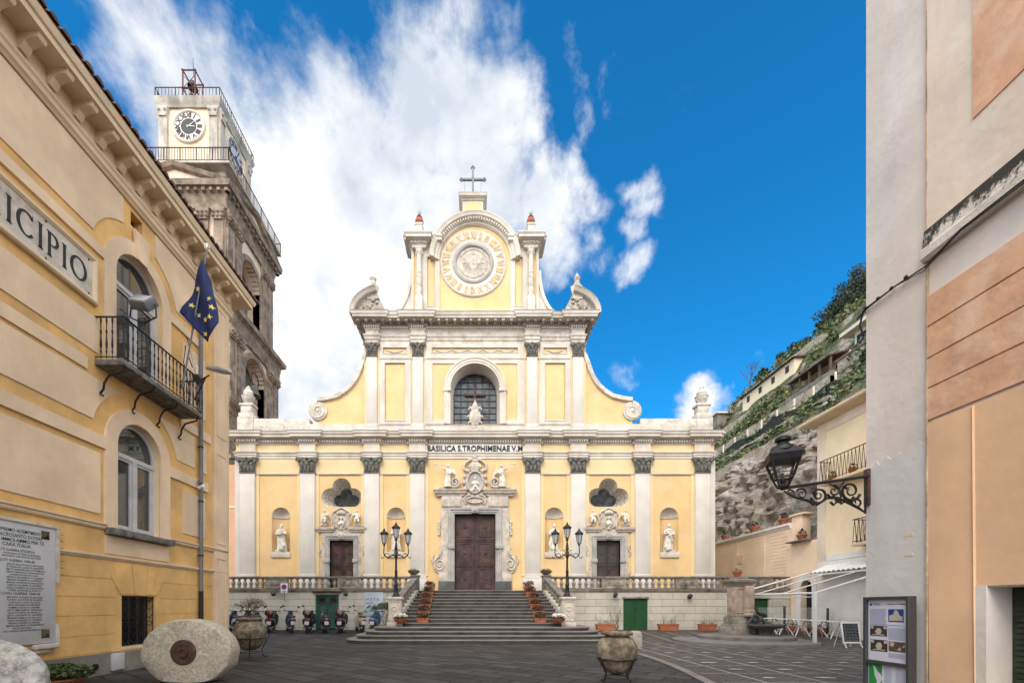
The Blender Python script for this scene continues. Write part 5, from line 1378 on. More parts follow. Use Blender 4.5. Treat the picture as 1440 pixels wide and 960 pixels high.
        if k in (0, 1):
            T = Mx @ Matrix.Translation((0, -h3, 33.62)) @ Matrix.Rotation(R(90), 4, 'X'); rr = 1.10
            b = MB(); b.lathe([(rr*.86, 0), (rr*.86, .10), (rr*.92, .14), (rr, .12), (rr*1.03, 0)], n=48, M=T, cap=False); c = b.build('tower_clock', M['white'], t)
            b = MB(); b.lathe([(.001, .06), (rr*.87, .06)], n=40, M=T, cap=False); b.build('clock_face', M['plainwhite'] if k == 0 else M['plaque'], c)
            nums = ['XII','I','II','III','IIII','V','VI','VII','VIII','IX','X','XI']
            for i in range(12):
                vs, fs = text_geo(nums[i], .40, .01, .85, 'CENTER', offset=.022); a = -2*PI*i/12
                kx = min(1, .36/text_w(vs)); cx_ = (min(v.x for v in vs)+max(v.x for v in vs))/2
                b = MB(); b.add(vs, fs, T @ Matrix.Rotation(a, 4, 'Z') @ Matrix.Translation((0, .60, .07)) @ Matrix.Diagonal((kx, 1, 1, 1)) @ Matrix.Translation((-cx_, 0, 0)))
                b.build('clock_numeral', M['door_wood'] if k == 0 else M['fadedletter'], c, smooth=0)
            b = MB()
            if k == 0: b.lathe([(.001, .075), (.52, .075)], n=30, M=T, cap=False); b.build('clock_centre', M['letter'], c)
            b = MB(); hm = M['plainwhite'] if k == 0 else M['letter']
            for a, l, w_ in ((R(38 if k == 0 else 60)-PI*0, .62, .03), (R(-4 if k == 0 else -10), .45, .045)):
                Tz = T @ Matrix.Rotation(a, 4, 'Z'); b.add([Tz @ Vector(p) for p in ((-.12, -w_, .10), (l, -w_*.3, .10), (l, w_*.3, .10), (-.12, w_, .10))], [(0, 1, 2, 3)])
                b.add([Tz @ Vector(p) for p in ((-.12, -w_, .085), (l, -w_*.3, .085), (l, w_*.3, .085), (-.12, w_, .085))], [(0, 1, 2, 3)])
            b.build('clock_hands', hm, c, smooth=0)
    band('top_cornice', h3, [(-.6, 34.84), (.12, 34.84), (.13, 34.96), (.18, 35.06), (.24, 35.2), (.27, 35.32), (.30, 35.42), (-.6, 35.46)], grey)
    b = MB(); b.box(tx-h3, tx+h3, ty-h3, ty+h3, 35.3, 35.47); b.build('tower_roof', grey, t)
    railing(h3+.2, 35.44, 36.05, 'roof_railing', M['rust'], .02, .22)
    # iron bell frame
    b = MB(); bx, by = tx-.45, ty-.9
    for dx in (-.42, .42):
        for dy in (-.42, .42): b.tube([(bx+dx, by+dy, 35.5), (bx+dx, by+dy, 38.3)], .05, 6)
    for zz in (37.0, 38.25):
        for (a0, a1) in (((-.5, -.42), (.5, -.42)), ((-.5, .42), (.5, .42)), ((-.42, -.5), (-.42, .5)), ((.42, -.5), (.42, .5))): b.tube([(bx+a0[0], by+a0[1], zz), (bx+a1[0], by+a1[1], zz)], .045, 6)
    b.tube([(bx-.42, by-.42, 37), (bx+.42, by-.42, 37.9)], .02, 5); b.tube([(bx+.42, by-.42, 37), (bx-.42, by-.42, 37.9)], .02, 5)
    b.tube([(bx+.05, by, 38.3), (bx+.0, by, 39.6)], .02, 5); b.tube([(bx+.42, by, 37.9), (bx+1.1, by, 35.5)], .015, 4)
    b.build('bell_frame', mat('red_iron', (.16,.045,.03), .7, .25, 6), t)
    for zz, r_ in ((37.5, .33), (36.4, .42)):
        b = MB(); b.lathe([(r_, 0), (r_*.92, .06), (r_*.68, r_*.6), (r_*.55, r_*1.2), (r_*.2, r_*1.45), (.03, r_*1.5)], bx, by, zz, 16); b.build('small_bell', M['iron'], t)
tower()

# ------------------------------------------------------------------ town hall (left)
WL = 8.2; XL = -WL
def town_hall():
    t = thing('town_hall', (XL, 4, 0), 'ochre and cream town hall with bracketed cornice, arched windows and grey plinth', 'building')
    y0, y1 = -8., 14.06; ZT = 11.35
    yc = 10.42
    m = MB()
    wins = []
    cs = [yc, yc-3.9*1-2.0, yc-11.8]
    holes = []
    for c in (yc, 2.3, -4.6):
        holes += [arched(c, .70, 6.82, 9.17, 16), arched(c, .66, 3.25, 5.2, 16), rect(c-.52, c+.52, .5, 1.75)]
        if c == yc: holes += [rect(c-.26, c+.10, 10.58, 10.92)]
    m.plate([(y0, 0), (y1, 0), (y1, ZT), (y0, ZT)], holes, 0, -.3, YZ(XL))
    m.box(XL-8, XL-.3, y0, y1, 0, ZT) if 0 else None
    m.box(XL-9, XL-.301, y1-.3, y1, 0, ZT); m.box(XL-9, XL-8.7, y0, y1-.3, 0, ZT); m.box(XL-8.7, XL-.301, y0, y0+.3, 0, ZT)
    m.build('outer_wall', M['ochre'], t)
    mp = YZ(XL)
    def panel(pts, d=.022, mt='cream', name='plaster_panel', holes=[]):
        q = MB(); q.plate(pts, holes, 0, d, mp); return q.build(name, M[mt], t)
    def strip(a, b, z0, z1, d=.03, mt='cream', name='plaster_band'):
        q = MB(); q.plate(rect(a, b, z0, z1), [], 0, d, mp); return q.build(name, M[mt], t)
    def mould(a, b, z0, prof, mt='cornice_cream', name='string_course'):
        q = MB(); q.sweep([(XL, b), (XL, a)][::-1] if 0 else [(XL, a), (XL, b)], [(o, z0+h) for o, h in prof], PLAN); return q.build(name, M[mt], t)
    # --- storeys, panels follow the arches
    def scoop(c, cz, r_, edge, zb, side, zt, far, top):
        """panel reaching from far to the arch of radius r_, cut round it"""
        s = side; pts = []
        a_in = math.degrees(math.acos(min(1, edge/r_)))
        a_out = math.degrees(math.asin(min(1, (zb-cz)/r_)))
        arcp = [(c+s*r_*math.cos(R(a)), cz+r_*math.sin(R(a))) for a in [a_out+(a_in-a_out)*i/10 for i in range(11)]]
        return [(far, zb)]+arcp+[(c+s*edge, top), (far, top)]
    panel(scoop(yc, 9.17, 1.34, .49, 9.58, -1, 0, 3.9, 11.0))
    panel(scoop(yc, 9.17, 1.34, .49, 9.58, 1, 0, 12.45, 11.0))
    panel(rect(3.9, 9.28, 6.98, 7.72)); 
    panel(scoop(yc, 5.2, 1.32, .55, 5.52, -1, 0, 3.9, 6.42))
    panel(scoop(yc, 5.2, 1.32, .55, 5.52, 1, 0, 12.45, 6.42))
    panel(rect(3.9, 9.32, 3.52, 4.84)); panel(rect(11.95, 12.95, 3.55, 4.75)); panel(rect(11.95, 12.95, 7.1, 8.9))
    panel(rect(12.75, 13.0, 9.7, 10.9)); panel(rect(12.7, 13.0, 5.5, 6.35))
    for c in (2.3, -4.6):
        panel(scoop(c, 9.17, 1.34, .49, 9.58, -1, 0, c-2.2, 11.0)); panel(scoop(c, 9.17, 1.34, .49, 9.58, 1, 0, 3.6 if c > 0 else -.6, 11.0))
        panel(scoop(c, 5.2, 1.32, .55, 5.52, -1, 0, c-2.2, 6.42)); panel(scoop(c, 5.2, 1.32, .55, 5.52, 1, 0, 3.6 if c > 0 else -.6, 6.42))
        panel(rect(c-2.2, c-1.2, 3.52, 4.84))
    # surrounds: ring + bands at impost height
    def surround(c, hw, z0, zs, ro, zb0, zb1, left, right):
        o = [(c-ro, z0), (c-ro, zb0), (left, zb0), (left, zb1), (c-math.sqrt(max(0, ro*ro-(zb1-zs)**2)) if zb1 > zs else c-ro, zb1)]
        a0 = math.degrees(math.asin(max(0, zb1-zs)/ro))
        up = [(c+ro*math.cos(R(a)), zs+ro*math.sin(R(a))) for a in [180-a0-(180-2*a0)*i/22 for i in range(23)]]
        o = o[:-1]+up+[(right, zb1), (right, zb0), (c+ro, zb0), (c+ro, z0)]
        q = MB(); q.plate(o+[(c+hw, z0), (c+hw, zs)]+arc(c, zs, hw, 0, 180, 18)[1:]+[(c-hw, z0)], [], 0, .05, mp)
        return q.build('window_surround', M['cream'], t)
    for c in (yc, 2.3, -4.6):
        l_, r_ = (3.7, 12.6) if c == yc else ((c-2.2, 3.55) if c > 0 else (c-2.2, -.5))
        surround(c, .72, 6.85, 9.17, 1.03, 9.14, 9.36, l_, r_)
        surround(c, .68, 3.26, 5.2, 1.0, 4.97, 5.24, l_, r_ if c != yc else 13.05)
        # keystone
        q = MB(); q.plate([(c-.16, 9.85), (c+.16, 9.85), (c+.24, 10.5), (c-.24, 10.5)], [], .03, .10, mp); q.build('keystone', M['cream'], t)
        # sill
        q = MB(); q.rbox(XL, XL+.20, c-.98, c+.98, 3.10, 3.25, .015); q.build('window_sill', M['capstone'], t)
        # frieze below sill
        strip(c-.98, c+.98, 2.68, 3.08, .03, 'cream')
        # windows
        for (z0, zs, hw, tr) in ((6.85, 9.17, .70, 9.02), (3.26, 5.2, .66, 5.05)):
            X = XL-.20
            f = MB(); A = arched(c, hw, z0, zs, 20); 
            f.plate(A, [arched(c, hw-.07, z0+.07, zs, 20)], 0, .07, YZ(X))
            f.plate(rect(c-hw+.02, c+hw-.02, tr-.05, tr+.05), [], .0, .09, YZ(X)); f.plate(rect(c-.06, c+.06, z0+.05, tr), [], .0, .095, YZ(X))
            for u in (c-hw+.07, c+.06):
                f.plate(rect(u, u+hw-.13, z0+.08, tr-.05), [rect(u+.06, u+hw-.19, z0+.15, tr-.11)], 0, .06, YZ(X))
            w = f.build('arched_window', M['greyframe'], t)
            g = MB(); g.plate(arched(c, hw-.05, z0+.05, zs, 20), [], .015, .025, YZ(X)); g.build('pane', M['winglass'], w, smooth=0)
            rv = MB(); A = arched(c, hw-.006, z0+.006, zs, 20); n = len(A)
            rv.add([(XL+.0, p[0], p[1]) for p in A]+[(XL-.28, p[0], p[1]) for p in A], [(i, (i+1) % n, n+(i+1) % n, n+i) for i in range(n)]); rv.build('reveal', M['cream'], w, recalc=False)
        # barred basement window
        g = MB(); g.plate(rect(c-.52, c+.52, .5, 1.75), [], -.24, -.2, mp); w = g.build('basement_window', M['glassdark'], t, smooth=0)
        g = MB()
        for i in range(5):
            yy = c-.5+.25*i; g.tube([(XL-.05, yy, .5), (XL-.05, yy, 1.75)], .011, 5)
        for i in range(4):
            for j in range(6):
                cc, zz = c-.375+.25*i, .6+.2*j
                g.tube([(XL-.05, cc-.11, zz+.11), (XL-.03, cc, zz), (XL-.05, cc+.11, zz+.11)], .008, 4)
        for zz in (.56, 1.12, 1.70): g.tube([(XL-.05, c-.5, zz), (XL-.05, c+.5, zz)], .010, 5)
        g.build('window_grille', M['iron'], w)
        g = MB(); g.plate(rect(c-.53, c+.53, .49, .56), [], -.18, .02, mp); g.build('basement_sill', M['cream'], w)
        for s in (-1, 1):
            q = MB(); q.plate([(c+s*.18, 1.78), (c+s*.56, 1.78), (c+s*.82, 2.16), (c+s*.72, 2.5), (c+s*.26, 2.5)], [], 0, .02, mp); q.build('voussoir', M['ochre'], t)
        q = MB(); q.plate([(c-.16, 1.77), (c+.16, 1.77), (c+.24, 2.5), (c-.24, 2.5)], [], 0, .028, mp); q.build('voussoir', M['ochre'], t)
    q = MB(); q.plate(rect(yc-.27, yc+.11, 10.57, 10.93), [], -.25, -.22, mp); q.build('roof_vent', M['glassdark'], t)
    # string courses
    P1 = [(-.05, 0), (.04, 0), (.06, .03), (.06, .07), (.09, .09), (.09, .12), (-.05, .14)]
    for (a, b) in ((y0, -5.62), (-3.6, 1.3), (3.3, 9.42), (11.42, 14.06)): mould(a, b, 3.20, P1)
    mould(y0, 14.06, 2.54, [(-.05, 0), (.03, 0), (.05, .04), (.07, .05), (.07, .10), (-.05, .12)])
    for (a, b) in ((y0, -6.0), (-3.2, .9), (3.7, 9.0), (11.84, 13.2)): strip(a, b, 6.5, 6.76, .035)
    # rustication joints of the base (thin proud courses)
    for z0, z1 in ((.5, .885), (.9, 1.285), (1.3, 1.495+.0), (1.51, 2.08), (2.095, 2.53)):
        pass
    for a, b in ((y0, -5.3), (-3.9, 1.6), (3.0, 9.72), (11.12, 14.06)):
        for z0, z1 in ((.50, .87), (.89, 1.29), (1.31, 1.69), (1.71, 2.10), (2.12, 2.53)):
            strip(a, b, z0, z1, .012, 'ochre', 'rusticated_course')
    strip(y0, yc-.58, 0, .47, .045, 'plinth', 'grey_plinth'); strip(yc+.58, 14.07, 0, .47, .045, 'plinth', 'grey_plinth'); strip(yc-.58, yc+.58, 0, .45, .047, 'plinth', 'grey_plinth')
    # corner pilaster
    strip(13.32, 14.07, .47, 11.1, .06, 'cream', 'corner_pilaster')
    for a, b in ((3.5, 6.3), (6.9, 10.9), (.6, 3.0)):
        q = MB(); frame2 = [(13.48, a), (13.48, b), (13.92, b), (13.92, a)]
        q.sweep(frame2, [(0, 0), (0, .018), (-.03, .018), (-.03, 0)], YZ(XL+.06), closed=True); q.build('pilaster_fillet', M['cream'], t)
    q = MB(); q.box(XL-1.5, XL+.06, 14.06, 14.12, .0, 11.1); q.build('corner_pilaster', M['cream'], t)
    # cornice
    q = MB(); path = [(XL, y0), (XL, 14.1), (XL-8.5, 14.1)]
    q.sweep([(XL, y0), (XL, 14.1), (XL-8.7, 14.1)], [(-.25, 11.02), (.06, 11.02), (.09, 11.08), (.12, 11.10), (.12, 11.2), (.15, 11.24), (.15, 11.30), (-.25, 11.32)], PLAN)
    q.sweep([(XL, y0), (XL, 14.1), (XL-8.7, 14.1)], [(-.25, 11.325), (.10, 11.325), (.10, 11.64), (.56, 11.66), (.56, 11.78), (.60, 11.80), (.64, 11.90), (.64, 11.95), (-.25, 11.96)], PLAN)
    co_ = q.build('eaves_cornice', M['cornice_cream'], t)
    yy = 13.85
    while yy > y0:
        b = MB()
        prof = [(.10, 11.36), (.16, 11.36), (.20, 11.41), (.24, 11.50), (.36, 11.55), (.47, 11.56), (.50, 11.60), (.50, 11.655), (.10, 11.655)]
        b.add([(XL+p, yy-.075, z) for p, z in prof]+[(XL+p, yy+.075, z) for p, z in prof], [tuple(range(9)), tuple(range(17, 8, -1))]+[(i, (i+1) % 9, 9+(i+1) % 9, 9+i) for i in range(9)])
        b.build('cornice_corbel', M['cornice_cream'], co_, smooth=40); yy -= .52
    # roof: tiled slope with rounded tile ends at the eaves
    q = MB(); x0 = XL+.70; sl = .36
    for i in range(100):
        y = 14.75-.23*i
        vs = []; n = 6
        for xx, zz in ((x0, 11.97), (x0-4.2, 11.97+4.2*sl)):
            for k in range(n+1):
                a = PI*k/n; vs.append((xx, y+.10*math.cos(a), zz+.09*math.sin(a)))
        q.add(vs, [(k, k+1, n+2+k, n+1+k) for k in range(n)]+[tuple(range(n+1))])
    q.add([(x0-.03, 14.8, 11.96), (x0-.03, y0, 11.96), (XL-4.5, y0, 11.96+5.17*sl), (XL-4.5, 14.8, 11.96+5.17*sl), (XL-9.6, y0, 11.9), (XL-9.6, 14.8, 11.9)], [(0, 1, 2, 3), (3, 2, 4, 5), (0, 3, 5)])
    q.build('tiled_roof', M['tile'], t, smooth=60)
    # ---------------- balcony
    bt = MB(); Xo = XL+.62; a, b = 9.19, 11.87
    bt.rbox(XL, Xo+.02, a, b, 6.70, 6.82, .01); ba = bt.build('balcony', M['capstone'], t)
    r_ = MB(); r_.tube([(XL, a+.02, 7.74), (Xo, a+.02, 7.74), (Xo, b-.02, 7.74), (XL, b-.02, 7.74)], .022, 6); r_.tube([(XL, a+.02, 6.88), (Xo, a+.02, 6.88), (Xo, b-.02, 6.88), (XL, b-.02, 6.88)], .014, 5)
    pts = [(XL+.62*i/5, a+.02) for i in range(1, 5)]+[(Xo, a+.02+(b-a-.04)*i/21) for i in range(22)]+[(XL+.62*i/5, b-.02) for i in range(1, 5)]
    for (x, y) in pts:
        r_.lathe([(.008, 6.84), (.008, 6.95), (.020, 6.99), (.010, 7.03), (.024, 7.14), (.014, 7.28), (.010, 7.36), (.022, 7.42), (.009, 7.48), (.012, 7.6), (.022, 7.66), (.009, 7.73)], x, y, 0, 6)
    r_.build('balcony_railing', M['iron'], ba)
    for yy in (9.3, 10.15, 10.95, 11.75):
        k_ = MB(); k_.tube([(Xo-.04, yy, 6.70), (Xo-.10, yy, 6.60), (XL+.22, yy, 6.52), (XL+.12, yy, 6.36), (XL+.10, yy, 6.22), (XL+.03, yy, 6.14), (XL+.10, yy, 6.08)], .022, 6); k_.build('balcony_bracket', M['iron'], ba)
    k_ = MB(); k_.tube([(XL+.05, 9.6, 8.0), (XL+.3, 9.62, 8.05), (XL+.45, 9.62, 7.8)], .015, 5); k_.build('railing_scrollwork', M['iron'], ba); k_ = MB(); k_.tube([(XL, 12.1, 8.9), (XL+.55, 11.2, 7.9), (XL+.6, 11.3, 7.4)], .012, 5)
    k_.tube([(Xo, 11.0, 7.1), (Xo+.05, 11.15, 7.9), (Xo, 11.3, 8.1), (Xo, 11.45, 7.9)], .014, 5); k_.build('railing_scrollwork', M['iron'], ba)
    # door surround strips on upper storey below sign
town_hall_done = True
M['winglass'] = mat('window_glass', (.03,.035,.04), .03, .2, 2, spec=1.0)
town_hall()

def serif_letters():
    """MUNICIPIO in roman capitals, built from strokes; unit cap height 1"""
    L_ = {}
    S = .13; T_ = .05; sf = .14
    def stem(x, z0=0, z1=1, w=S): return [[(x, z0), (x+w, z0), (x+w, z1), (x, z1)], [(x-.07, z0), (x+w+.07, z0), (x+w+.03, z0+.035), (x-.03, z0+.035)], [(x-.03, z1-.035), (x+w+.03, z1-.035), (x+w+.07, z1), (x-.07, z1)]]
    def thick(pts, ws): return ('s', pts, ws)
    def ell(cx, cz, rx, rz, a0, a1, wmax, wmin, n=28):
        pts = [(cx+rx*math.cos(R(a0+(a1-a0)*i/n)), cz+rz*math.sin(R(a0+(a1-a0)*i/n))) for i in range(n+1)]
        ws = [wmin+(wmax-wmin)*abs(math.cos(R(a0+(a1-a0)*i/n)))**1.3 for i in range(n+1)]
        return thick(pts, ws)
    L_['I'] = (stem(.07), .27)
    L_['C'] = ([ell(.46, .5, .38, .46, 42, 318, .15, .05), [(.72, .78), (.76, .78), (.76, .98), (.72, .9)]], .82)
    L_['P'] = (stem(.07)+[ell(.30, .73, .26, .245, -90, 90, .13, .045), [(.15, .965), (.31, .965), (.31, 1.0), (.15, 1.0)], [(.15, .47), (.31, .47), (.31, .505), (.15, .505)]], .62)
    L_['O'] = ([ell(.5, .5, .42, .46, 0, 360, .15, .05, 40)], 1.0)
    L_['N'] = (stem(.07, w=.06)+stem(.72, w=.06)+[[(.07, 1), (.22, 1), (.78, 0), (.74, 0)]], .88)
    L_['U'] = (stem(.07, .3, 1)[:1]+stem(.07, .3, 1)[2:]+stem(.68, .3, 1, .06)[:1]+stem(.68, .3, 1, .06)[2:]+[ell(.405, .32, .29, .29, 180, 360, .12, .06)], .84)
    L_['M'] = (stem(.07, w=.06)+stem(.92, w=.13)+[[(.07, 1), (.21, 1), (.57, .02), (.52, .02)], [(.52, .02), (.58, .02), (.96, 1), (.9, 1)]], 1.15)
    return L_
def town_sign():
    t = thing('name_sign', (XL+.03, 7, 8.45), 'long framed stone sign with serif letters on the ochre town hall wall', 'sign')
    m = MB(); m.plate(rect(4.4, 9.12, 8.03, 8.87), [], 0, .05, YZ(XL)); m.build('sign_plate', M['worn_white'], t)
    m = MB(); m.sweep([(4.3, 7.95), (4.3, 8.95), (9.2, 8.95), (9.2, 7.95)], [(0, 0), (0, .07), (.03, .10), (.07, .10), (.12, .06), (.12, 0)], YZ(XL), closed=True); m.build('sign_frame', M['cornice_cream'], t)
    Ls = serif_letters(); word = 'MUNICIPIO'
    h = .46; gap = .07; y = 0; place = []; XS = .80*h
    for ch in word: place.append((ch, y)); y += Ls[ch][1]*XS+gap
    tot = y-gap; y_end = 8.95; y0 = y_end-tot
    for ch, off in place:
        m = MB()
        for el in Ls[ch][0]:
            if isinstance(el, tuple) and el[0] == 's':
                pts, ws = el[1], el[2]; A = []; B = []
                for i, p in enumerate(pts):
                    a = Vector(pts[max(0, i-1)]); b = Vector(pts[min(len(pts)-1, i+1)])
                    if ch == 'O' and i in (0, len(pts)-1): a, b = Vector(pts[-2]), Vector(pts[1])
                    d = (b-a).normalized(); nn = Vector((-d.y, d.x))
                    A.append(Vector(p)+nn*ws[i]/2); B.append(Vector(p)-nn*ws[i]/2)
                for i in range(len(pts)-1):
                    q = [A[i], A[i+1], B[i+1], B[i]]
                    m.plate([(y0+off+v.x*XS, 8.21+v.y*h) for v in q], [], .051, .064, YZ(XL))
            else: m.plate([(y0+off+a*XS, 8.21+b*h) for a, b in el], [], .051, .0645, YZ(XL))
        m.build('letter', M['letter'], t, smooth=0)
    m = MB()
    for yy in (4.6, 5.8, 7.0, 8.1, 9.0):
        for zz in (8.1, 8.8): m.sph(XL+.05, yy, zz, .02, n=6)
    m.build('fixing_studs', M['iron'], t)
town_sign()

def plaque():
    t = thing('memorial_plaque', (XL+.02, 7.4, 1.9), 'grey marble plaque with rows of dark capital lettering on the ochre wall', 'plaque')
    m = MB(); m.rbox(XL+.02, XL+.075, 5.9, 8.27, .80, 3.0, .008); m.build('marble_slab', M['plaque'], t)
    m = MB(); m.plate([(8.27, 1.95), (8.33, 1.95), (8.33, 3.05), (5.85, 3.05), (5.85, 3.0), (8.27, 3.0)], [], 0, .10, YZ(XL)); m.build('stone_border', M['worn_white'], t); m = MB(); m.plate(rect(8.27, 8.33, .78, 1.15), [], 0, .09, YZ(XL)); m.build('stone_border', M['worn_white'], t)
    m = MB(); m.rbox(XL, XL+.16, 7.85, 8.28, .70, .79, .02); m.rbox(XL, XL+.10, 7.9, 8.22, .62, .70, .02); m.build('support_bracket', M['worn_white'], t)
    for zz in (2.84, .98):
        m = MB(); m.lathe([(.11, 0), (.001, .05)], n=4, M=Matrix.Translation((XL+.076, 8.07, zz)) @ Matrix.Rotation(R(90), 4, 'Y') @ Matrix.Rotation(R(45), 4, 'Z')); m.build('corner_boss', M['brass'], t, smooth=0)
    m = MB()
    for k in range(7): m.tube([(XL+.09, 8.33, 2.9-.13*k), (XL+.12, 8.38, 2.9-.13*k)], .006, 4)
    m.build('iron_pins', M['iron'], t)
    rows = [(2.84, .062, 'SUPREMO ADEMPIMENTO', 8.04), (2.755, .062, 'AL SACROSANTO DOVERE', 8.01), (2.67, .062, 'LA VITA IMMOLAMMO PER TE', 8.04), (2.59, .062, 'CARA ITALIA', 7.80),
            (2.49, .045, 'CADUTI GUERRA ETIOPICA', 7.87), (2.43, .029, 'FONTILENA ETTORE DI ALFONSO', 7.98), (2.385, .029, 'FONTILENA GAETANO DI ALFONSO', 7.98), (2.31, .045, 'CADUTI GUERRA 1940-45', 7.87)]
    names = ['GELLIO SALVATORE FU ANTONIO', 'D ASARGIO LUIGI DI GIUSEPPE', 'AMATO BONAVENTURA FU DOMENICO', 'AMATO GENNARO FU BONAVENTURA', 'LANDRO GUIDO FU LUIGI', 'SPOSITO EDOARDO FU GIUSEPPE', 'MANZI GIUSEPPE DI ALFONSO', 'MASANI ANTONIO DI FRANCESCO', 'NAPOLI GIUSEPPE DI ANDREA', 'RUSSO ALFREDO FU ALESSANDRO', 'TORRE ANTONIO DI ANIELLO']
    z = 2.245
    for n_ in names: rows.append((z, .029, n_, 7.60+.016*len(n_))); z -= .046
    rows.append((z-.01, .045, 'CADUTI CIVILI GUERRA 1940-45', 7.97)); z -= .075
    for n_ in ['MATRUDA ALFONSO DI ANTONIO', 'RUFINO ALFONSO DI GIUSEPPE', 'AVELLINO LUIGI FU LUIGI', 'PINO GERARDO FU MICHELE', 'ROMERA NICOLA FU ANDREA', 'LIETO AMILCARE FU VINCENZO', 'LIETO FILIPPO DI ANIELLO', 'LIETO GIUSEPPE FU GIUSEPPE', 'MASANO ANIELLO DI ORLANDO', 'SARTE VINCENZO FU CARMINE', 'PRINNO ANDREA DI ANDREA', 'MANSI GIUSEPPE DI FRANCESCO', 'RECCO ANTONIO', 'DELLA ROCCA BONAVENTURA DI ANIELLO']: rows.append((z, .029, n_, 7.60+.016*len(n_))); z -= .046
    m = MB()
    for (zz, sz, st, ye) in rows:
        vs, fs = text_geo(st, sz/.7, .004, 1.02, offset=.0003)
        w = text_w(vs); x0 = min(v.x for v in vs); full = len(st)*(.0425 if sz > .06 else (.032 if sz > .04 else .0235)); k = full/w
        m.add([(XL+.078, ye-full+(v.x-x0)*k, zz-sz*.5+v.y) for v in vs], fs)
    m.build('lettering', M['letter'], t, smooth=0, recalc=False)
plaque()
# ------------------------------------------------------------------ building on the right edge
WR = 6.5
M['palewall3'] = mat('repaired_plaster', (.62,.60,.585), .88, .06, 1.4, bump=.4, bscale=8, stain=.3, stain_col=(.55,.5,.45), stain_scale=1.5)
M['groove'] = mat('dirty_groove', (.60,.46,.30), .9, .25, 3, stain=.7, stain_col=(.16,.12,.08), stain_scale=1.2)
def right_building():
    t = thing('terracotta_building', (WR, 2, 0), 'tall building with pale corner strip, orange banded plaster and mouldy ledge on the right', 'building')
    y1 = 7.09; y0 = -8; mp = YZr(WR)
    yd1 = 5.40; yd0 = 4.3
    m = MB(); m.plate([(y0, 0), (yd0, 0), (yd0, 1.74), (yd1, 1.74), (yd1, 0), (y1, 0), (y1, 15), (y0, 15)], [], 0, -.5, mp)
    m.box(WR+.501, WR+9, y1-.4, y1, 0, 15); m.box(WR+8.6, WR+9, y0, y1-.4, 0, 15)
    m.build('outer_wall', M['palewall'], t)
    m = MB(); m.plate(rect(y0, 6.12, 6.86, 15), [], 0, .028, mp); m.build('upper_wall_face', M['palewall2'], t)
    m = MB(); m.plate([(y0, .0), (4.25, .0), (4.25, 1.76), (5.50, 1.76), (5.50, 0), (6.08, 0), (6.12, 4.12), (y0, 4.12)], [], 0, .022, mp); m.build('peach_field', M['peach'], t)
    m = MB(); m.tube([(WR-.02, 5.52, .0), (WR-.024, 5.53, 1.5), (WR-.022, 5.55, 4.1)], .018, 5); m.build('thin_conduit', M['peach'], t)
    zs = [4.15, 4.61, 5.04, 5.49, 5.93]
    for i in range(4):
        m = MB(); m.plate(rect(y0, 6.12, zs[i]+.012, zs[i+1]-.012), [], 0, .03, mp); m.build('banded_course', M['terrawall'], t)
    m = MB(); m.plate(rect(y0, 5.54, 7.82, 15.0), [], .028, .042, mp); m.build('terracotta_panel', M['terrawall'], t)
    # cooler repaired plaster on the lower corner strip, groove beside the strip
    m = MB(); r_ = random.Random(9); top = [(7.085-.96*i/16, 3.78+.12*i/16+r_.uniform(-.05, .05)) for i in range(17)]
    m.plate([(7.085, .0)]+top+[(6.125, .0)], [], 0, .008, mp); m.build('repaired_plaster', M['palewall3'], t)
    m = MB(); m.plate(rect(6.105, 6.122, .2, 14.9), [], 0, .034, mp); m.build('plaster_groove', M['groove'], t)
    for y_, z_ in ((6.32, 2.55), (6.32, 2.25)): m = MB(); m.plate([(y_, z_), (y_+.12, z_+.0), (y_+.13, z_+.03), (y_+.01, z_+.04)], [], 0, .012, mp); m.build('plaster_scar', M['cornice_cream'], t)
    # ledge
    m = MB(); m.sweep([(WR, 6.14), (WR, y0)], [(-.05, 6.42), (.06, 6.42), (.10, 6.47), (.10, 6.58), (.07, 6.62), (.04, 6.88), (-.05, 6.92)], PLAN); m.build('wall_ledge', M['mould'], t)
    # doorway
    m = MB(); m.plate(rect(yd0, yd1, 0, 1.74), [], -.36, -.30, mp)
    for i in range(24): m.plate(rect(yd0+.04, yd1-.04, .05+.07*i, .095+.07*i), [], -.30, -.28, mp)
    m.build('slatted_door', M['leafdark'] if 0 else M['greenslat'], t)
    m = MB(); m.plate([(yd0-.001, .0), (yd1, 0), (yd1+.13, 0), (yd1+.13, 1.86), (yd0, 1.86)], [[(yd0+.0, .01), (yd1-.003, .01), (yd1-.003, 1.737), (yd0+.0, 1.737)]] if 0 else [], 0, .0, mp) if 0 else None
    m = MB(); m.plate(rect(yd1, yd1+.11, 0, 1.76), [], -.0, .03, mp); m.build('door_jamb', M['palewall'], t)
    # cable
    c = MB(); pts = [(WR-.05, 7.2, 6.34), (WR-.04, 7.0, 6.42), (WR-.06, 6.5, 6.40), (WR-.05, 6.12, 6.36), (WR-.13, 5.6, 6.44), (WR-.12, 4.8, 6.45), (WR-.12, 3.5, 6.42), (WR-.12, 1, 6.4)]
    c.tube(pts, .012, 5); c.tube([(x-.01, y, z-.03+.02*math.sin(y*9)) for x, y, z in pts], .008, 5)
    c.tube([(WR-.03, 7.11, 6.42), (WR-.05, 7.15, 6.2), (WR-.01, 7.13, 6.0), (WR-.04, 7.16, 5.9)], .015, 5)
    for k in range(4): c.sph(WR-.05, 7.05-.22*k, 6.42, .03, n=6)
    tag(c.build('electric_cable', M['iron']), 'twisted black cable along the ledge of the right-hand building', 'cable')
M['greenslat'] = mat('dark_green_slats', (.03,.045,.025), .6, .3, 5)
right_building()

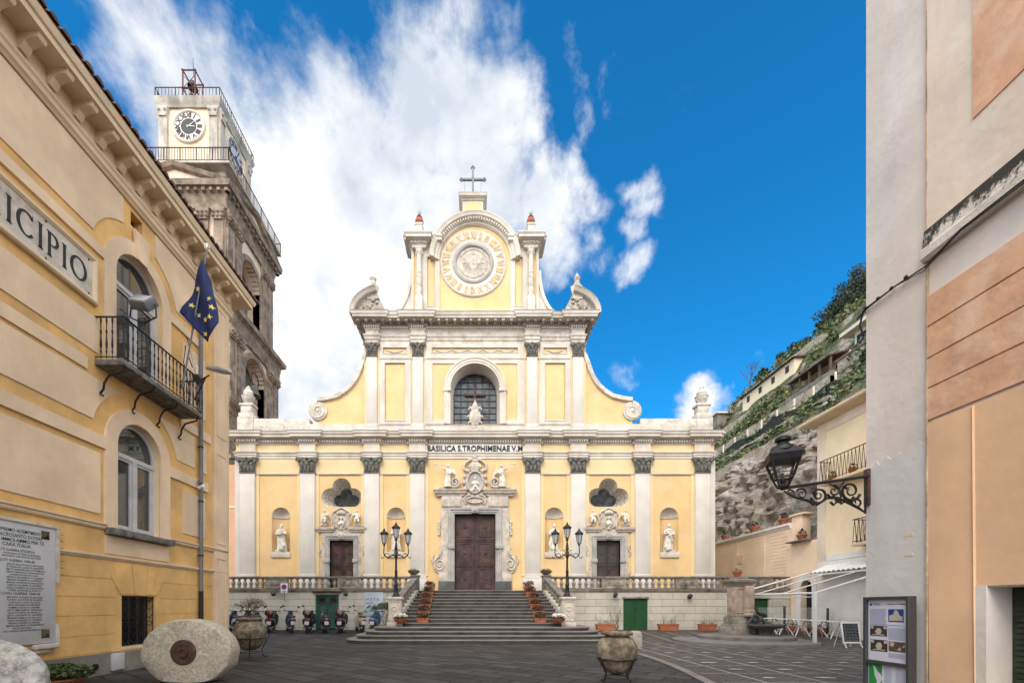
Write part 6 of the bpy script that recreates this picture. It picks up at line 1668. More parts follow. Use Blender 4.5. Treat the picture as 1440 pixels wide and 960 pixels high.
def wall_lantern():
    """street lantern on a scrolled bracket at the corner of the right-hand building"""
    bx, by = WR-.0, 7.05
    tip = Vector((PX(1112, 6.55), 6.55, PZ(684, 6.55))); base = Vector((WR-.03, 7.0, PZ(666, 7.0)))
    tip = Vector((4.87, 6.72, EYE+(CY-686)*6.72/F)); base = Vector((WR-.03, 7.02, EYE+(CY-669)*7.02/F))
    t = thing('bracket_lantern', (WR-.03, 7.02, 3.5), 'large black square lantern on a scrolled iron bracket at the building corner', 'lantern')
    m = MB(); m.rbox(WR-.05, WR-.001, 7.0, 7.085, base.z-.48, base.z+.12, .008); m.build('wall_plate', M['rust'], t)
    m = MB(); m.tube([base, tip], .026, 8)
    d = (tip-base); 
    def along(f, dz): p = base+d*f; return (p.x, p.y, p.z+dz)
    m.tube([(base.x-.05, base.y, base.z-.02), (base.x-.05, base.y, base.z-.62)], .016, 5)
    def curl(f, dz, r_, a0, turns, th=.02):
        n = 26
        pts = []
        for i in range(n+1):
            k = i/n; rr = r_*(1-.8*k); a = R(a0)+turns*2*PI*k
            p = along(f, dz); pts.append((p[0]+rr*math.cos(a)*(-d.x/ -abs(d.x)), p[1], p[2]+rr*math.sin(a)))
        m.tube(pts, [th*(1-.5*i/n) for i in range(n+1)], 5)
    curl(.22, -.20, .17, 200, 1.6, .024); curl(.14, -.40, .10, 60, -1.3, .02); curl(.60, -.19, .14, -20, -1.6, .022); curl(.42, -.16, .09, 90, 1.3, .018)
    curl(.80, -.13, .09, 30, 1.4, .016); curl(.92, -.10, .06, 30, 1.3, .014)
    m.tube([along(.05, -.58), along(.12, -.50), along(.25, -.38), along(.38, -.28), along(.5, -.26), along(.62, -.34), along(.75, -.24), along(.88, -.17), along(1.0, -.05)], [.014, .022, .026, .022, .02, .022, .02, .016, .012], 6)
    m.tube([along(.3, -.04), along(.36, -.14), along(.33, -.27), along(.40, -.36)], .018, 5)
    for f, dz in ((.40, -.30), (.46, -.33), (.43, -.24), (.36, -.33), (.5, -.2), (.3, -.1), (.7, -.28), (.67, -.12)): 
        p = along(f, dz); m.tube([p, (p[0]+.05, p[1], p[2]-.05), (p[0]+.09, p[1], p[2]-.02)], [.022, .018, .006], 5)
    m.build('scroll_bracket', M['iron'], t)
    # lantern
    cx, cy, z0 = tip.x-.02, tip.y, tip.z+.02
    a = R(-24)
    Rz = Matrix.Translation((cx, cy, z0)) @ Matrix.Rotation(a, 4, 'Z')
    def q(x, y, z): return Rz @ Vector((x, y, z))
    m = MB(); hb, ht, H = .11, .20, .36
    for sx in (-1, 1):
        for sy in (-1, 1): m.tube([q(sx*hb, sy*hb, .14), q(sx*ht, sy*ht, H+.10)], .019, 4)
    for z, h_, r_ in ((.14, hb, .016), (.21, hb+.02, .010), (H+.10, ht, .022)):
        c = [(-h_, -h_), (h_, -h_), (h_, h_), (-h_, h_), (-h_, -h_)]
        m.tube([q(x, y, z) for x, y in c], r_, 4)
    for sx in (-1, 1):
        for sy in (-1, 1): m.tube([q(sx*hb, sy*hb, .14), q(sx*.06, sy*.06, .0), q(0, 0, -.03)], .014, 4)
    m.lathe([(.03, -.05), (.06, .0), (.035, .04), (.05, .08), (.03, .13)], M=Rz, n=10)
    lb = m.build('lantern_frame', M['iron'], t)
    m = MB(); n = 4
    s2 = math.sqrt(2); R45 = Rz @ Matrix.Rotation(PI/4, 4, 'Z')
    m.lathe([(ht*s2*.98, H+.03), (ht*s2*1.10, H+.10), (ht*s2*1.14, H+.12), (ht*s2*.78, H+.20), (ht*s2*.60, H+.25)], n=4, M=R45)
    m.lathe([(.18, H+.20), (.16, H+.26), (.09, H+.30), (.07, H+.34), (.11, H+.36), (.11, H+.40), (.07, H+.43), (.001, H+.44)], n=20, M=Rz); m.build('lantern_hood', M['iron'], t)
    # open, glassless lower part: thin clear panes
    t.location = t.location
wall_lantern()

def info_board():
    Wb = 6.28; ya, yb = 6.18, 6.91
    t = thing('info_board', (Wb+.06, (ya+yb)/2, 0), 'grey framed tourist information board with church photos and a green map', 'information board')
    mp = YZr(Wb)
    m = MB(); m.plate(rect(ya, yb, .12, 1.65), [rect(ya+.045, yb-.05, .655, 1.605), rect(ya+.045, yb-.05, .2, .60)], -.12, 0, mp)
    m.plate(rect(ya+.01, yb-.01, .15, 1.62), [], -.12, -.08, mp)
    for y in (ya+.08, yb-.08): m.cbox(Wb+.06, y, 0, .1, .06, .13)
    m.build('board_frame', M['boardgrey'], t, bevel=.006)
    a, b = ya+.045, yb-.05
    w = b-a
    def R_(u0, u1, v0, v1, z0, z1): # u from the far (left in view) end
        return rect(b-u1*w, b-u0*w, z1-(z1-z0)*v1, z1-(z1-z0)*v0)
    m = MB(); m.plate(rect(a, b, .655, 1.605), [], -.05, -.045, mp); po = m.build('poster', M['poster'], t, smooth=0)
    def patch(name, r_, mt, d=-.044): q = MB(); q.plate(r_, [], d-.0005, d+.0005, mp); return q.build(name, mt, po, smooth=0)
    z0, z1 = .655, 1.605
    sky = M['photo_sky']; wht = M['photo_light']; drk = M['photo_dark']; brn = M['photo_brown']
    def photo(r_, kind):
        (y0, zb), (y1, _), (_, zt), _ = r_
        patch('photo', r_, sky if kind == 0 else (drk if kind < 3 else brn))
        q = MB(); W_ = y1-y0; Hh = zt-zb
        def pl(pts): q.plate([(y1-p*W_, zb+v*Hh) for p, v in pts], [], -.0434, -.0428, mp)
        if kind == 0: pl([(.05, .1), (.95, .12), (.93, .45), (.75, .5), (.62, .85), (.5, .95), (.4, .85), (.33, .6), (.08, .5)])
        elif kind < 3:
            pl([(.3, .45), (.42, .75), (.6, .78), (.7, .5), (.62, .2), (.4, .2)]); pl([(.02, .75), (.2, .7), (.2, .95), (.02, .97)]); pl([(.8, .7), (.98, .72), (.98, .95), (.8, .95)]); pl([(.1, .1), (.9, .1), (.8, .18), (.2, .18)])
        else: pl([(.05, .55), (.3, .5), (.35, .9), (.1, .95)]); pl([(.5, .2), (.75, .15), (.7, .5)]); pl([(.8, .5), (.97, .5), (.97, .8)])
        q.build('photo_motif', wht, po, smooth=0)
    photo(R_(.52, .89, .155, .36, z0, z1), 0); photo(R_(.05, .49, .43, .60, z0, z1), 1); photo(R_(.06, .50, .66, .85, z0, z1), 2); photo(R_(.53, .93, .67, .83, z0, z1), 3)
    q = MB(); q2 = MB()
    def lines(u0, u1, v0, v1, step=.013, rag=.12):
        v = v0; r4 = random.Random(int(v0*1000))
        while v < v1:
            ue = u1-(rag*r4.random()*(u1-u0) if r4.random() < .3 else 0)
            q.plate(R_(u0, ue, v, v+step*.5, z0, z1), [], -.0445, -.0435, mp); v += step
    for a_ in ((.05, .47, .15, .40), (.05, .93, .405, .425), (.52, .93, .455, .64), (.52, .93, .86, .93)):
        q = MB(); lines(*a_); q.build('text_block', M['posterblue'], po, smooth=0)
    def txt(st, u, v, sz, par, zz0=z0, zz1=z1, mt='logo'):
        vs, fs = text_geo(st, sz, .001, 1.0, offset=.0006); x0 = min(p.x for p in vs)
        q = MB(); q.add([(Wb+.0435, b-u*w-(p.x-x0), zz1-(zz1-zz0)*v+p.y) for p in vs], fs); q.build('heading', M['logo'], par, smooth=0)
    txt('BASILICA DI', .13, .07, .020, po); txt('S. TROFIMENA', .13, .092, .020, po); txt('CHIESA DI S. TROFIMENA', .48, .085, .026, po)
    q = MB(); q.lathe([(.001, 0), (.022, 0)], n=12, M=Matrix.Translation((Wb+.0435, b-.07*w, z1-.08*(z1-z0))) @ Matrix.Rotation(R(-90), 4, 'Y'), cap=False); q.build('emblem', M['logo'], po, smooth=0)
    m = MB(); m.plate(rect(a, b, .2, .60), [], -.05, -.045, mp); po2 = m.build('map_poster', M['poster'], t, smooth=0)
    m = MB(); m.plate(rect(b-.36*w, b-.01, .2, .595), [], -.0448, -.044, mp); m.build('green_map', M['mapgreen'], po2, smooth=0)
    m = MB(); yb_ = b-.12*w; m.plate([(yb_, .58), (yb_-.05, .54), (yb_-.08, .48), (yb_-.13, .45), (yb_-.16, .38), (yb_-.12, .3), (yb_-.14, .22), (yb_-.05, .22), (yb_-.07, .33), (yb_-.03, .42), (yb_-.02, .5)], [], -.0438, -.0432, mp); m.build('map_outline', M['poster'], po2, smooth=0)
    q = MB()
    for c0, c1 in ((.42, .62), (.7, .95)):
        v = .05
        while v < .95: q.plate(rect(b-c1*w+.03*((v*37) % 1), b-c0*w, .6-.4*v-.007, .6-.4*v), [], -.0446, -.0438, mp); v += .04
    q.build('map_key', M['posterblue'], po2, smooth=0)
M['photo_sky'] = mat('photo_blue', (.01,.05,.25), .4, .1, 5); M['photo_light'] = mat('photo_cream', (.55,.48,.38), .4, .2, 60)
M['photo_dark'] = mat('photo_dark', (.06,.05,.045), .4, .4, 60); M['photo_brown'] = mat('photo_brown', (.14,.09,.06), .4, .4, 40)
M['logo'] = mat('logo_blue', (.06,.07,.25), .4, .05, 5); M['mapgreen'] = mat('map_green', (.02,.28,.05), .4, .05, 5)
info_board()

# ------------------------------------------------------------------ side wall, cream house, hillside on the right
XW = 16.5
def side_wall():
    t = thing('boundary_wall', (XW, 25, 0), 'peach plastered garden wall with white coping right of the church', 'wall')
    m = MB(); m.plate([(20.55, -.2), (32, -.2), (32, 5.75), (24.0, 5.75), (24.0, 5.85), (20.55, 5.35)] if 0 else [(22.15, .0), (32, 0), (32, 5.62), (22.15, 5.62)], [], 0, -.5, YZr(XW)); m.build('wall_face', M['peachwall'], t)
    m = MB(); m.sweep([(XW, 32.2), (XW, 22.3)], [(-.5, 5.6), (.04, 5.6), (.06, 5.68), (.14, 5.74), (.14, 5.86), (-.5, 5.88)], PLAN); m.build('wall_coping', M['plainwhite'], t)
    for a, b in ((22.5, 23.9), (24.3, 26.4), (26.8, 29.2)):
        z = 2.5
        while z < 5.4:
            m = MB(); m.plate(rect(a, b, z, z+.15), [], 0, .02, YZr(XW)); m.build('plaster_course', M['peachwall'], t); z += .18
    m = MB(); m.plate(rect(26.2, 26.8, 4.15, 4.65), [], .013, .03, YZr(XW)); m.build('vent_grating', M['cornice_cream'], t)
    t2 = thing('courtyard_wall', (XW, 21.3, 0), 'cream wall with arched doorway at the end of the balustrade', 'wall')
    m = MB(); dz = gz(21.2)-.02
    m.plate([(20.5, 0), (20.86, 0), (20.86, 2.45)]+arc(21.22, 2.45, .36, 180, 0, 10)[1:]+[(21.58, 0), (22.148, 0), (22.148, 4.75), (20.5, 4.75)], [], 0, -.5, YZr(XW)); m.build('wall_face', M['peachwall'], t2)
    m = MB(); m.plate([(20.6, .1), (20.86, .1), (20.86, 2.45)]+arc(21.22, 2.45, .36, 180, 0, 10)[1:]+[(21.58, .1), (21.9, .1), (21.9, 2.45)]+arc(21.25, 2.45, .65, 0, 180, 14)[1:], [], 0, .04, YZr(XW)); m.build('door_surround', M['plainwhite'], t2)
    m = MB(); m.plate(arched(21.22, .36, .2, 2.45, 12), [], -.36, -.30, YZr(XW)); d = m.build('arched_door', M['glassdark'], t2)
    m = MB()
    for i in range(7): m.tube([(XW+.25, 20.9+.105*i, .9), (XW+.25, 20.9+.105*i, 2.6)], .012, 4)
    m.tube([(XW+.25, 20.86, 2.2), (XW+.25, 21.58, 2.2)], .014, 4); m.tube([(XW+.25, 20.86, 1.2), (XW+.25, 21.58, 1.2)], .014, 4); m.build('door_bars', M['iron'], d)
    # small lean-to parapet with shelf above
    m = MB(); m.rbox(XW-.35, XW+.3, 20.9, 22.2, 4.75, 4.82, .01); m.build('shelf', M['capstone'], t2)
    m = MB(); m.rbox(XW+.05, XW+.5, 21.6, 22.3, 4.82, 6.15, .01); m.rbox(XW-.05, XW+.6, 21.4, 22.35, 6.15, 6.25, .01); m.build('chimney_block', M['peachwall'], t2)
    def plantpot(x, y, z, lab, s_=1.):
        p = thing('plant_pot', (x, y, z), lab, 'pot', 'terracotta pots along the garden wall')
        m = MB(); m.lathe([(.16*s_, 0), (.24*s_, .22*s_), (.26*s_, .24*s_), (.26*s_, .3*s_), (.22*s_, .3*s_)], x, y, z, 14); m.build('pot', M['terra'], p)
        m = MB(); m.leaves((x, y, z+.42*s_), (.2*s_, .2*s_, .24*s_), 46, .14*s_); m.build('foliage', M['leafdark'], p, smooth=0)
    plantpot(XW+.05, 28.2, 5.88, 'terracotta pot on the white wall coping nearest the church', 1.0)
    plantpot(XW+.05, 25.3, 5.88, 'terracotta pot on the white wall coping, middle one of three', 1.1)
    plantpot(XW+.05, 22.9, 5.88, 'terracotta pot on the white wall coping nearest the chimney block', 1.0)
    plantpot(XW-.15, 21.35, 4.82, 'low pot on the dark shelf above the arched doorway', .9)
side_wall()

def cream_house():
    t = thing('cream_house', (XW+2, 18, 0), 'cream house with wide eaves and iron balconies beside the hillside', 'house')
    ya, yb = 12.2, 20.5
    m = MB(); m.box(XW, XW+7, ya, yb-.001, 0, 10.25); m.build('outer_wall', M['creamwall'], t)
    for (a, b, z0, z1) in ((yb-.45, yb+.0, 3.3, 10.15), (ya, yb-.46, 9.7, 10.15)):
        m = MB(); m.plate(rect(a, b, z0, z1), [], 0, .03, YZr(XW)); m.build('wall_border', M['palewall2'], t)
    m = MB(); m.box(XW-.031, XW+.5, yb, yb+.03, 2.6, 10.15); m.build('wall_border', M['palewall2'], t)
    m = MB(); m.plate(rect(ya, yb, 0, 3.6), [], 0, .05, YZr(XW)); m.build('white_base', M['plainwhite'], t)
    m = MB(); m.plate(rect(ya, yb-.5, 3.62, 3.9), [], 0, .05, YZr(XW)); m.build('white_band', M['plainwhite'], t)
    m = MB()
    m.sweep([(XW, ya), (XW, yb+.0), (XW+7, yb)][::-1], [(-.2, 10.12), (.1, 10.12), (.55, 10.22), (.60, 10.28), (.60, 10.36), (-.2, 10.45)], PLAN); m.build('eaves', M['cornice_cream'], t)
    m = MB(); m.add([(XW-.6, ya, 10.37), (XW-.6, yb+.6, 10.37), (XW+7.5, yb+.6, 10.37), (XW+7.5, ya, 10.37), (XW+3.4, yb-3, 11.6), (XW+3.4, ya, 11.6)], [(0, 1, 4, 5), (1, 2, 4), (2, 3, 5, 4)]); m.build('roof', M['tile'], t)
    for (a, b, z) in ((16.6, 19.8, 7.15), (15.5, 18.05, 4.15)):
        m = MB(); m.rbox(XW-.6, XW, a, b, z-.12, z, .01); ba = m.build('balcony', M['cornice_cream'], t)
        m = MB(); xo = XW-.56
        m.tube([(XW, b-.04, z+1), (xo, b-.04, z+1), (xo, a, z+1)], .022, 5); m.tube([(XW, b-.04, z+.08), (xo, b-.04, z+.08), (xo, a, z+.08)], .014, 5)
        y = b-.04; k = 0
        while y > a:
            m.tube([(xo, y, z+.02), (xo, y-.09, z+1)], .010, 4); m.tube([(xo, y-.09, z+1), (xo, y-.18, z+.02)], .010, 4); y -= .18
        for i in range(3): x = XW-.56+.19*i; m.tube([(x, b-.04, z), (x+.09, b-.04, z+1), (x+.18, b-.04, z)], .010, 4)
        m.build('balcony_railing', M['rust'], ba)
        for y in (b-.5, a+.8):
            m = MB(); m.tube([(XW-.5, y, z-.12), (XW-.3, y, z-.2), (XW-.02, y, z-.42)], .03, 5); m.build('balcony_bracket', M['iron'], ba)
    # tiled canopy over the base
    m = MB()
    for i in range(18):
        y = 20.0-.25*i; vs = []
        for xx, zz in ((XW-.05, 3.35), (XW-.75, 3.02)):
            for k in range(6): a_ = PI*k/5; vs.append((xx, y+.11*math.cos(a_), zz+.08*math.sin(a_)))
        m.add(vs, [(k, k+1, 7+k, 6+k) for k in range(5)])
    m.plate(rect(15.5, 20.15, 2.93, 2.99), [], 0, .78, YZr(XW)); m.build('tiled_canopy', M['plainwhite'], t)
    for y, lab in ((19.2, 'small red pot nearest the corner behind the upper balcony rail'), (18.2, 'middle red pot behind the upper balcony rail'), (17.3, 'red pot farthest from the corner behind the upper balcony rail')):
        p = thing('balcony_pot', (XW-.4, y, 7.15), lab, 'pot', 'red pots on the balcony')
        m = MB(); m.lathe([(.10, 0), (.15, .2), (.16, .24)], XW-.4, y, 7.15, 10); m.build('pot', M['terra'], p)
        m = MB(); m.leaves((XW-.4, y, 7.48), (.13, .13, .14), 24, .1); m.build('foliage', M['leafdark'], p, smooth=0)
cream_house()

PROF = [(16.9, 2.0), (17.2, 5.2), (18.2, 6.2), (18.9, 8.2), (19.6, 9.8), (20.6, 11.6), (21.6, 12.6), (22.3, 13.4), (23.2, 13.9), (24.6, 15.6), (26.2, 16.9), (27.6, 18.0), (28.6, 20.3), (29.6, 21.0), (32, 23.6), (34, 26.2), (36, 29.2), (38, 30.6), (42, 34.0), (46, 36.2), (51, 41.2), (56, 46.8), (66, 58), (80, 74)]
def prof(x):
    for (a, b), (c, d) in zip(PROF, PROF[1:]):
        if a <= x <= c: return b+(d-b)*(x-a)/(c-a)
    return PROF[0][1] if x < PROF[0][0] else PROF[-1][1]
def hill_pt(X, Y):
    z = prof(X)
    e = max(0, (Y-60)/14); z = z*(1-min(.9, e*e*.5))
    cliff = math.exp(-((X-20.0)/2.0)**2)
    v = Vector((X*.35, Y*.35, z*.35)); n1 = noise.noise(v); v2 = Vector((X*1.1, Y*.9, z*1.2)); n2 = noise.noise(v2); n3 = noise.noise(Vector((X*2.6, Y*2.2, z*2.6)))
    n4 = abs(noise.noise(Vector((X*.9+7, Y*.7, z*2.2))))+.6*abs(noise.noise(Vector((X*2.1+7, Y*1.6, z*4.6))))
    n5 = noise.noise(Vector((X*5.5, Y*4.5, z*7)))
    dx = -cliff*(1.0*n1+.6*n2+.55*n3+.6*n4+.25*n5+.3)
    return Vector((X+dx, Y, z+(1-cliff)*(.6*n1+.25*n2)+cliff*.4*n2))
def hillside():
    xs = []
    x = 16.9
    while x < 80: xs.append(x); x += .10 if x < 23 else (.5 if x < 40 else 1.6)
    ys = []; y = 16.
    while y < 86: ys.append(y); y += .2 if y < 42 else .8
    m = MB(); k = len(xs)
    m.add([hill_pt(x, y) for y in ys for x in xs], [(j*k+i, j*k+i+1, (j+1)*k+i+1, (j+1)*k+i) for j in range(len(ys)-1) for i in range(k-1)])
    mm = bpy.data.materials.new('limestone_and_scrub'); mm.use_nodes = True
    nt = mm.node_tree; N = nt.nodes; L = nt.links; b = N['Principled BSDF']; b.inputs['Roughness'].default_value = .95
    g = N.new('ShaderNodeNewGeometry'); mp = N.new('ShaderNodeMapping'); mp.inputs['Scale'].default_value = (1, .8, 1.5); L.new(g.outputs['Position'], mp.inputs['Vector'])
    n1 = N.new('ShaderNodeTexNoise'); n1.inputs['Scale'].default_value = .9; n1.inputs['Detail'].default_value = 12; n1.inputs['Roughness'].default_value = .72; n1.inputs['Distortion'].default_value = 1.2; L.new(mp.outputs[0], n1.inputs['Vector'])
    cr = N.new('ShaderNodeValToRGB'); e = cr.color_ramp.elements
    e[0].position = .3; e[0].color = (.10,.08,.065,1); e[1].position = .58; e[1].color = (.78,.70,.60,1)
    for p, c in ((.36, (.30,.25,.21,1)), (.44, (.58,.45,.32,1)), (.51, (.62,.56,.50,1))): q = cr.color_ramp.elements.new(p); q.color = c
    L.new(n1.outputs['Fac'], cr.inputs['Fac'])
    n2 = N.new('ShaderNodeTexNoise'); n2.inputs['Scale'].default_value = .35; n2.inputs['Detail'].default_value = 10; n2.inputs['Roughness'].default_value = .7; L.new(g.outputs['Position'], n2.inputs['Vector'])
    sp = N.new('ShaderNodeSeparateXYZ'); L.new(g.outputs['Position'], sp.inputs[0])
    hz = N.new('ShaderNodeMapRange'); hz.inputs['From Min'].default_value = 12.5; hz.inputs['From Max'].default_value = 15; hz.inputs['To Min'].default_value = -.35; hz.inputs['To Max'].default_value = .12; L.new(sp.outputs['Z'], hz.inputs['Value'])
    ad = N.new('ShaderNodeMath'); ad.operation = 'ADD'; L.new(n2.outputs['Fac'], ad.inputs[0]); L.new(hz.outputs[0], ad.inputs[1])
    r2 = N.new('ShaderNodeMapRange'); r2.inputs['From Min'].default_value = .50; r2.inputs['From Max'].default_value = .58; L.new(ad.outputs[0], r2.inputs['Value'])
    n4 = N.new('ShaderNodeTexNoise'); n4.inputs['Scale'].default_value = 3; n4.inputs['Detail'].default_value = 8; L.new(g.outputs['Position'], n4.inputs['Vector'])
    gc = N.new('ShaderNodeValToRGB'); e = gc.color_ramp.elements; e[0].position = .35; e[0].color = (.06,.085,.025,1); e[1].position = .65; e[1].color = (.24,.24,.11,1); L.new(n4.outputs['Fac'], gc.inputs['Fac'])
    mx = N.new('ShaderNodeMix'); mx.data_type = 'RGBA'; L.new(r2.outputs[0], mx.inputs['Factor']); L.new(cr.outputs[0], mx.inputs['A']); L.new(gc.outputs[0], mx.inputs['B']); L.new(mx.outputs['Result'], b.inputs['Base Color'])
    n5 = N.new('ShaderNodeTexNoise'); n5.inputs['Scale'].default_value = 2.2; n5.inputs['Detail'].default_value = 12; n5.inputs['Roughness'].default_value = .7; n5.inputs['Distortion'].default_value = .8; L.new(mp.outputs[0], n5.inputs['Vector'])
    mp2 = N.new('ShaderNodeVectorMath'); mp2.operation = 'MULTIPLY_ADD'; mp2.inputs[1].default_value = (.8, .8, .8)
    bp = N.new('ShaderNodeBump'); bp.inputs['Strength'].default_value = 1; bp.inputs['Distance'].default_value = .45; vo = N.new('ShaderNodeTexVoronoi'); vo.inputs['Scale'].default_value = 1.5; vo.inputs['Detail'].default_value = 3; L.new(n1.outputs['Color'], mp2.inputs[0]); L.new(mp.outputs[0], mp2.inputs[2]); L.new(mp2.outputs[0], vo.inputs['Vector']); ma = N.new('ShaderNodeMath'); ma.operation = 'MULTIPLY_ADD'; ma.inputs[1].default_value = 1.3; L.new(vo.outputs['Distance'], ma.inputs[0]); L.new(n5.outputs['Fac'], ma.inputs[2]); L.new(ma.outputs[0], bp.inputs['Height']); L.new(bp.outputs['Normal'], b.inputs['Normal'])
    tag(m.build('hillside', mm, smooth=35), kind='structure')
    rub = brickmat('rubble_stone', (.50,.42,.32), (.38,.31,.23), (.22,.18,.14), .36, .2, .02, 'YZ', bump=1, noisec=.4, dist=.55)
    def terrace_wall(X, y0, y1, h, lab, dz=0, mt=rub, th=.35):
        m = MB(); n = 24; top = []; vs = []
        for i in range(n+1):
            y = y0+(y1-y0)*i/n; z = prof(X)+dz
            for (dx, z_) in ((-th, z-2.2), (-th, z+h), (.2, z+h), (.2, z-2.2)): vs.append((X+dx, y, z_+.06*math.sin(y*2.1) if z_ > z else z_))
        m.add(vs, [(4*i+j, 4*i+(j+1) % 4, 4*i+4+(j+1) % 4, 4*i+4+j) for i in range(n) for j in range(4)]+[(0, 1, 2, 3), (4*n+3, 4*n+2, 4*n+1, 4*n)])
        tag(m.build('stone_wall', mt, smooth=30), lab, 'wall', 'dry stone terrace walls on the hillside')
    terrace_wall(22.2, 24, 46, .45, 'long pale stone wall along the top of the bare cliff')
    terrace_wall(28.0, 33.3, 52, .35, 'rubble stone wall below the timber arcade on the hillside', dz=.2)
    terrace_wall(32.0, 38, 56, .5, 'low stone terrace wall between the arcade and the yellow cottage')
    terrace_wall(36.2, 44, 60, .4, 'upper stone terrace wall just below the pine trees')
    terrace_wall(25.2, 30, 44, .25, 'lowest garden terrace wall above the cliff edge')
    # timber arcade
    t = thing('timber_arcade', (28.6, 36, 19.9), 'open wooden pergola building with brown posts on the hillside terrace', 'pergola')
    m = MB(); m.add([(27.7, 33.4, 21.25), (27.7, 38.0, 21.25), (29.8, 38.0, 21.8), (29.8, 33.4, 21.8), (27.7, 33.4, 21.13), (27.7, 38.0, 21.13), (29.8, 38.0, 21.68), (29.8, 33.4, 21.68)], [(0,1,2,3), (7,6,5,4), (0,4,5,1), (2,6,7,3), (0,3,7,4), (1,5,6,2)]); m.build('roof', M['tile'], t)
    for i in range(5): m = MB(); m.cbox(27.95, 33.55+1.05*i, 19.9, .14, .14, 1.25); m.build('post', M['twig'], t)
    m = MB(); m.box(29.3, 29.45, 33.4, 38.0, 19.8, 21.6); m.build('back_wall', M['cornice_cream'], t)
    for i in range(3): m = MB(); m.box(29.2, 29.29, 33.9+1.4*i, 34.5+1.4*i, 20.2, 21.0); m.build('window', M['glassdark'], t)
    m = MB(); m.box(27.7, 29.4, 33.3, 38.1, 17.5, 19.92); m.build('floor_slab', M['plinth'], t)
    # stone tower house and villa at the building edge
    t = thing('stone_house', (31, 31, 20), 'rubble stone house with an arched window beside the timber arcade', 'house')
    m = MB(); m.box(28.2, 34, 26, 33.2, 14, 20.5); m.build('wall', rub, t)
    m = MB(); m.plate(arched(30.85, .32, 19.0, 19.7, 10), [], 0, .06, YZr(28.2)); w = m.build('window', M['glassdark'], t)
    m = MB(); m.sweep([(30.53, 19.0), (30.53, 19.7)]+arc(30.85, 19.7, .32, 180, 0, 10)[1:]+[(31.17, 19.0)], [(0, 0), (0, .09), (-.12, .09), (-.12, 0)], YZr(28.2)); m.build('window_frame', M['plinth'], w)
    m = MB(); m.box(28.1, 34.1, 25.9, 33.3, 20.5, 20.6); m.build('roof', M['plinth'], t)
    t = thing('hillside_villa', (33, 33, 24), 'cream villa with flat overhanging roof partly behind the right-hand building', 'villa')
    m = MB(); m.box(31.6, 37, 29, 35.5, 19, 24.2); m.build('wall', M['creamwall'], t)
    m = MB(); m.box(30.9, 37.5, 28.5, 36.2, 24.2, 24.5); m.build('roof', M['palewall2'], t)
    m = MB(); m.box(30.9, 32.0, 29, 35.8, 22.3, 22.5); m.build('balcony', M['plainwhite'], t)
    for y in (31.5, 34.2): m = MB(); m.box(31.5, 31.6, y, y+1.0, 22.6, 23.8); m.build('window', M['glassdark'], t)
    # yellow cottage
    t = thing('yellow_cottage', (35.2, 52, 27.6), 'long low yellow cottage near the skyline of the hillside', 'cottage')
    m = MB(); m.box(34.0, 37.5, 45.4, 54.2, 24.0, 27.9); m.build('wall', M['creamwall'], t)
    m = MB(); m.add([(33.6, 45.1, 27.9), (33.6, 54.5, 27.9), (37.8, 54.5, 28.6), (37.8, 45.1, 28.6), (37.8, 45.1, 27.9), (37.8, 54.5, 27.9)], [(0, 1, 2, 3), (0, 3, 4), (1, 5, 2), (0, 4, 5, 1), (3, 2, 5, 4)]); m.build('roof', M['tile'], t)
    for y in (46.2, 48.4, 50.6, 52.8): m = MB(); m.plate(rect(y, y+.5, 26.9, 27.6), [], 0, .05, YZr(34.0)); m.build('window', M['door_wood'], t)
    # fence posts and netting
    for i in range(9):
        y = 31+i*2.0; o = MB(); o.cyl((26.2, y, 16.6), (26.2, y, 18.5), .07, n=6)
        tag(o.build('fence_post', M['palewall2']), None, None); bpy.data.objects[o and C.objects[-1].name]['group'] = 'pale posts of the terrace fence'
        C.objects[-1]['label'] = 'pale wooden post in the row above the cliff'; C.objects[-1]['category'] = 'post'
    n_ = MB()
    vs = []
    for i in range(25):
        y = 30+i*.8; vs += [(26.0, y, 17.7+.2*math.sin(i*.9)), (26.1, y, 16.6), (24.6, y, 15.9+.2*math.sin(i*1.3))]
    n_.add(vs, [(3*i+j, 3*i+j+1, 3*i+4+j, 3*i+3+j) for i in range(24) for j in range(2)])
    tag(n_.build('shade_netting', mat('black_netting', (.03,.035,.03), .9, .3, 3, bump=.5)), 'dark netting sheet draped along the hillside fence', 'netting')
    # scrub as one mass
    s_ = MB(); s3 = MB(); r5 = random.Random(11)
    def clump(mb, X, Y, r_, n, sz):
        p = hill_pt(X, Y); mb.leaves((p.x, p.y, p.z+r_*.4), (r_, r_, r_*.75), n, sz)
    cl = 0
    while cl < 900:
        X = r5.choice((r5.uniform(22.6, 30), r5.uniform(28, 40), r5.uniform(38, 56))); Y = r5.uniform(26, 66)
        if noise.noise(Vector((X*.16, Y*.12, 3))) < -.12: continue
        if 28 < X < 30 and 33 < Y < 41: continue
        if X < 40 and prof(X) > 20 and 33 < X < 38 and 44 < Y < 56: continue
        r_ = r5.uniform(.3, .9)*(1 if X < 38 else 1.5)
        clump(s_ if r5.random() < .6 else s3, X, Y, r_, int(46*(1 if X < 38 else 1.3)), .20*(1+X/60)); cl += 1
    sm = s_.build('hillside_scrub', M['leaf'], smooth=0, recalc=False); tag(sm, kind='stuff')
    tag(s3.build('dry_grass_scrub', M['leafpale'], smooth=0, recalc=False), kind='stuff')
    s2 = MB()
    for _ in range(40):
        X = r5.uniform(18.2, 22); Y = r5.uniform(24, 44)
        if noise.noise(Vector((X*.6, Y*.2, 8))) < .05: continue
        clump(s2, X, Y, r5.uniform(.2, .5), 40, .16)
    tag(s2.build('cliff_scrub', M['leafdark'], smooth=0, recalc=False), kind='stuff')
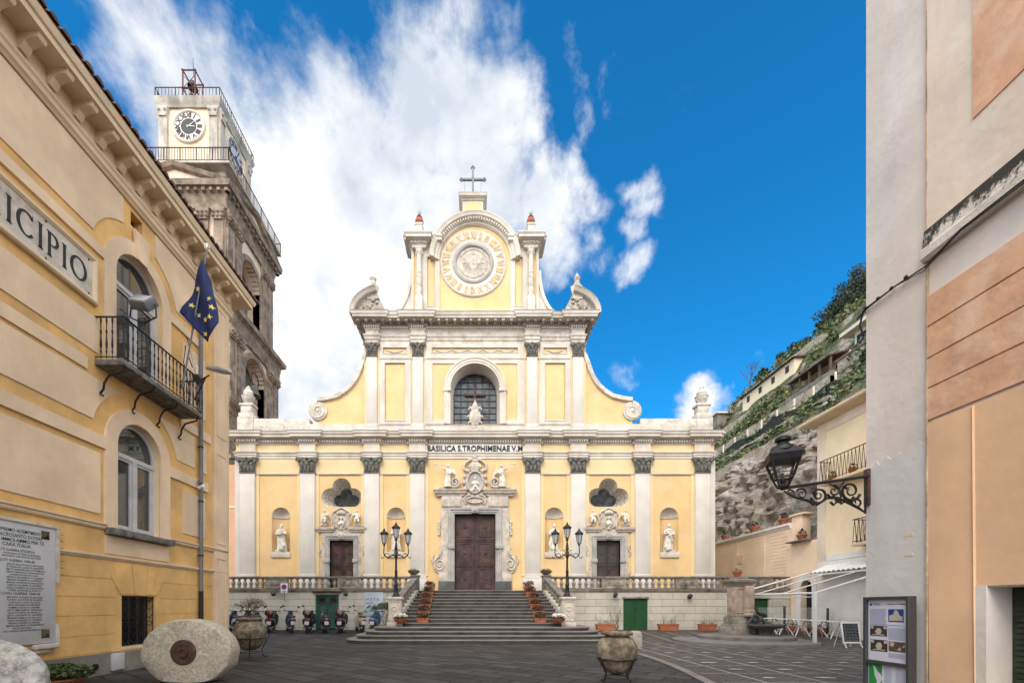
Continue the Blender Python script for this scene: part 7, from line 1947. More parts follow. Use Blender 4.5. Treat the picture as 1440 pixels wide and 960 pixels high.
    # pines near the top
    labs = ['lowest pine of the dark row beside the yellow cottage', 'small round pine second up the skyline', 'dark pine third up the skyline', 'broad pine with bare patch beneath it', 'tall pine halfway up the wooded slope', 'dense pine standing out on the skyline bulge', 'pine just above the skyline bulge', 'large pine against the sky near the right-hand building', 'topmost pine touching the right-hand building', 'inner dark pine behind the cream villa roof', 'inner pine above the villa, slightly paler', 'low pine directly above the terrace wall', 'inner pine under the topmost one', 'wide pine in the middle of the wood']
    spots = [(40.5, 60, 2.0), (43, 59.5, 2.2), (45.5, 60, 2.6), (46, 55, 2.4), (48.5, 58, 3.0), (50.0, 60.5, 3.2), (51.5, 59.5, 3.0), (53, 60, 3.4), (55.5, 60.5, 3.6), (44, 49, 2.6), (47.5, 52.5, 2.8), (41, 50, 1.8), (52, 56.5, 3.0), (48.5, 55.5, 2.8)]
    for (X, Y, r_), lab in zip(spots, labs):
        r_ *= .62; p = hill_pt(X, Y); t = thing('pine_tree', p, lab, 'tree', 'pines on the upper slope')
        m = MB(); m.tube([(p.x, p.y, p.z-.5), (p.x+.1, p.y, p.z+r_*.8), (p.x, p.y, p.z+r_*1.4)], [.16, .12, .06], 6)
        for k in range(4): a = k*1.6; m.tube([(p.x, p.y, p.z+r_*(.6+.15*k)), (p.x+r_*.5*math.cos(a), p.y+r_*.5*math.sin(a), p.z+r_*(.9+.15*k))], [.07, .03], 5)
        m.build('trunk', M['twig'], t)
        m = MB()
        for k in range(11):
            a = r5.uniform(0, 6.3); d = r_*r5.uniform(.1, .7); zz = p.z+r_*r5.uniform(.6, 1.6)
            m.leaves((p.x+d*math.cos(a), p.y+d*math.sin(a), zz), (r_*.42, r_*.42, r_*.30), 110, .26)
        m.build('crown', M['pine'], t, smooth=0, recalc=False)
    # bare tree beside the cottage
    p = hill_pt(37.0, 57.5); t = thing('bare_tree', p, 'leafless grey tree behind the roof of the yellow cottage', 'tree')
    m = MB()
    def br(p0, d, l, r_, k):
        p1 = p0+d*l; m.tube([p0, (p0+p1)/2+Vector((r5.uniform(-.05, .05),)*3)*l, p1], [r_, r_*.8, r_*.6], 4)
        if k:
            for _ in range(3): br(p1, (d+Vector((r5.uniform(-.7, .7), r5.uniform(-.7, .7), r5.uniform(-.2, .6)))).normalized(), l*.72, r_*.6, k-1)
    br(Vector(p), Vector((0, 0, 1)), 1.5, .1, 4); m.build('branches', M['twig'], t)
    # ridge roof seen beside the church parapet
    t = thing('ridge_shed', (33.8, 59, 26), 'small grey shed roof on the ridge just beside the church parapet', 'shed')
    m = MB(); m.box(32.9, 35.2, 57.9, 62, 24, 27.6); m.build('wall', M['plinth'], t); m = MB(); m.box(32.6, 35.5, 57.6, 62.3, 27.6, 27.8); m.build('roof', M['palewall2'], t)
hillside()
# ------------------------------------------------------------------ things on the square
def side_house():
    t = thing('side_house', (-15.5, 26, 0), 'narrow strip of peach plastered house between the town hall and the church', 'house')
    m = MB(); m.box(-18.5, -13.75, 25.2, 34, 0, 10.0); m.build('wall', M['terrapale'], t)
    m = MB(); m.sweep([(-18.5, 25.2), (-13.75, 25.2), (-13.75, 34)], [(-.1, 9.9), (.05, 9.9), (.1, 10.1), (.2, 10.2), (-.1, 10.25)], PLAN); m.build('cornice', M['capstone'], t)
    m = MB(); m.box(-18.4, -13.85, 25.17, 25.2, 7.3, 7.42); m.build('string_course', M['peachwall'], t)
M['terrapale'] = mat('pink_peach_plaster', (.66,.40,.26), .88, .06, 1, bump=.15, stain=.2, stain_col=(.55,.35,.22))
side_house()

def loft(m, secs, n=14, pw=.75):
    """secs: (y, cx, cz, half width, half height)"""
    vs = []
    for (y, cx, cz, hw, hh) in secs:
        for i in range(n):
            a = 2*PI*i/n; c, s = math.cos(a), math.sin(a)
            vs.append((cx+hw*math.copysign(abs(c)**pw, c), y, cz+hh*math.copysign(abs(s)**pw, s)))
    k = len(secs)
    m.add(vs, [(j*n+i, j*n+(i+1) % n, (j+1)*n+(i+1) % n, (j+1)*n+i) for j in range(k-1) for i in range(n)]+[tuple(range(n-1, -1, -1)), tuple(range((k-1)*n, k*n))])

def scooter(x, y, rz, body, case, label, lean=0, fat=1., seatm=None, plate_m=None):
    t = thing('scooter', (0, 0, 0), label, 'scooter', 'scooters parked against the terrace wall')
    w = fat
    for yy, rr in ((-.62, .235), (.66, .23)):
        m = MB(); T = Matrix.Translation((0, yy, rr)) @ Matrix.Rotation(R(90), 4, 'Y')
        m.lathe([(rr-.075, -.045), (rr-.03, -.055), (rr, -.03), (rr, .03), (rr-.03, .055), (rr-.075, .045)], n=22, M=T, cap=False); ty = m.build('wheel', M['rubber'], t)
        m = MB(); m.lathe([(.03, -.06), (.05, -.03), (rr-.08, -.02), (rr-.07, .0), (rr-.08, .02), (.05, .03), (.03, .06)], n=16, M=T); m.build('rim', M['chrome'], ty)
    m = MB()
    loft(m, [(-.84, 0, .60, .05*w, .05), (-.80, 0, .60, .13*w, .12), (-.66, 0, .56, .19*w, .19), (-.42, 0, .52, .21*w, .21), (-.18, 0, .50, .18*w, .20), (-.04, 0, .46, .12*w, .16), (.0, 0, .40, .08*w, .08)])
    m.rbox(-.17*w, .17*w, -.15, .38, .26, .33, .02)
    loft(m, [(.34, 0, .62, .20*w, .30), (.40, 0, .64, .23*w, .33), (.47, 0, .64, .17*w, .32), (.52, 0, .62, .08*w, .26)])
    loft(m, [(.42, 0, .50, .05, .02), (.50, 0, .50, .085, .05), (.68, 0, .49, .09, .05), (.86, 0, .42, .08, .05), (.92, 0, .34, .04, .05)])
    loft(m, [(.20, 0, 1.0, .09, .05), (.28, 0, 1.01, .15, .075), (.38, 0, 1.0, .13, .08), (.46, 0, .98, .06, .05)])
    m.build('body', body, t)
    m = MB(); loft(m, [(-.74, 0, .76, .08*w, .03), (-.66, 0, .79, .14*w, .05), (-.35, 0, .79, .15*w, .055), (-.08, 0, .77, .12*w, .045), (.0, 0, .75, .06*w, .03)]); m.build('seat', seatm or M['plastic'], t)
    m = MB(); m.tube([(-.34, .22, 1.03), (-.2, .28, 1.05), (0, .32, 1.03), (.2, .28, 1.05), (.34, .22, 1.03)], [.02, .018, .02, .018, .02], 8)
    for s in (-1, 1): m.tube([(s*.22, .27, 1.05), (s*.34, .22, 1.03)], .024, 7); m.tube([(s*.24, .33, 1.02), (s*.36, .29, 1.01)], .007, 4)
    m.build('handlebar', M['plastic'], t)
    for s in (-1, 1):
        m = MB(); m.tube([(s*.24, .27, 1.05), (s*.28, .27, 1.16), (s*.33, .25, 1.24)], .008, 5); m.sph(s*.35, .24, 1.27, .065, .02, .045, 10); m.build('mirror', M['plastic'], t)
    m = MB(); m.lathe([(.075, 0), (.07, .03), (.001, .045)], n=14, M=Matrix.Translation((0, .455, .99)) @ Matrix.Rotation(R(-90), 4, 'X')); m.build('headlight', M['lampglass'], t)
    m = MB(); m.tube([(0, .30, .98), (0, .52, .6), (0, .64, .24)], .03, 7); m.tube([(-.14, -.6, .22), (-.16, -.45, .24), (-.12, -.15, .22)], [.05, .045, .02], 8); m.tube([(.1, -.62, .24), (.12, -.3, .3)], .045, 7); m.tube([(.03, -.1, .26), (.16, -.16, .03)], .012, 5); m.build('engine_and_exhaust', M['lead'], t)
    m = MB(); loft(m, [(-.86, 0, .64, .07*w, .028), (-.83, 0, .64, .09*w, .035), (-.80, 0, .64, .09*w, .035)], 10); m.build('tail_light', M['redlens'], t)
    m = MB(); loft(m, [(-.88, 0, .34, .075, .01), (-.82, 0, .42, .09, .02), (-.70, 0, .50, .1, .02)], 8); m.build('mudguard', M['plastic'], t)
    m = MB(); m.rbox(-.10, .10, -.895, -.885, .40, .56, .003); m.build('number_plate', M['greyframe'], t)
    if case is not None:
        m = MB(); loft(m, [(-.98, 0, .96, .14, .10), (-.95, 0, .96, .20, .135), (-.78, 0, .96, .23, .15), (-.62, 0, .96, .21, .145), (-.58, 0, .96, .14, .10)], 18, .6); tc_ = m.build('top_case', case, t)
        m = MB(); m.rbox(-.12, .12, -.99, -.96, .93, .985, .01); m.build('reflector', M['redlens'], tc_)
        m = MB(); m.rbox(-.09, .09, -.9, -.5, .80, .83, .008); m.build('luggage_rack', M['plastic'], t)
    t.location = (x, y, gz(y)+.002); t.rotation_euler = (0, R(lean), rz+math.atan2(-x, y)*.9)
    return t
P_ = {k: mat('scooter_'+k, c, .28, .05, 5, coat=.6) for k, c in dict(black=(.012,.012,.014), navy=(.015,.025,.06), red=(.05,.008,.010), grey=(.10,.10,.11), silver=(.35,.35,.36), blue=(.03,.10,.22), beige=(.33,.29,.22), maroon=(.035,.008,.010)).items()}
def sx(px, Y): return PX(px, Y)
YS = 21.05
scooter(sx(328, YS), YS, R(14), P_['navy'], None, 'dark blue scooter half hidden behind the town hall corner', 6)
scooter(sx(344, YS+.1), YS+.1, R(-10), P_['black'], None, 'black scooter behind the bare plant of the left urn', 5)
scooter(sx(359, YS+.1), YS+.1, R(8), P_['grey'], None, 'dark grey scooter just right of the bare plant of the left urn', 5)
scooter(sx(381, YS), YS, R(-6), P_['black'], P_['red'], 'black scooter with dark red top case under the no-parking sign', 4, 1.1)
scooter(sx(407, YS), YS, R(10), P_['navy'], None, 'slim navy scooter without top case between two with top cases', 5, .85)
scooter(sx(434, YS), YS, R(-5), P_['black'], P_['black'], 'big black scooter with black top case left of the old green door', 3, 1.25)
scooter(sx(456, YS), YS, R(6), P_['black'], None, 'low black scooter parked in front of the old green door', 5, 1.)
scooter(sx(479, YS), YS, R(-4), P_['black'], P_['maroon'], 'big scooter with maroon top case at right edge of the old green door', 3, 1.25)
scooter(sx(505, YS), YS, R(12), P_['beige'], None, 'beige and grey scooter beside the pale blue poster', 6, .9)
scooter(sx(526, YS), YS, R(-8), P_['blue'], None, 'blue scooter nearest the stairs, in front of the poster', 4, 1.)

def urn(X, Y, s, lab, plant):
    t = thing('stone_urn', (X, Y, gz(Y)), lab, 'urn', 'big round stone urns in iron stands')
    m = MB(); z = gz(Y)
    prof = [(.12, .20), (.20, .24), (.29, .34), (.36, .50), (.385, .64), (.37, .76), (.30, .87), (.22, .92), (.215, .94), (.29, .955), (.30, .985), (.29, 1.01), (.24, 1.0), (.22, .95), (.001, .93)]
    m.lathe([(r_*s, h*s) for r_, h in prof], X, Y, z, 40); m.build('vessel', M['urnstone'], t)
    m = MB()
    m.tube([(X+.372*s*math.cos(a*PI/12), Y+.372*s*math.sin(a*PI/12), z+.50*s) for a in range(25)], .014, 6)
    m.tube([(X+.24*s*math.cos(a*PI/12), Y+.24*s*math.sin(a*PI/12), z+.14*s) for a in range(25)], .010, 6)
    for k in range(4):
        a = k*PI/2+.5; c, q = math.cos(a), math.sin(a)
        m.tube([(X+c*r_*s, Y+q*r_*s, z+h*s) for r_, h in ((.42, .60), (.45, .55), (.43, .49), (.385, .49), (.34, .34), (.27, .2), (.30, .06), (.37, .015), (.40, .03))], .015, 6)
    m.build('iron_stand', M['iron'], t)
    if plant:
        r6 = random.Random(3); m = MB(); lf = MB()
        def br(p, d, l, r_, k):
            q = p+d*l; m.tube([p, (p+q)/2+Vector((r6.uniform(-1, 1), r6.uniform(-1, 1), 0))*l*.12, q], [r_, r_*.8, r_*.6], 5)
            if k == 0: lf.leaves(q, (.05, .05, .05), 1, .035)
            else:
                for _ in range(3): br(q, (d+Vector((r6.uniform(-1, 1), r6.uniform(-1, 1), r6.uniform(-.3, .5)))).normalized(), l*.72, r_*.62, k-1)
        for k in range(4): br(Vector((X, Y, z+.95*s)), Vector((math.cos(k*1.7)*.5, math.sin(k*1.7)*.5, 1)).normalized(), .25, .02, 4)
        m.build('bare_branches', M['twig'], t); lf.build('leaves', M['leafpale'], t, smooth=0, recalc=False)
urn(PX(351, 12.4), 12.4, 1.17, 'round stone urn with bare shrub standing behind the millstone', True)
urn(2.74, 8.25, 1.0, 'round stone urn in an iron stand in the middle foreground', False)

def millstone():
    X, Y = -5.68, 8.55; z0 = .0
    t = thing('millstone', (X, Y, 0), 'old oval millstone standing on edge with rusty iron hub against the town hall', 'millstone')
    m = MB(); n = 64; vs = []; r7 = random.Random(2)
    jit = [1+.012*noise.noise(Vector((math.cos(2*PI*i/n)*3, math.sin(2*PI*i/n)*3, 4)))*2 for i in range(n)]
    rows = [(-.20, .02), (-.205, .25), (-.205, .6), (-.20, .95), (-.185, .975), (-.15, .99), (0, 1.0), (.15, .99), (.19, .95), (.19, .02)]
    for (yy, k) in rows:
        for i in range(n):
            a = 2*PI*i/n; x = .895*k*math.cos(a)*jit[i]; z = .665*k*math.sin(a)*jit[i]
            if z < -.56: z = -.56-(-.56-z)*.25
            nn = noise.noise(Vector((x*4, yy*4, z*4)))*.014+noise.noise(Vector((x*14, yy*9, z*14)))*.008
            vs.append((X+x, Y+yy-nn, .585+z+nn))
    m.add(vs, [(j*n+i, j*n+(i+1) % n, (j+1)*n+(i+1) % n, (j+1)*n+i) for j in range(len(rows)-1) for i in range(n)]+[tuple(range(n)), tuple(range((len(rows)-1)*n, len(rows)*n))])
    m.build('stone_disc', M['mill'], t, smooth=40)
    T = Matrix.Translation((X-.02, Y-.205, .60)) @ Matrix.Rotation(R(90), 4, 'X')
    m = MB(); m.lathe([(.25, 0), (.25, .02), (.22, .035), (.15, .035), (.14, .02), (.10, .02), (.10, .05), (.06, .05), (.05, .02), (.001, .02)], n=36, M=T, cap=False)
    for k in range(8): a = k*PI/4; m.sph(*(T @ Vector((.185*math.cos(a), .185*math.sin(a), .035))), .014, n=6)
    m.build('iron_hub', M['rust'], t)
millstone()
def rock():
    m = MB(); X, Y = -7.0, 6.05
    vs = []; n = 40; k = 22
    for j in range(k+1):
        el = -PI/2+PI*j/k
        for i in range(n):
            a = 2*PI*i/n; d = Vector((math.cos(a)*math.cos(el), math.sin(a)*math.cos(el), math.sin(el)))
            f = 1+.10*noise.noise(d*1.6+Vector((3, 1, 2)))+.05*noise.noise(d*4)+.02*noise.noise(d*11)
            vs.append((X+d.x*.92*f, Y+d.y*.36*f, .36+d.z*.72*f))
    m.add(vs, [(j*n+i, j*n+(i+1) % n, (j+1)*n+(i+1) % n, (j+1)*n+i) for j in range(k) for i in range(n)])
    tag(m.build('rough_boulder', M['whiterock'], smooth=60), 'rough speckled white stone block at the lower left corner', 'boulder')
rock()

def leafy_pot(name, X, Y, z, lab, cat, prof, pr, fol, nleaf, size, lm='leaf', group=None, potmat='terra'):
    t = thing(name, (X, Y, z), lab, cat, group)
    m = MB(); m.lathe(prof, X, Y, z, 24); m.build('pot', M[potmat], t)
    m = MB(); m.leaves((X, Y, z+fol[3]), fol[:3], nleaf, size); m.build('foliage', M[lm], t, smooth=0, recalc=False)
    return t
leafy_pot('planted_bowl', -7.72, 7.95, 0, 'low terracotta bowl of feathery green plants below the marble plaque', 'plant pot', [(.22, .0), (.34, .10), (.38, .14), (.38, .17), (.34, .16), (.001, .13)], 0, (.55, .38, .15, .28), 1500, .085, 'leaf')
t = thing('utility_box', (XL+.06, 9.7, .0), 'small grey metal utility box on the plinth left of the barred window', 'utility box')
m = MB(); m.rbox(XL+.045, XL+.11, 9.54, 9.86, .06, .44, .008); m.build('box_body', M['plinth'] if 0 else M['lead_light'] if 'lead_light' in M else M['greyframe'], t)
m = MB(); m.rbox(XL+.11, XL+.118, 9.56, 9.84, .08, .42, .004); m.build('box_door', M['greyframe'], t)
t = tag(MB().cyl((XL-.02, 9.15, .2), (XL+.075, 9.15, .2), .07, n=16).build('drain_cap', M['iron']), 'round black drain opening in the grey plinth beside the planted bowl', 'drain')

def wall_things():
    # downpipe
    t = thing('downpipe', (XL+.10, 12.62, 1), 'grey drainpipe running down the town hall wall near its corner', 'drainpipe')
    m = MB(); m.tube([(XL+.10, 12.62, 11.5), (XL+.10, 12.62, 1.9)], .052, 12); m.build('pipe', M['pipe'], t)
    m = MB(); m.tube([(XL+.10, 12.62, 1.95), (XL+.10, 12.62, .35), (XL+.22, 12.62, .1)], .062, 12); m.build('cast_iron_foot', M['iron'], t)
    for z in (10.2, 8.2, 6.2, 4.6, 3.0): m = MB(); m.lathe([(.054, -.02), (.066, -.02), (.066, .02), (.054, .02)], XL+.10, 12.62, z, 12, cap=False); m.box(XL, XL+.06, 12.6, 12.64, z-.015, z+.015); m.build('pipe_clip', M['iron'], t)
    # camera
    t = thing('security_camera', (XL+.16, 12.5, 4.95), 'small white security camera on the drainpipe of the town hall', 'camera')
    m = MB(); m.rbox(XL+.1, XL+.2, 12.44, 12.54, 5.1, 5.2, .01); m.tube([(XL+.15, 12.5, 5.1), (XL+.2, 12.45, 5.0)], .012, 6); m.build('bracket', M['pipe'], t)
    m = MB(); m.lathe([(.03, -.11), (.05, -.10), (.05, .08), (.04, .09)], n=14, M=Matrix.Translation((XL+.24, 12.42, 4.97)) @ Matrix.Rotation(R(75), 4, 'Y') @ Matrix.Rotation(R(20), 4, 'X')); m.build('housing', M['plainwhite'], t)
    # street light
    t = thing('wall_street_light', (XL+.1, 12.35, 7.6), 'grey street light head on a short arm beside the town hall balcony', 'street light')
    m = MB(); m.tube([(XL, 12.45, 7.5), (XL+.25, 12.3, 7.7), (XL+.5, 12.2, 8.05)], .022, 7); m.tube([(XL, 12.35, 8.2), (XL+.3, 12.3, 8.02), (XL+.6, 12.2, 8.1)], .02, 7); m.rbox(XL+.12, XL+.26, 12.2, 12.4, 7.95, 8.15, .02); m.build('arm', M['iron'], t)
    m = MB(); loft(m, [(-.40, 0, .03, .03, .02), (-.34, 0, .03, .10, .05), (-.1, 0, .03, .13, .07), (.2, 0, .02, .09, .055), (.34, 0, .01, .05, .04)], 14)
    Mx = Matrix.Translation((XL+.88, 12.15, 8.20)) @ Matrix.Rotation(R(12), 4, 'Y') @ Matrix.Rotation(R(90), 4, 'Z')
    m.v = [tuple(Mx @ Vector(v)) for v in m.v]; m.build('lamp_head', M['greyframe'], t)
    m = MB(); m.lathe([(.035, 0), (.035, .25), (.02, .27)], XL+.18, 12.3, 8.15, 10); m.build('photocell', M['plainwhite'], t)
    # floodlight
    t = thing('floodlight', (XL+.5, 9.8, 8.4), 'boxy grey floodlight on a black bracket at the town hall balcony', 'floodlight')
    T = Matrix.Translation((XL+.62, 9.75, 8.42)) @ Matrix.Rotation(R(-35), 4, 'X') @ Matrix.Rotation(R(18), 4, 'Y')
    m = MB(); m.rbox(-.24, .24, -.10, .10, -.17, .17, .02, T); m.build('housing', M['pipe'], t)
    m = MB(); m.rbox(-.21, .21, -.115, -.10, -.14, .14, .005, T); m.build('glass', M['lampglass'], t)
    m = MB(); m.tube([(XL+.35, 9.75, 8.4), (XL+.32, 9.75, 8.1), (XL+.62, 9.75, 7.95), (XL+.92, 9.75, 8.1), (XL+.9, 9.75, 8.4)], .018, 5); m.tube([(XL+.62, 9.75, 7.95), (XL+.62, 9.6, 7.72)], .02, 5)
    m.tube([(XL+.3, 9.5, 8.1), (XL+.45, 9.5, 8.0), (XL+.55, 9.5, 7.74)], .014, 5); m.build('bracket', M['iron'], t)
    # flag
    YFg = 10.95
    t = thing('flag', (XL+.66, 11.0, 7.2), 'dark blue flag with yellow stars on a pole at the town hall balcony', 'flag')
    tip = Vector((PX(291, 10.85), 10.85, PZ(352, 10.85))); bot = Vector((XL+.66, 11.0, 7.15))
    m = MB(); m.tube([bot, tip], .022, 8); m.build('pole', M['chrome'] if 0 else M['pipe'], t)
    m = MB()
    for k in range(6): a = k*PI/3; m.tube([tip, tip+Vector((.06*math.cos(a), .06*math.sin(a), .05)), tip+Vector((.05*math.cos(a), .05*math.sin(a), .13)), tip+Vector((0, 0, .17))], .009, 5)
    m.build('finial', M['chrome'], t)
    fn = lambda X, Z: YFg-.10-.085*math.sin((X*9+Z*2.0))-.03*math.sin(X*23-Z*3)
    A, B, A2, B2 = [(PX(x, YFg), PZ(y, YFg)) for x, y in ((290, 370), (259, 446), (312, 458), (293, 482))]
    m = MB(); n = 18; vs = []
    for i in range(n+1):
        for j in range(n+1):
            u, v = i/n, j/n
            X = (A[0]*(1-v)+B[0]*v)*(1-u)+(A2[0]*(1-v)+B2[0]*v)*u+.05*math.sin(u*PI)*(1-v); Z = (A[1]*(1-v)+B[1]*v)*(1-u)+(A2[1]*(1-v)+B2[1]*v)*u-.05*math.sin(v*PI)*u
            vs.append((X, fn(X, Z), Z))
    k = n+1; m.add(vs, [(i*k+j, i*k+j+1, (i+1)*k+j+1, (i+1)*k+j) for i in range(n) for j in range(n)])
    fl = m.build('cloth', M['flagblue'], t, smooth=70, recalc=False)
    sd_ = fl.modifiers.new('thick', 'SOLIDIFY'); sd_.thickness = .006
    for (x, y) in ((281, 409), (300, 427), (304, 439), (281, 444), (291.5, 452), (301.5, 453), (273, 433), (290, 470)):
        X, Z = PX(x, YFg), PZ(y, YFg)
        m = MB(); st = [(X+(.075 if i % 2 == 0 else .03)*math.sin(i*PI/5+.2), Z+(.075 if i % 2 == 0 else .03)*math.cos(i*PI/5+.2)) for i in range(10)]
        m.add([(p, fn(p, q)-.014, q) for p, q in st]+[(X, fn(X, Z)-.014, Z)], [(i, (i+1) % 10, 10) for i in range(10)]); m.build('star', M['gold'], fl, smooth=0)
    tag(MB().tube([(XL+.02, 12.0, 9.4), (XL+.02, 12.62, 8.0)], .008, 4).build('electric_cable', M['iron']), 'thin dark cable on the town hall wall beside the drainpipe', 'cable')
wall_things()

# ------------------------------------------------------------------ stair pots and bowls
def flowers(m, c, rad, n, size): m.leaves(c, rad, n, size, flat=1)
ordn = ['lowest', 'second lowest', 'third lowest', 'third highest', 'second highest', 'highest']
for s, X in ((-1, -2.40), (1, 2.98)):
    side = 'left' if s < 0 else 'right'
    for k in range(6):
        i = 2*k; Y = 19.15+.318*i+.15; z = .6+.1582*(i+1); x = X+rnd.uniform(-.04, .04)+(-.0 if s < 0 else -.012*i)
        t = thing('flower_box', (x, Y, z), '%s terracotta box of red flowers on the %s side of the church steps' % (ordn[k], side), 'flower box', 'red flower boxes on the church steps')
        m = MB(); m.add([(x+a*.24, Y+b*.09, z+.002) for a, b in ((-1, -1), (1, -1), (1, 1), (-1, 1))]+[(x+a*.28, Y+b*.12, z+.19) for a, b in ((-1, -1), (1, -1), (1, 1), (-1, 1))]+[(x+a*.30, Y+b*.135, z+.19) for a, b in ((-1, -1), (1, -1), (1, 1), (-1, 1))]+[(x+a*.30, Y+b*.135, z+.22) for a, b in ((-1, -1), (1, -1), (1, 1), (-1, 1))], [(3, 2, 1, 0)]+[(4*j+i_, 4*j+(i_+1) % 4, 4*j+4+(i_+1) % 4, 4*j+4+i_) for j in range(3) for i_ in range(4)]+[(12, 13, 14, 15)])
        m.build('box', M['terra'], t, bevel=.006)
        m = MB(); m.leaves((x, Y, z+.33), (.29, .16, .16), 190, .085); m.build('leaves', M['leafdark'], t, smooth=0, recalc=False)
        m = MB(); flowers(m, (x, Y-.03, z+.38), (.30, .17, .14), 75, .07); m.build('petals', M['redflower'], t, smooth=0, recalc=False)
    # white-flower bowl on tripod
    X2 = -3.26 if s < 0 else 3.63; Y = 18.75; z = .60
    t = thing('flower_bowl', (X2, Y, z), 'bowl of white cyclamen on an iron tripod beside the %s stair post' % side, 'flower bowl', 'white flower bowls beside the stair posts')
    m = MB(); m.lathe([(.10, .17), (.22, .22), (.32, .32), (.36, .38), (.34, .38), (.001, .34)], X2, Y, z, 24); m.build('bowl', M['terra'], t)
    m = MB()
    for k in range(3): a = k*2*PI/3+.5; m.tube([(X2+.26*math.cos(a), Y+.26*math.sin(a), z+.30), (X2+.14*math.cos(a), Y+.14*math.sin(a), z+.15), (X2+.22*math.cos(a), Y+.22*math.sin(a), z+.01)], .012, 5)
    m.build('tripod', M['iron'], t)
    m = MB(); m.leaves((X2, Y, z+.42), (.30, .30, .09), 190, .09); m.build('leaves', M['leafdark'], t, smooth=0, recalc=False)
    m = MB(); flowers(m, (X2, Y, z+.50), (.32, .30, .10), 240, .065); m.build('petals', M['whiteflower'], t, smooth=0, recalc=False)
    X3 = -3.2 if s < 0 else 3.72; Y = YT; z = 3.13
    t = thing('planted_bowl', (X3, Y, z), 'small bowl of pale flowers on top of the %s stair post by the door' % side, 'plant bowl', 'bowls on the top stair posts')
    m = MB(); m.lathe([(.12, .0), (.24, .10), (.33, .2), (.31, .2), (.001, .18)], X3, Y, z, 20); m.build('bowl', M['urnstone'], t)
    m = MB(); m.leaves((X3, Y, z+.24), (.30, .3, .09), 200, .08); m.build('leaves', M['leafpale'], t, smooth=0, recalc=False)

# ------------------------------------------------------------------ sign, poster, potted trees by the terrace wall
def wall_bits():
    X, Y = PX(399.6, 22.05), 22.05; zc = PZ(826.5, Y)
    t = thing('no_parking_sign', (X, Y, 2), 'white panel with round no-parking symbol on the left balustrade', 'sign')
    m = MB(); m.rbox(X-.175, X+.175, Y-.01, Y+.01, zc-.25, zc+.25, .004); m.build('panel', M['plainwhite'], t)
    m = MB(); m.tube([(X, Y+.03, zc+.2), (X, Y+.03, zc-.65), (X, YT+.02, zc-.65)], .02, 6); m.build('bracket', M['pipe'], t)
    T = Matrix.Translation((X, Y-.011, zc+.07)) @ Matrix.Rotation(R(90), 4, 'X')
    m = MB(); m.lathe([(.001, .002), (.115, .002)], n=28, M=T, cap=False); m.build('blue_disc', mat('sign_blue', (.03,.06,.35), .4, .05), t)
    m = MB(); m.lathe([(.105, .004), (.14, .004)], n=28, M=T, cap=False); m.add([T @ Vector(p) for p in ((-.09, .07, .0045), (-.07, .09, .0045), (.09, -.07, .0045), (.07, -.09, .0045))], [(0, 1, 2, 3)]); m.build('red_ring_and_bar', M['redlens'], t)
    m = MB()
    for k, w in enumerate((.11, .13, .09)): m.box(X-w, X+w, Y-.0135, Y-.0115, zc-.13-.035*k-.012, zc-.13-.035*k)
    m.build('text_line', M['letter'], t)
    x0, x1, z0, z1 = PX(513, YT), PX(539, YT), .98, 2.24
    t = thing('wall_poster', ((x0+x1)/2, YT-.02, z0), 'pale blue printed poster with dark mountain shape beside the stairs', 'poster')
    m = MB(); m.rbox(x0, x1, YT-.03, YT-.005, z0, z1, .003); m.build('sheet', mat('poster_pale_blue', (.42,.50,.55), .5, .15, 1.2), t)
    m = MB(); m.plate([(x0+.38, z0+.40), (x0+.48, z0+.55), (x0+.60, z0+.52), (x0+.72, z0+.66), (x0+.85, z0+.70), (x1-.01, z0+.72), (x1-.01, z0+.36), (x0+.6, z0+.34)], [], 0, .002, XZ(YT-.0305)); m.build('mountain_motif', mat('poster_slate', (.05,.06,.07), .5, .2), t, smooth=0)
    m = MB(); m.plate(rect(x0+.01, x1-.01, z0+.01, z0+.33), [], 0, .0015, XZ(YT-.0305)); m.build('sea_motif', mat('poster_sea', (.33,.42,.46), .5, .1), t, smooth=0)
    vs, fs = text_geo('META', .24, .002, 1.25, offset=-.002); xm = min(v.x for v in vs); m = MB(); m.add([(x0+.09+(v.x-xm), YT-.033, z0+.80+v.y) for v in vs], fs); m.build('heading', M['logo'], t, smooth=0)
    m = MB()
    for k in range(3): m.box(x0+.09, x0+.5-.08*k, YT-.034, YT-.032, z0+.72-.04*k, z0+.735-.04*k)
    m.build('small_text', M['logo'], t)
wall_bits()
def potted_tree(name, X, Y, lab, h, spread, nl, seed, potr=.22, poth=.32, pm='terra', lm='leaf', stem=3, lsize=.10, group=None):
    z = gz(Y); t = thing(name, (X, Y, z), lab, 'potted tree' if h > .8 else 'potted plant', group)
    m = MB(); m.lathe([(potr*.7, 0), (potr*.95, poth*.85), (potr*1.06, poth*.87), (potr*1.06, poth), (potr*.9, poth), (.001, poth*.92)], X, Y, z, 20); m.build('pot', M[pm], t)
    r8 = random.Random(seed); m = MB(); lf = MB()
    def br(p, d, l, r_, k):
        q = p+d*l; m.tube([p, (p+q)/2+Vector((r8.uniform(-1, 1), r8.uniform(-1, 1), 0))*l*.1, q], [r_, r_*.8, r_*.65], 5)
        if k <= 1: lf.leaves(q, (.12*spread, .12*spread, .12*spread), nl, lsize)
        if k:
            for _ in range(2 if k > 1 else 3): br(q, (d+Vector((r8.uniform(-1, 1), r8.uniform(-.6, .6), r8.uniform(-.1, .6)))*spread).normalized(), l*.7, r_*.65, k-1)
    for _ in range(stem): br(Vector((X, Y, z+poth*.9)), Vector((r8.uniform(-.4, .4), r8.uniform(-.3, .3), 1)).normalized(), h*.32, .022, 3)
    m.build('stems', M['twig'], t); lf.build('leaves', M[lm], t, smooth=0, recalc=False)
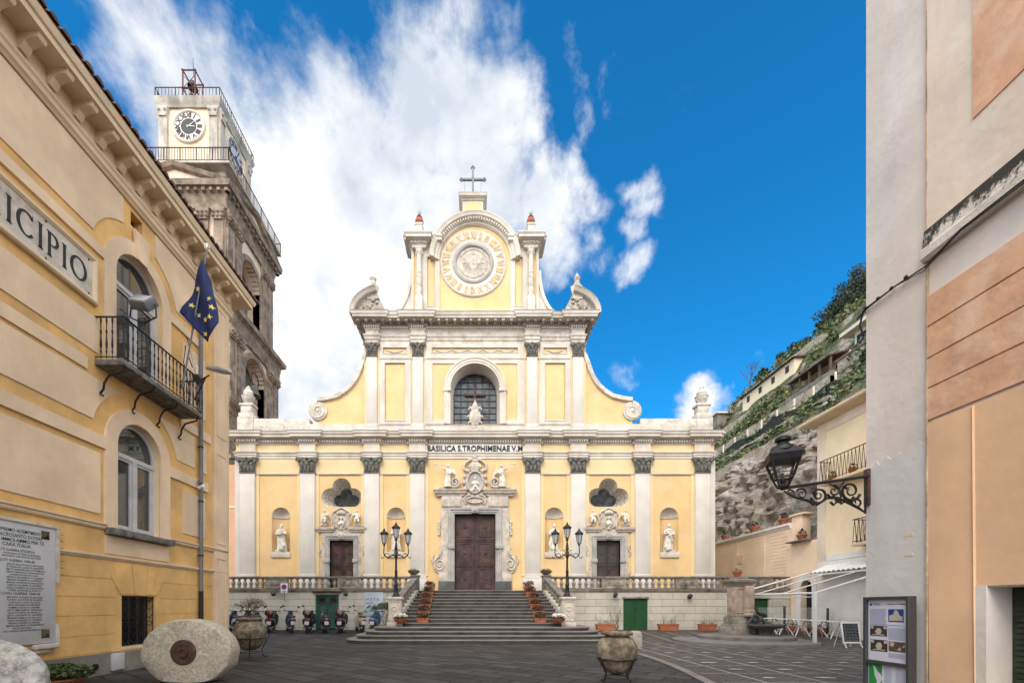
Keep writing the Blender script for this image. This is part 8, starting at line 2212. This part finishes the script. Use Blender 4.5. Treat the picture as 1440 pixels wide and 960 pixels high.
potted_tree('potted_citrus', PX(541, 20.7), 20.7, 'thin citrus tree in a terracotta pot left of the stair post', 1.35, 1., 9, 5, .26, .36)
potted_tree('potted_bay', PX(1069, 20.6), 20.6, 'round bay bush in a square terracotta pot beside the fountain', .8, .8, 22, 8, .22, .32, lm='leafdark')
def trough(x0, x1, lab, seed, plant=True):
    Y = 21.75; a, b = PX(x0, Y), PX(x1, Y); z = gz(Y); cx = (a+b)/2; hw = (b-a)/2
    t = thing('planter_trough', (cx, Y, z), lab, 'planter', 'terracotta troughs along the terrace wall')
    m = MB(); vs = []
    for k, h in ((.92, .002), (.97, .28), (1.03, .28), (1.03, .34), (.94, .34), (.94, .30)): vs += [(cx+s*hw*k, Y+q*.17*k, z+h) for s, q in ((-1, -1), (1, -1), (1, 1), (-1, 1))]
    m.add(vs, [(3, 2, 1, 0)]+[(4*j+i, 4*j+(i+1) % 4, 4*j+4+(i+1) % 4, 4*j+4+i) for j in range(5) for i in range(4)]+[(20, 21, 22, 23)]); m.build('trough', M['terra'], t, bevel=.008)
    r9 = random.Random(seed); m = MB()
    for _ in range(10):
        px = cx+r9.uniform(-.8, .8)*hw; h = r9.uniform(.15, .5); m.tube([(px, Y, z+.3), (px+r9.uniform(-.1, .1), Y+r9.uniform(-.05, .05), z+.3+h*.5), (px+r9.uniform(-.2, .2), Y, z+.3+h)], [.01, .008, .004], 4)
    m.build('dry_stems', M['twig'], t)
    m = MB(); m.leaves((cx, Y, z+.38), (hw*.8, .12, .12), 60, .07); m.build('leaves', M['leafpale'], t, smooth=0, recalc=False)
trough(838, 863.5, 'terracotta trough left of the bright green door', 1); trough(926, 953, 'terracotta trough right of the bright green door', 2); trough(983, 1006, 'terracotta trough nearest the fountain', 3)
def climber():
    X, Y = PX(868, 22.0), 22.05; z = gz(Y); t = thing('bare_climber', (X, Y, z), 'leafless climbing plant against the wall left of the bright green door', 'plant')
    m = MB(); r_ = random.Random(12)
    for k in range(7):
        p = Vector((X+r_.uniform(-.1, .1), Y, z)); pts = [p]
        for _ in range(6): p = p+Vector((r_.uniform(-.12, .12), r_.uniform(-.04, .04), .2)); pts.append(p.copy())
        m.tube(pts, [.014, .012, .011, .01, .008, .006, .004], 4)
    m.build('stems', M['twig'], t); m = MB(); m.leaves((X, Y-.05, z+.75), (.28, .1, .5), 60, .07); m.build('leaves', M['leafpale'], t, smooth=0, recalc=False)
climber()
m = MB(); X, Y = PX(893.5, 15.3), 15.3; m.lathe([(.25, 0), (.245, .1), (.225, .5), (.20, .58), (.13, .62), (.001, .63)], X, Y, 0, 26)
tag(m.build('stone_bollard', M['agedstone'], smooth=40), 'short tapered grey stone bollard behind the foreground urn', 'bollard')

# ------------------------------------------------------------------ fountain
def fountain():
    X, Y = 11.85, 19.2; z = gz(Y)
    t = thing('fountain', (X, Y, z), 'stone drinking fountain with square pillar, dark basin and a flowerpot on top', 'fountain')
    for k, (r_, zt, cx, cy) in enumerate(((2.45, .13, 11.0, 17.6), (1.7, .26, 11.5, 18.2))):
        m = MB(); n = 40; pts = [(cx+r_*1.08*math.cos(2*PI*i/n), cy+r_*math.sin(2*PI*i/n)) for i in range(n)]
        m.plate(pts, [], -.05, zt, PLAN); m.build('platform_step', M['basalt'], t, bevel=.015)
    m = MB()
    for (hw, a, b) in ((.58, .2, .62), (.50, .62, .70), (.43, .70, 1.02), (.37, 1.02, 1.10)): m.rbox(X-hw, X+hw, Y-hw, Y+hw, a, b, .02)
    m.build('pillar_base', M['agedstone'], t)
    m = MB(); m.rbox(X-.33, X+.33, Y-.33, Y+.33, 1.08, 2.42, .02); frame(m, X-.24, X+.24, 1.25, 2.25, .04, .03, Y-.33)
    m.build('pillar', M['carvedpink'], t)
    m = MB(); m.rbox(X+.02, X+.40, Y-.52, Y-.30, 1.34, 2.40, .03); m.rbox(X-.02, X+.44, Y-.60, Y-.30, 1.05, 1.2, .05); m.rbox(X+.0, X+.42, Y-.56, Y-.30, 1.18, 1.36, .06); m.build('half_pillar', M['carvedpink'], t)
    m = MB(); m.sweep([(X-.33, Y-.36), (X+.36, Y-.36), (X+.36, Y+.33), (X-.33, Y+.33)], [(-.1, 2.40), (.02, 2.40), (.05, 2.48), (.16, 2.58), (.18, 2.66), (-.2, 2.74)], PLAN, closed=True)
    m.rbox(X-.28, X+.28, Y-.28, Y+.28, 2.66, 2.80, .03); m.build('cornice', M['agedstone'], t)
    bx, by = X+.62, Y-.95
    m = MB(); m.lathe([(.40, .14), (.44, .2), (.26, .3), (.20, .42), (.28, .52), (.56, .60), (.66, .68), (.66, .74), (.60, .74), (.52, .66), (.001, .62)], bx, by, 0, 30, sx=1.1); m.build('basin', M['dark_plinth'], t)
    m = MB(); m.lathe([(.001, .70), (.57, .70)], bx, by, 0, 24, sx=1.1, cap=False); m.build('water', M['glassdark'], t)
    m = MB(); m.tube([(bx-.25, Y-.45, .95), (bx-.1, Y-.62, 1.02), (bx-.05, Y-.75, .92)], .03, 7); m.sph(bx-.25, Y-.5, .95, .16, .1, .16, 10); m.tube([(bx-.5, Y-.5, .75), (bx-.3, Y-.6, 1.15), (bx, Y-.6, 1.0), (bx+.2, Y-.55, .76)], .07, 7); m.build('spout', M['dark_plinth'], t)
    p = thing('clay_pot', (X-.05, Y, 2.80), 'single terracotta flowerpot on top of the fountain pillar', 'pot')
    m = MB(); m.lathe([(.12, 0), (.18, .2), (.21, .21), (.21, .28), (.17, .28), (.001, .24)], X-.05, Y, 2.80, 16); m.build('pot', M['terra'], p)
    m = MB(); m.leaves((X-.05, Y, 3.12), (.12, .12, .08), 20, .09); m.build('leaves', M['leafpale'], p, smooth=0)
M['carvedpink'] = mat('pinkish_stone', (.50,.38,.29), .9, .15, 3, bump=.4, stain=.8, stain_col=(.15,.12,.10), stain_scale=1.8)
fountain()

# ------------------------------------------------------------------ cafe corner
def cafe():
    t = thing('awning_frame', (12.7, 18.5, 0), 'white steel awning frame without canvas sloping up to the cream house', 'awning')
    def post(x, y): m = MB(); z = gz(y); m.rbox(x-.05, x+.05, y-.05, y+.05, z, 2.0, .008); m.rbox(x-.12, x+.12, y-.12, y+.12, z, z+.012, .003); m.build('post', M['plainwhite'], t)
    post(12.78, 16.05); post(12.45, 21.0)
    m = MB(); m.tube([(12.78, 16.05, 2.0), (12.45, 21.0, 2.02)], .045, 8); m.tube([(12.80, 16.05, 1.86), (12.47, 21.0, 1.88)], .02, 6); m.build('front_rail', M['plainwhite'], t)
    for y, x in ((16.05, 12.78), (17.7, 12.67), (19.3, 12.56), (21.0, 12.45)):
        m = MB(); m.tube([(x, y, 2.0), (16.4, y, 3.12)], .04 if y in (16.05, 21.0) else .028, 7); m.build('rafter', M['plainwhite'], t)
    m = MB(); m.tube([(16.4, 16.0, 3.12), (16.4, 21.05, 3.12)], .04, 6); m.build('wall_rail', M['plainwhite'], t)
    post(16.3, 16.05)
    labs = ['white folding table nearest the bay bush', 'second white folding table from the bay bush', 'middle white folding table under the awning frame', 'fourth white folding table from the bay bush', 'white folding table nearest the chalkboard']
    for k in range(5):
        f = k/4; x, y = 14.1+1.75*f, 20.5-1.75*f; z = gz(y)
        t = thing('cafe_table', (0, 0, 0), labs[k], 'table', 'white folding tables under the awning frame')
        m = MB(); m.rbox(-.34, .34, -.34, .34, .72, .75, .008); m.build('tabletop', M['plainwhite'], t)
        for s in (-1, 1):
            m = MB(); m.tube([(s*.28, -.28, 0), (s*.10, -.1, .38), (s*.28, -.28, .72)], .024, 6); m.build('leg', M['plainwhite'], t)
            m = MB(); m.tube([(s*.28, .28, 0), (s*.10, .1, .38), (s*.28, .28, .72)], .024, 6); m.build('leg', M['plainwhite'], t)
        m = MB(); m.tube([(-.10, -.1, .38), (.10, .1, .38)], .02, 6); m.tube([(-.10, .1, .38), (.10, -.1, .38)], .02, 6); m.build('cross_brace', M['plainwhite'], t)
        t.location = (x, y, z+.002); t.rotation_euler = (0, 0, R(-20))
    for k, lab in enumerate(('terracotta trough behind the tables nearest the bay bush', 'middle terracotta trough behind the tables', 'terracotta trough behind the tables nearest the white house wall')):
        x, y = 14.7+.62*k, 21.3-.75*k; z = gz(y)
        t = thing('planter_trough', (x, y, z), lab, 'planter', 'terracotta troughs behind the cafe tables')
        m = MB(); m.rbox(x-.30, x+.30, y-.14, y+.14, z, z+.36, .015); m.build('trough', M['terra'], t)
        m = MB(); m.leaves((x, y, z+.42), (.28, .12, .10), 60, .08); m.build('leaves', M['leafdark'], t, smooth=0, recalc=False)
    gl = bpy.data.materials.new('clear_screen'); gl.use_nodes = True; b = gl.node_tree.nodes['Principled BSDF']; b.inputs['Alpha'].default_value = .14; b.inputs['Base Color'].default_value = (.8, .85, .85, 1); b.inputs['Roughness'].default_value = .1
    t = thing('glass_screen', (15.4, 21, 0), 'low clear wind screen with dark posts behind the white tables', 'screen')
    for x, y in ((14.4, 21.75), (15.2, 20.95), (16.2, 19.6)): m = MB(); m.cbox(x, y, gz(y), .07, .07, 1.28); m.build('post', M['boardgrey'], t)
    for (x0, y0, x1, y1) in ((14.4, 21.75, 15.2, 20.95), (15.2, 20.95, 16.2, 19.6)):
        m = MB(); m.add([(x0, y0, .5), (x1, y1, .5), (x1, y1, 1.45), (x0, y0, 1.45)], [(0, 1, 2, 3)]); m.build('pane', gl, t, smooth=0)
    # chalkboard
    Y = 15.4; X = PX(1199, Y); t = thing('chalkboard', (X, Y, 0), 'white framed chalkboard menu stand beside the information board', 'menu board')
    T = Matrix.Translation((X, Y, 0)) @ Matrix.Rotation(R(-8), 4, 'X')
    m = MB(); m.rbox(-.33, .33, -.02, .02, .16, .22, .006, T); m.rbox(-.33, .33, -.02, .02, .88, .94, .006, T); m.rbox(-.33, -.28, -.02, .02, .2, .9, .006, T); m.rbox(.28, .33, -.02, .02, .2, .9, .006, T); m.build('frame', M['plainwhite'], t)
    m = MB(); m.box(-.29, .29, -.008, .012, .2, .9, T); m.build('slate', mat('slate_blue', (.03,.04,.055), .7, .4, 3), t)
    m = MB(); r_ = random.Random(6)
    for k in range(11):
        z = .83-.055*k; x = -.24
        while x < .2:
            w = r_.uniform(.04, .12); m.tube([T @ Vector((x+w*q/5, -.011, z+.008*math.sin(q*2.3+k))) for q in range(6)], .0022, 3); x += w+.025
    m.build('chalk_writing', M['plainwhite'], t)
    m = MB()
    for s in (-1, 1): m.tube([T @ Vector((s*.28, 0, .18)), (X+s*.3, Y-.1, .0)], .018, 5); m.tube([T @ Vector((s*.28, .01, .9)), (X+s*.3, Y+.45, 0)], .018, 5)
    m.build('legs', M['plainwhite'], t)
cafe()
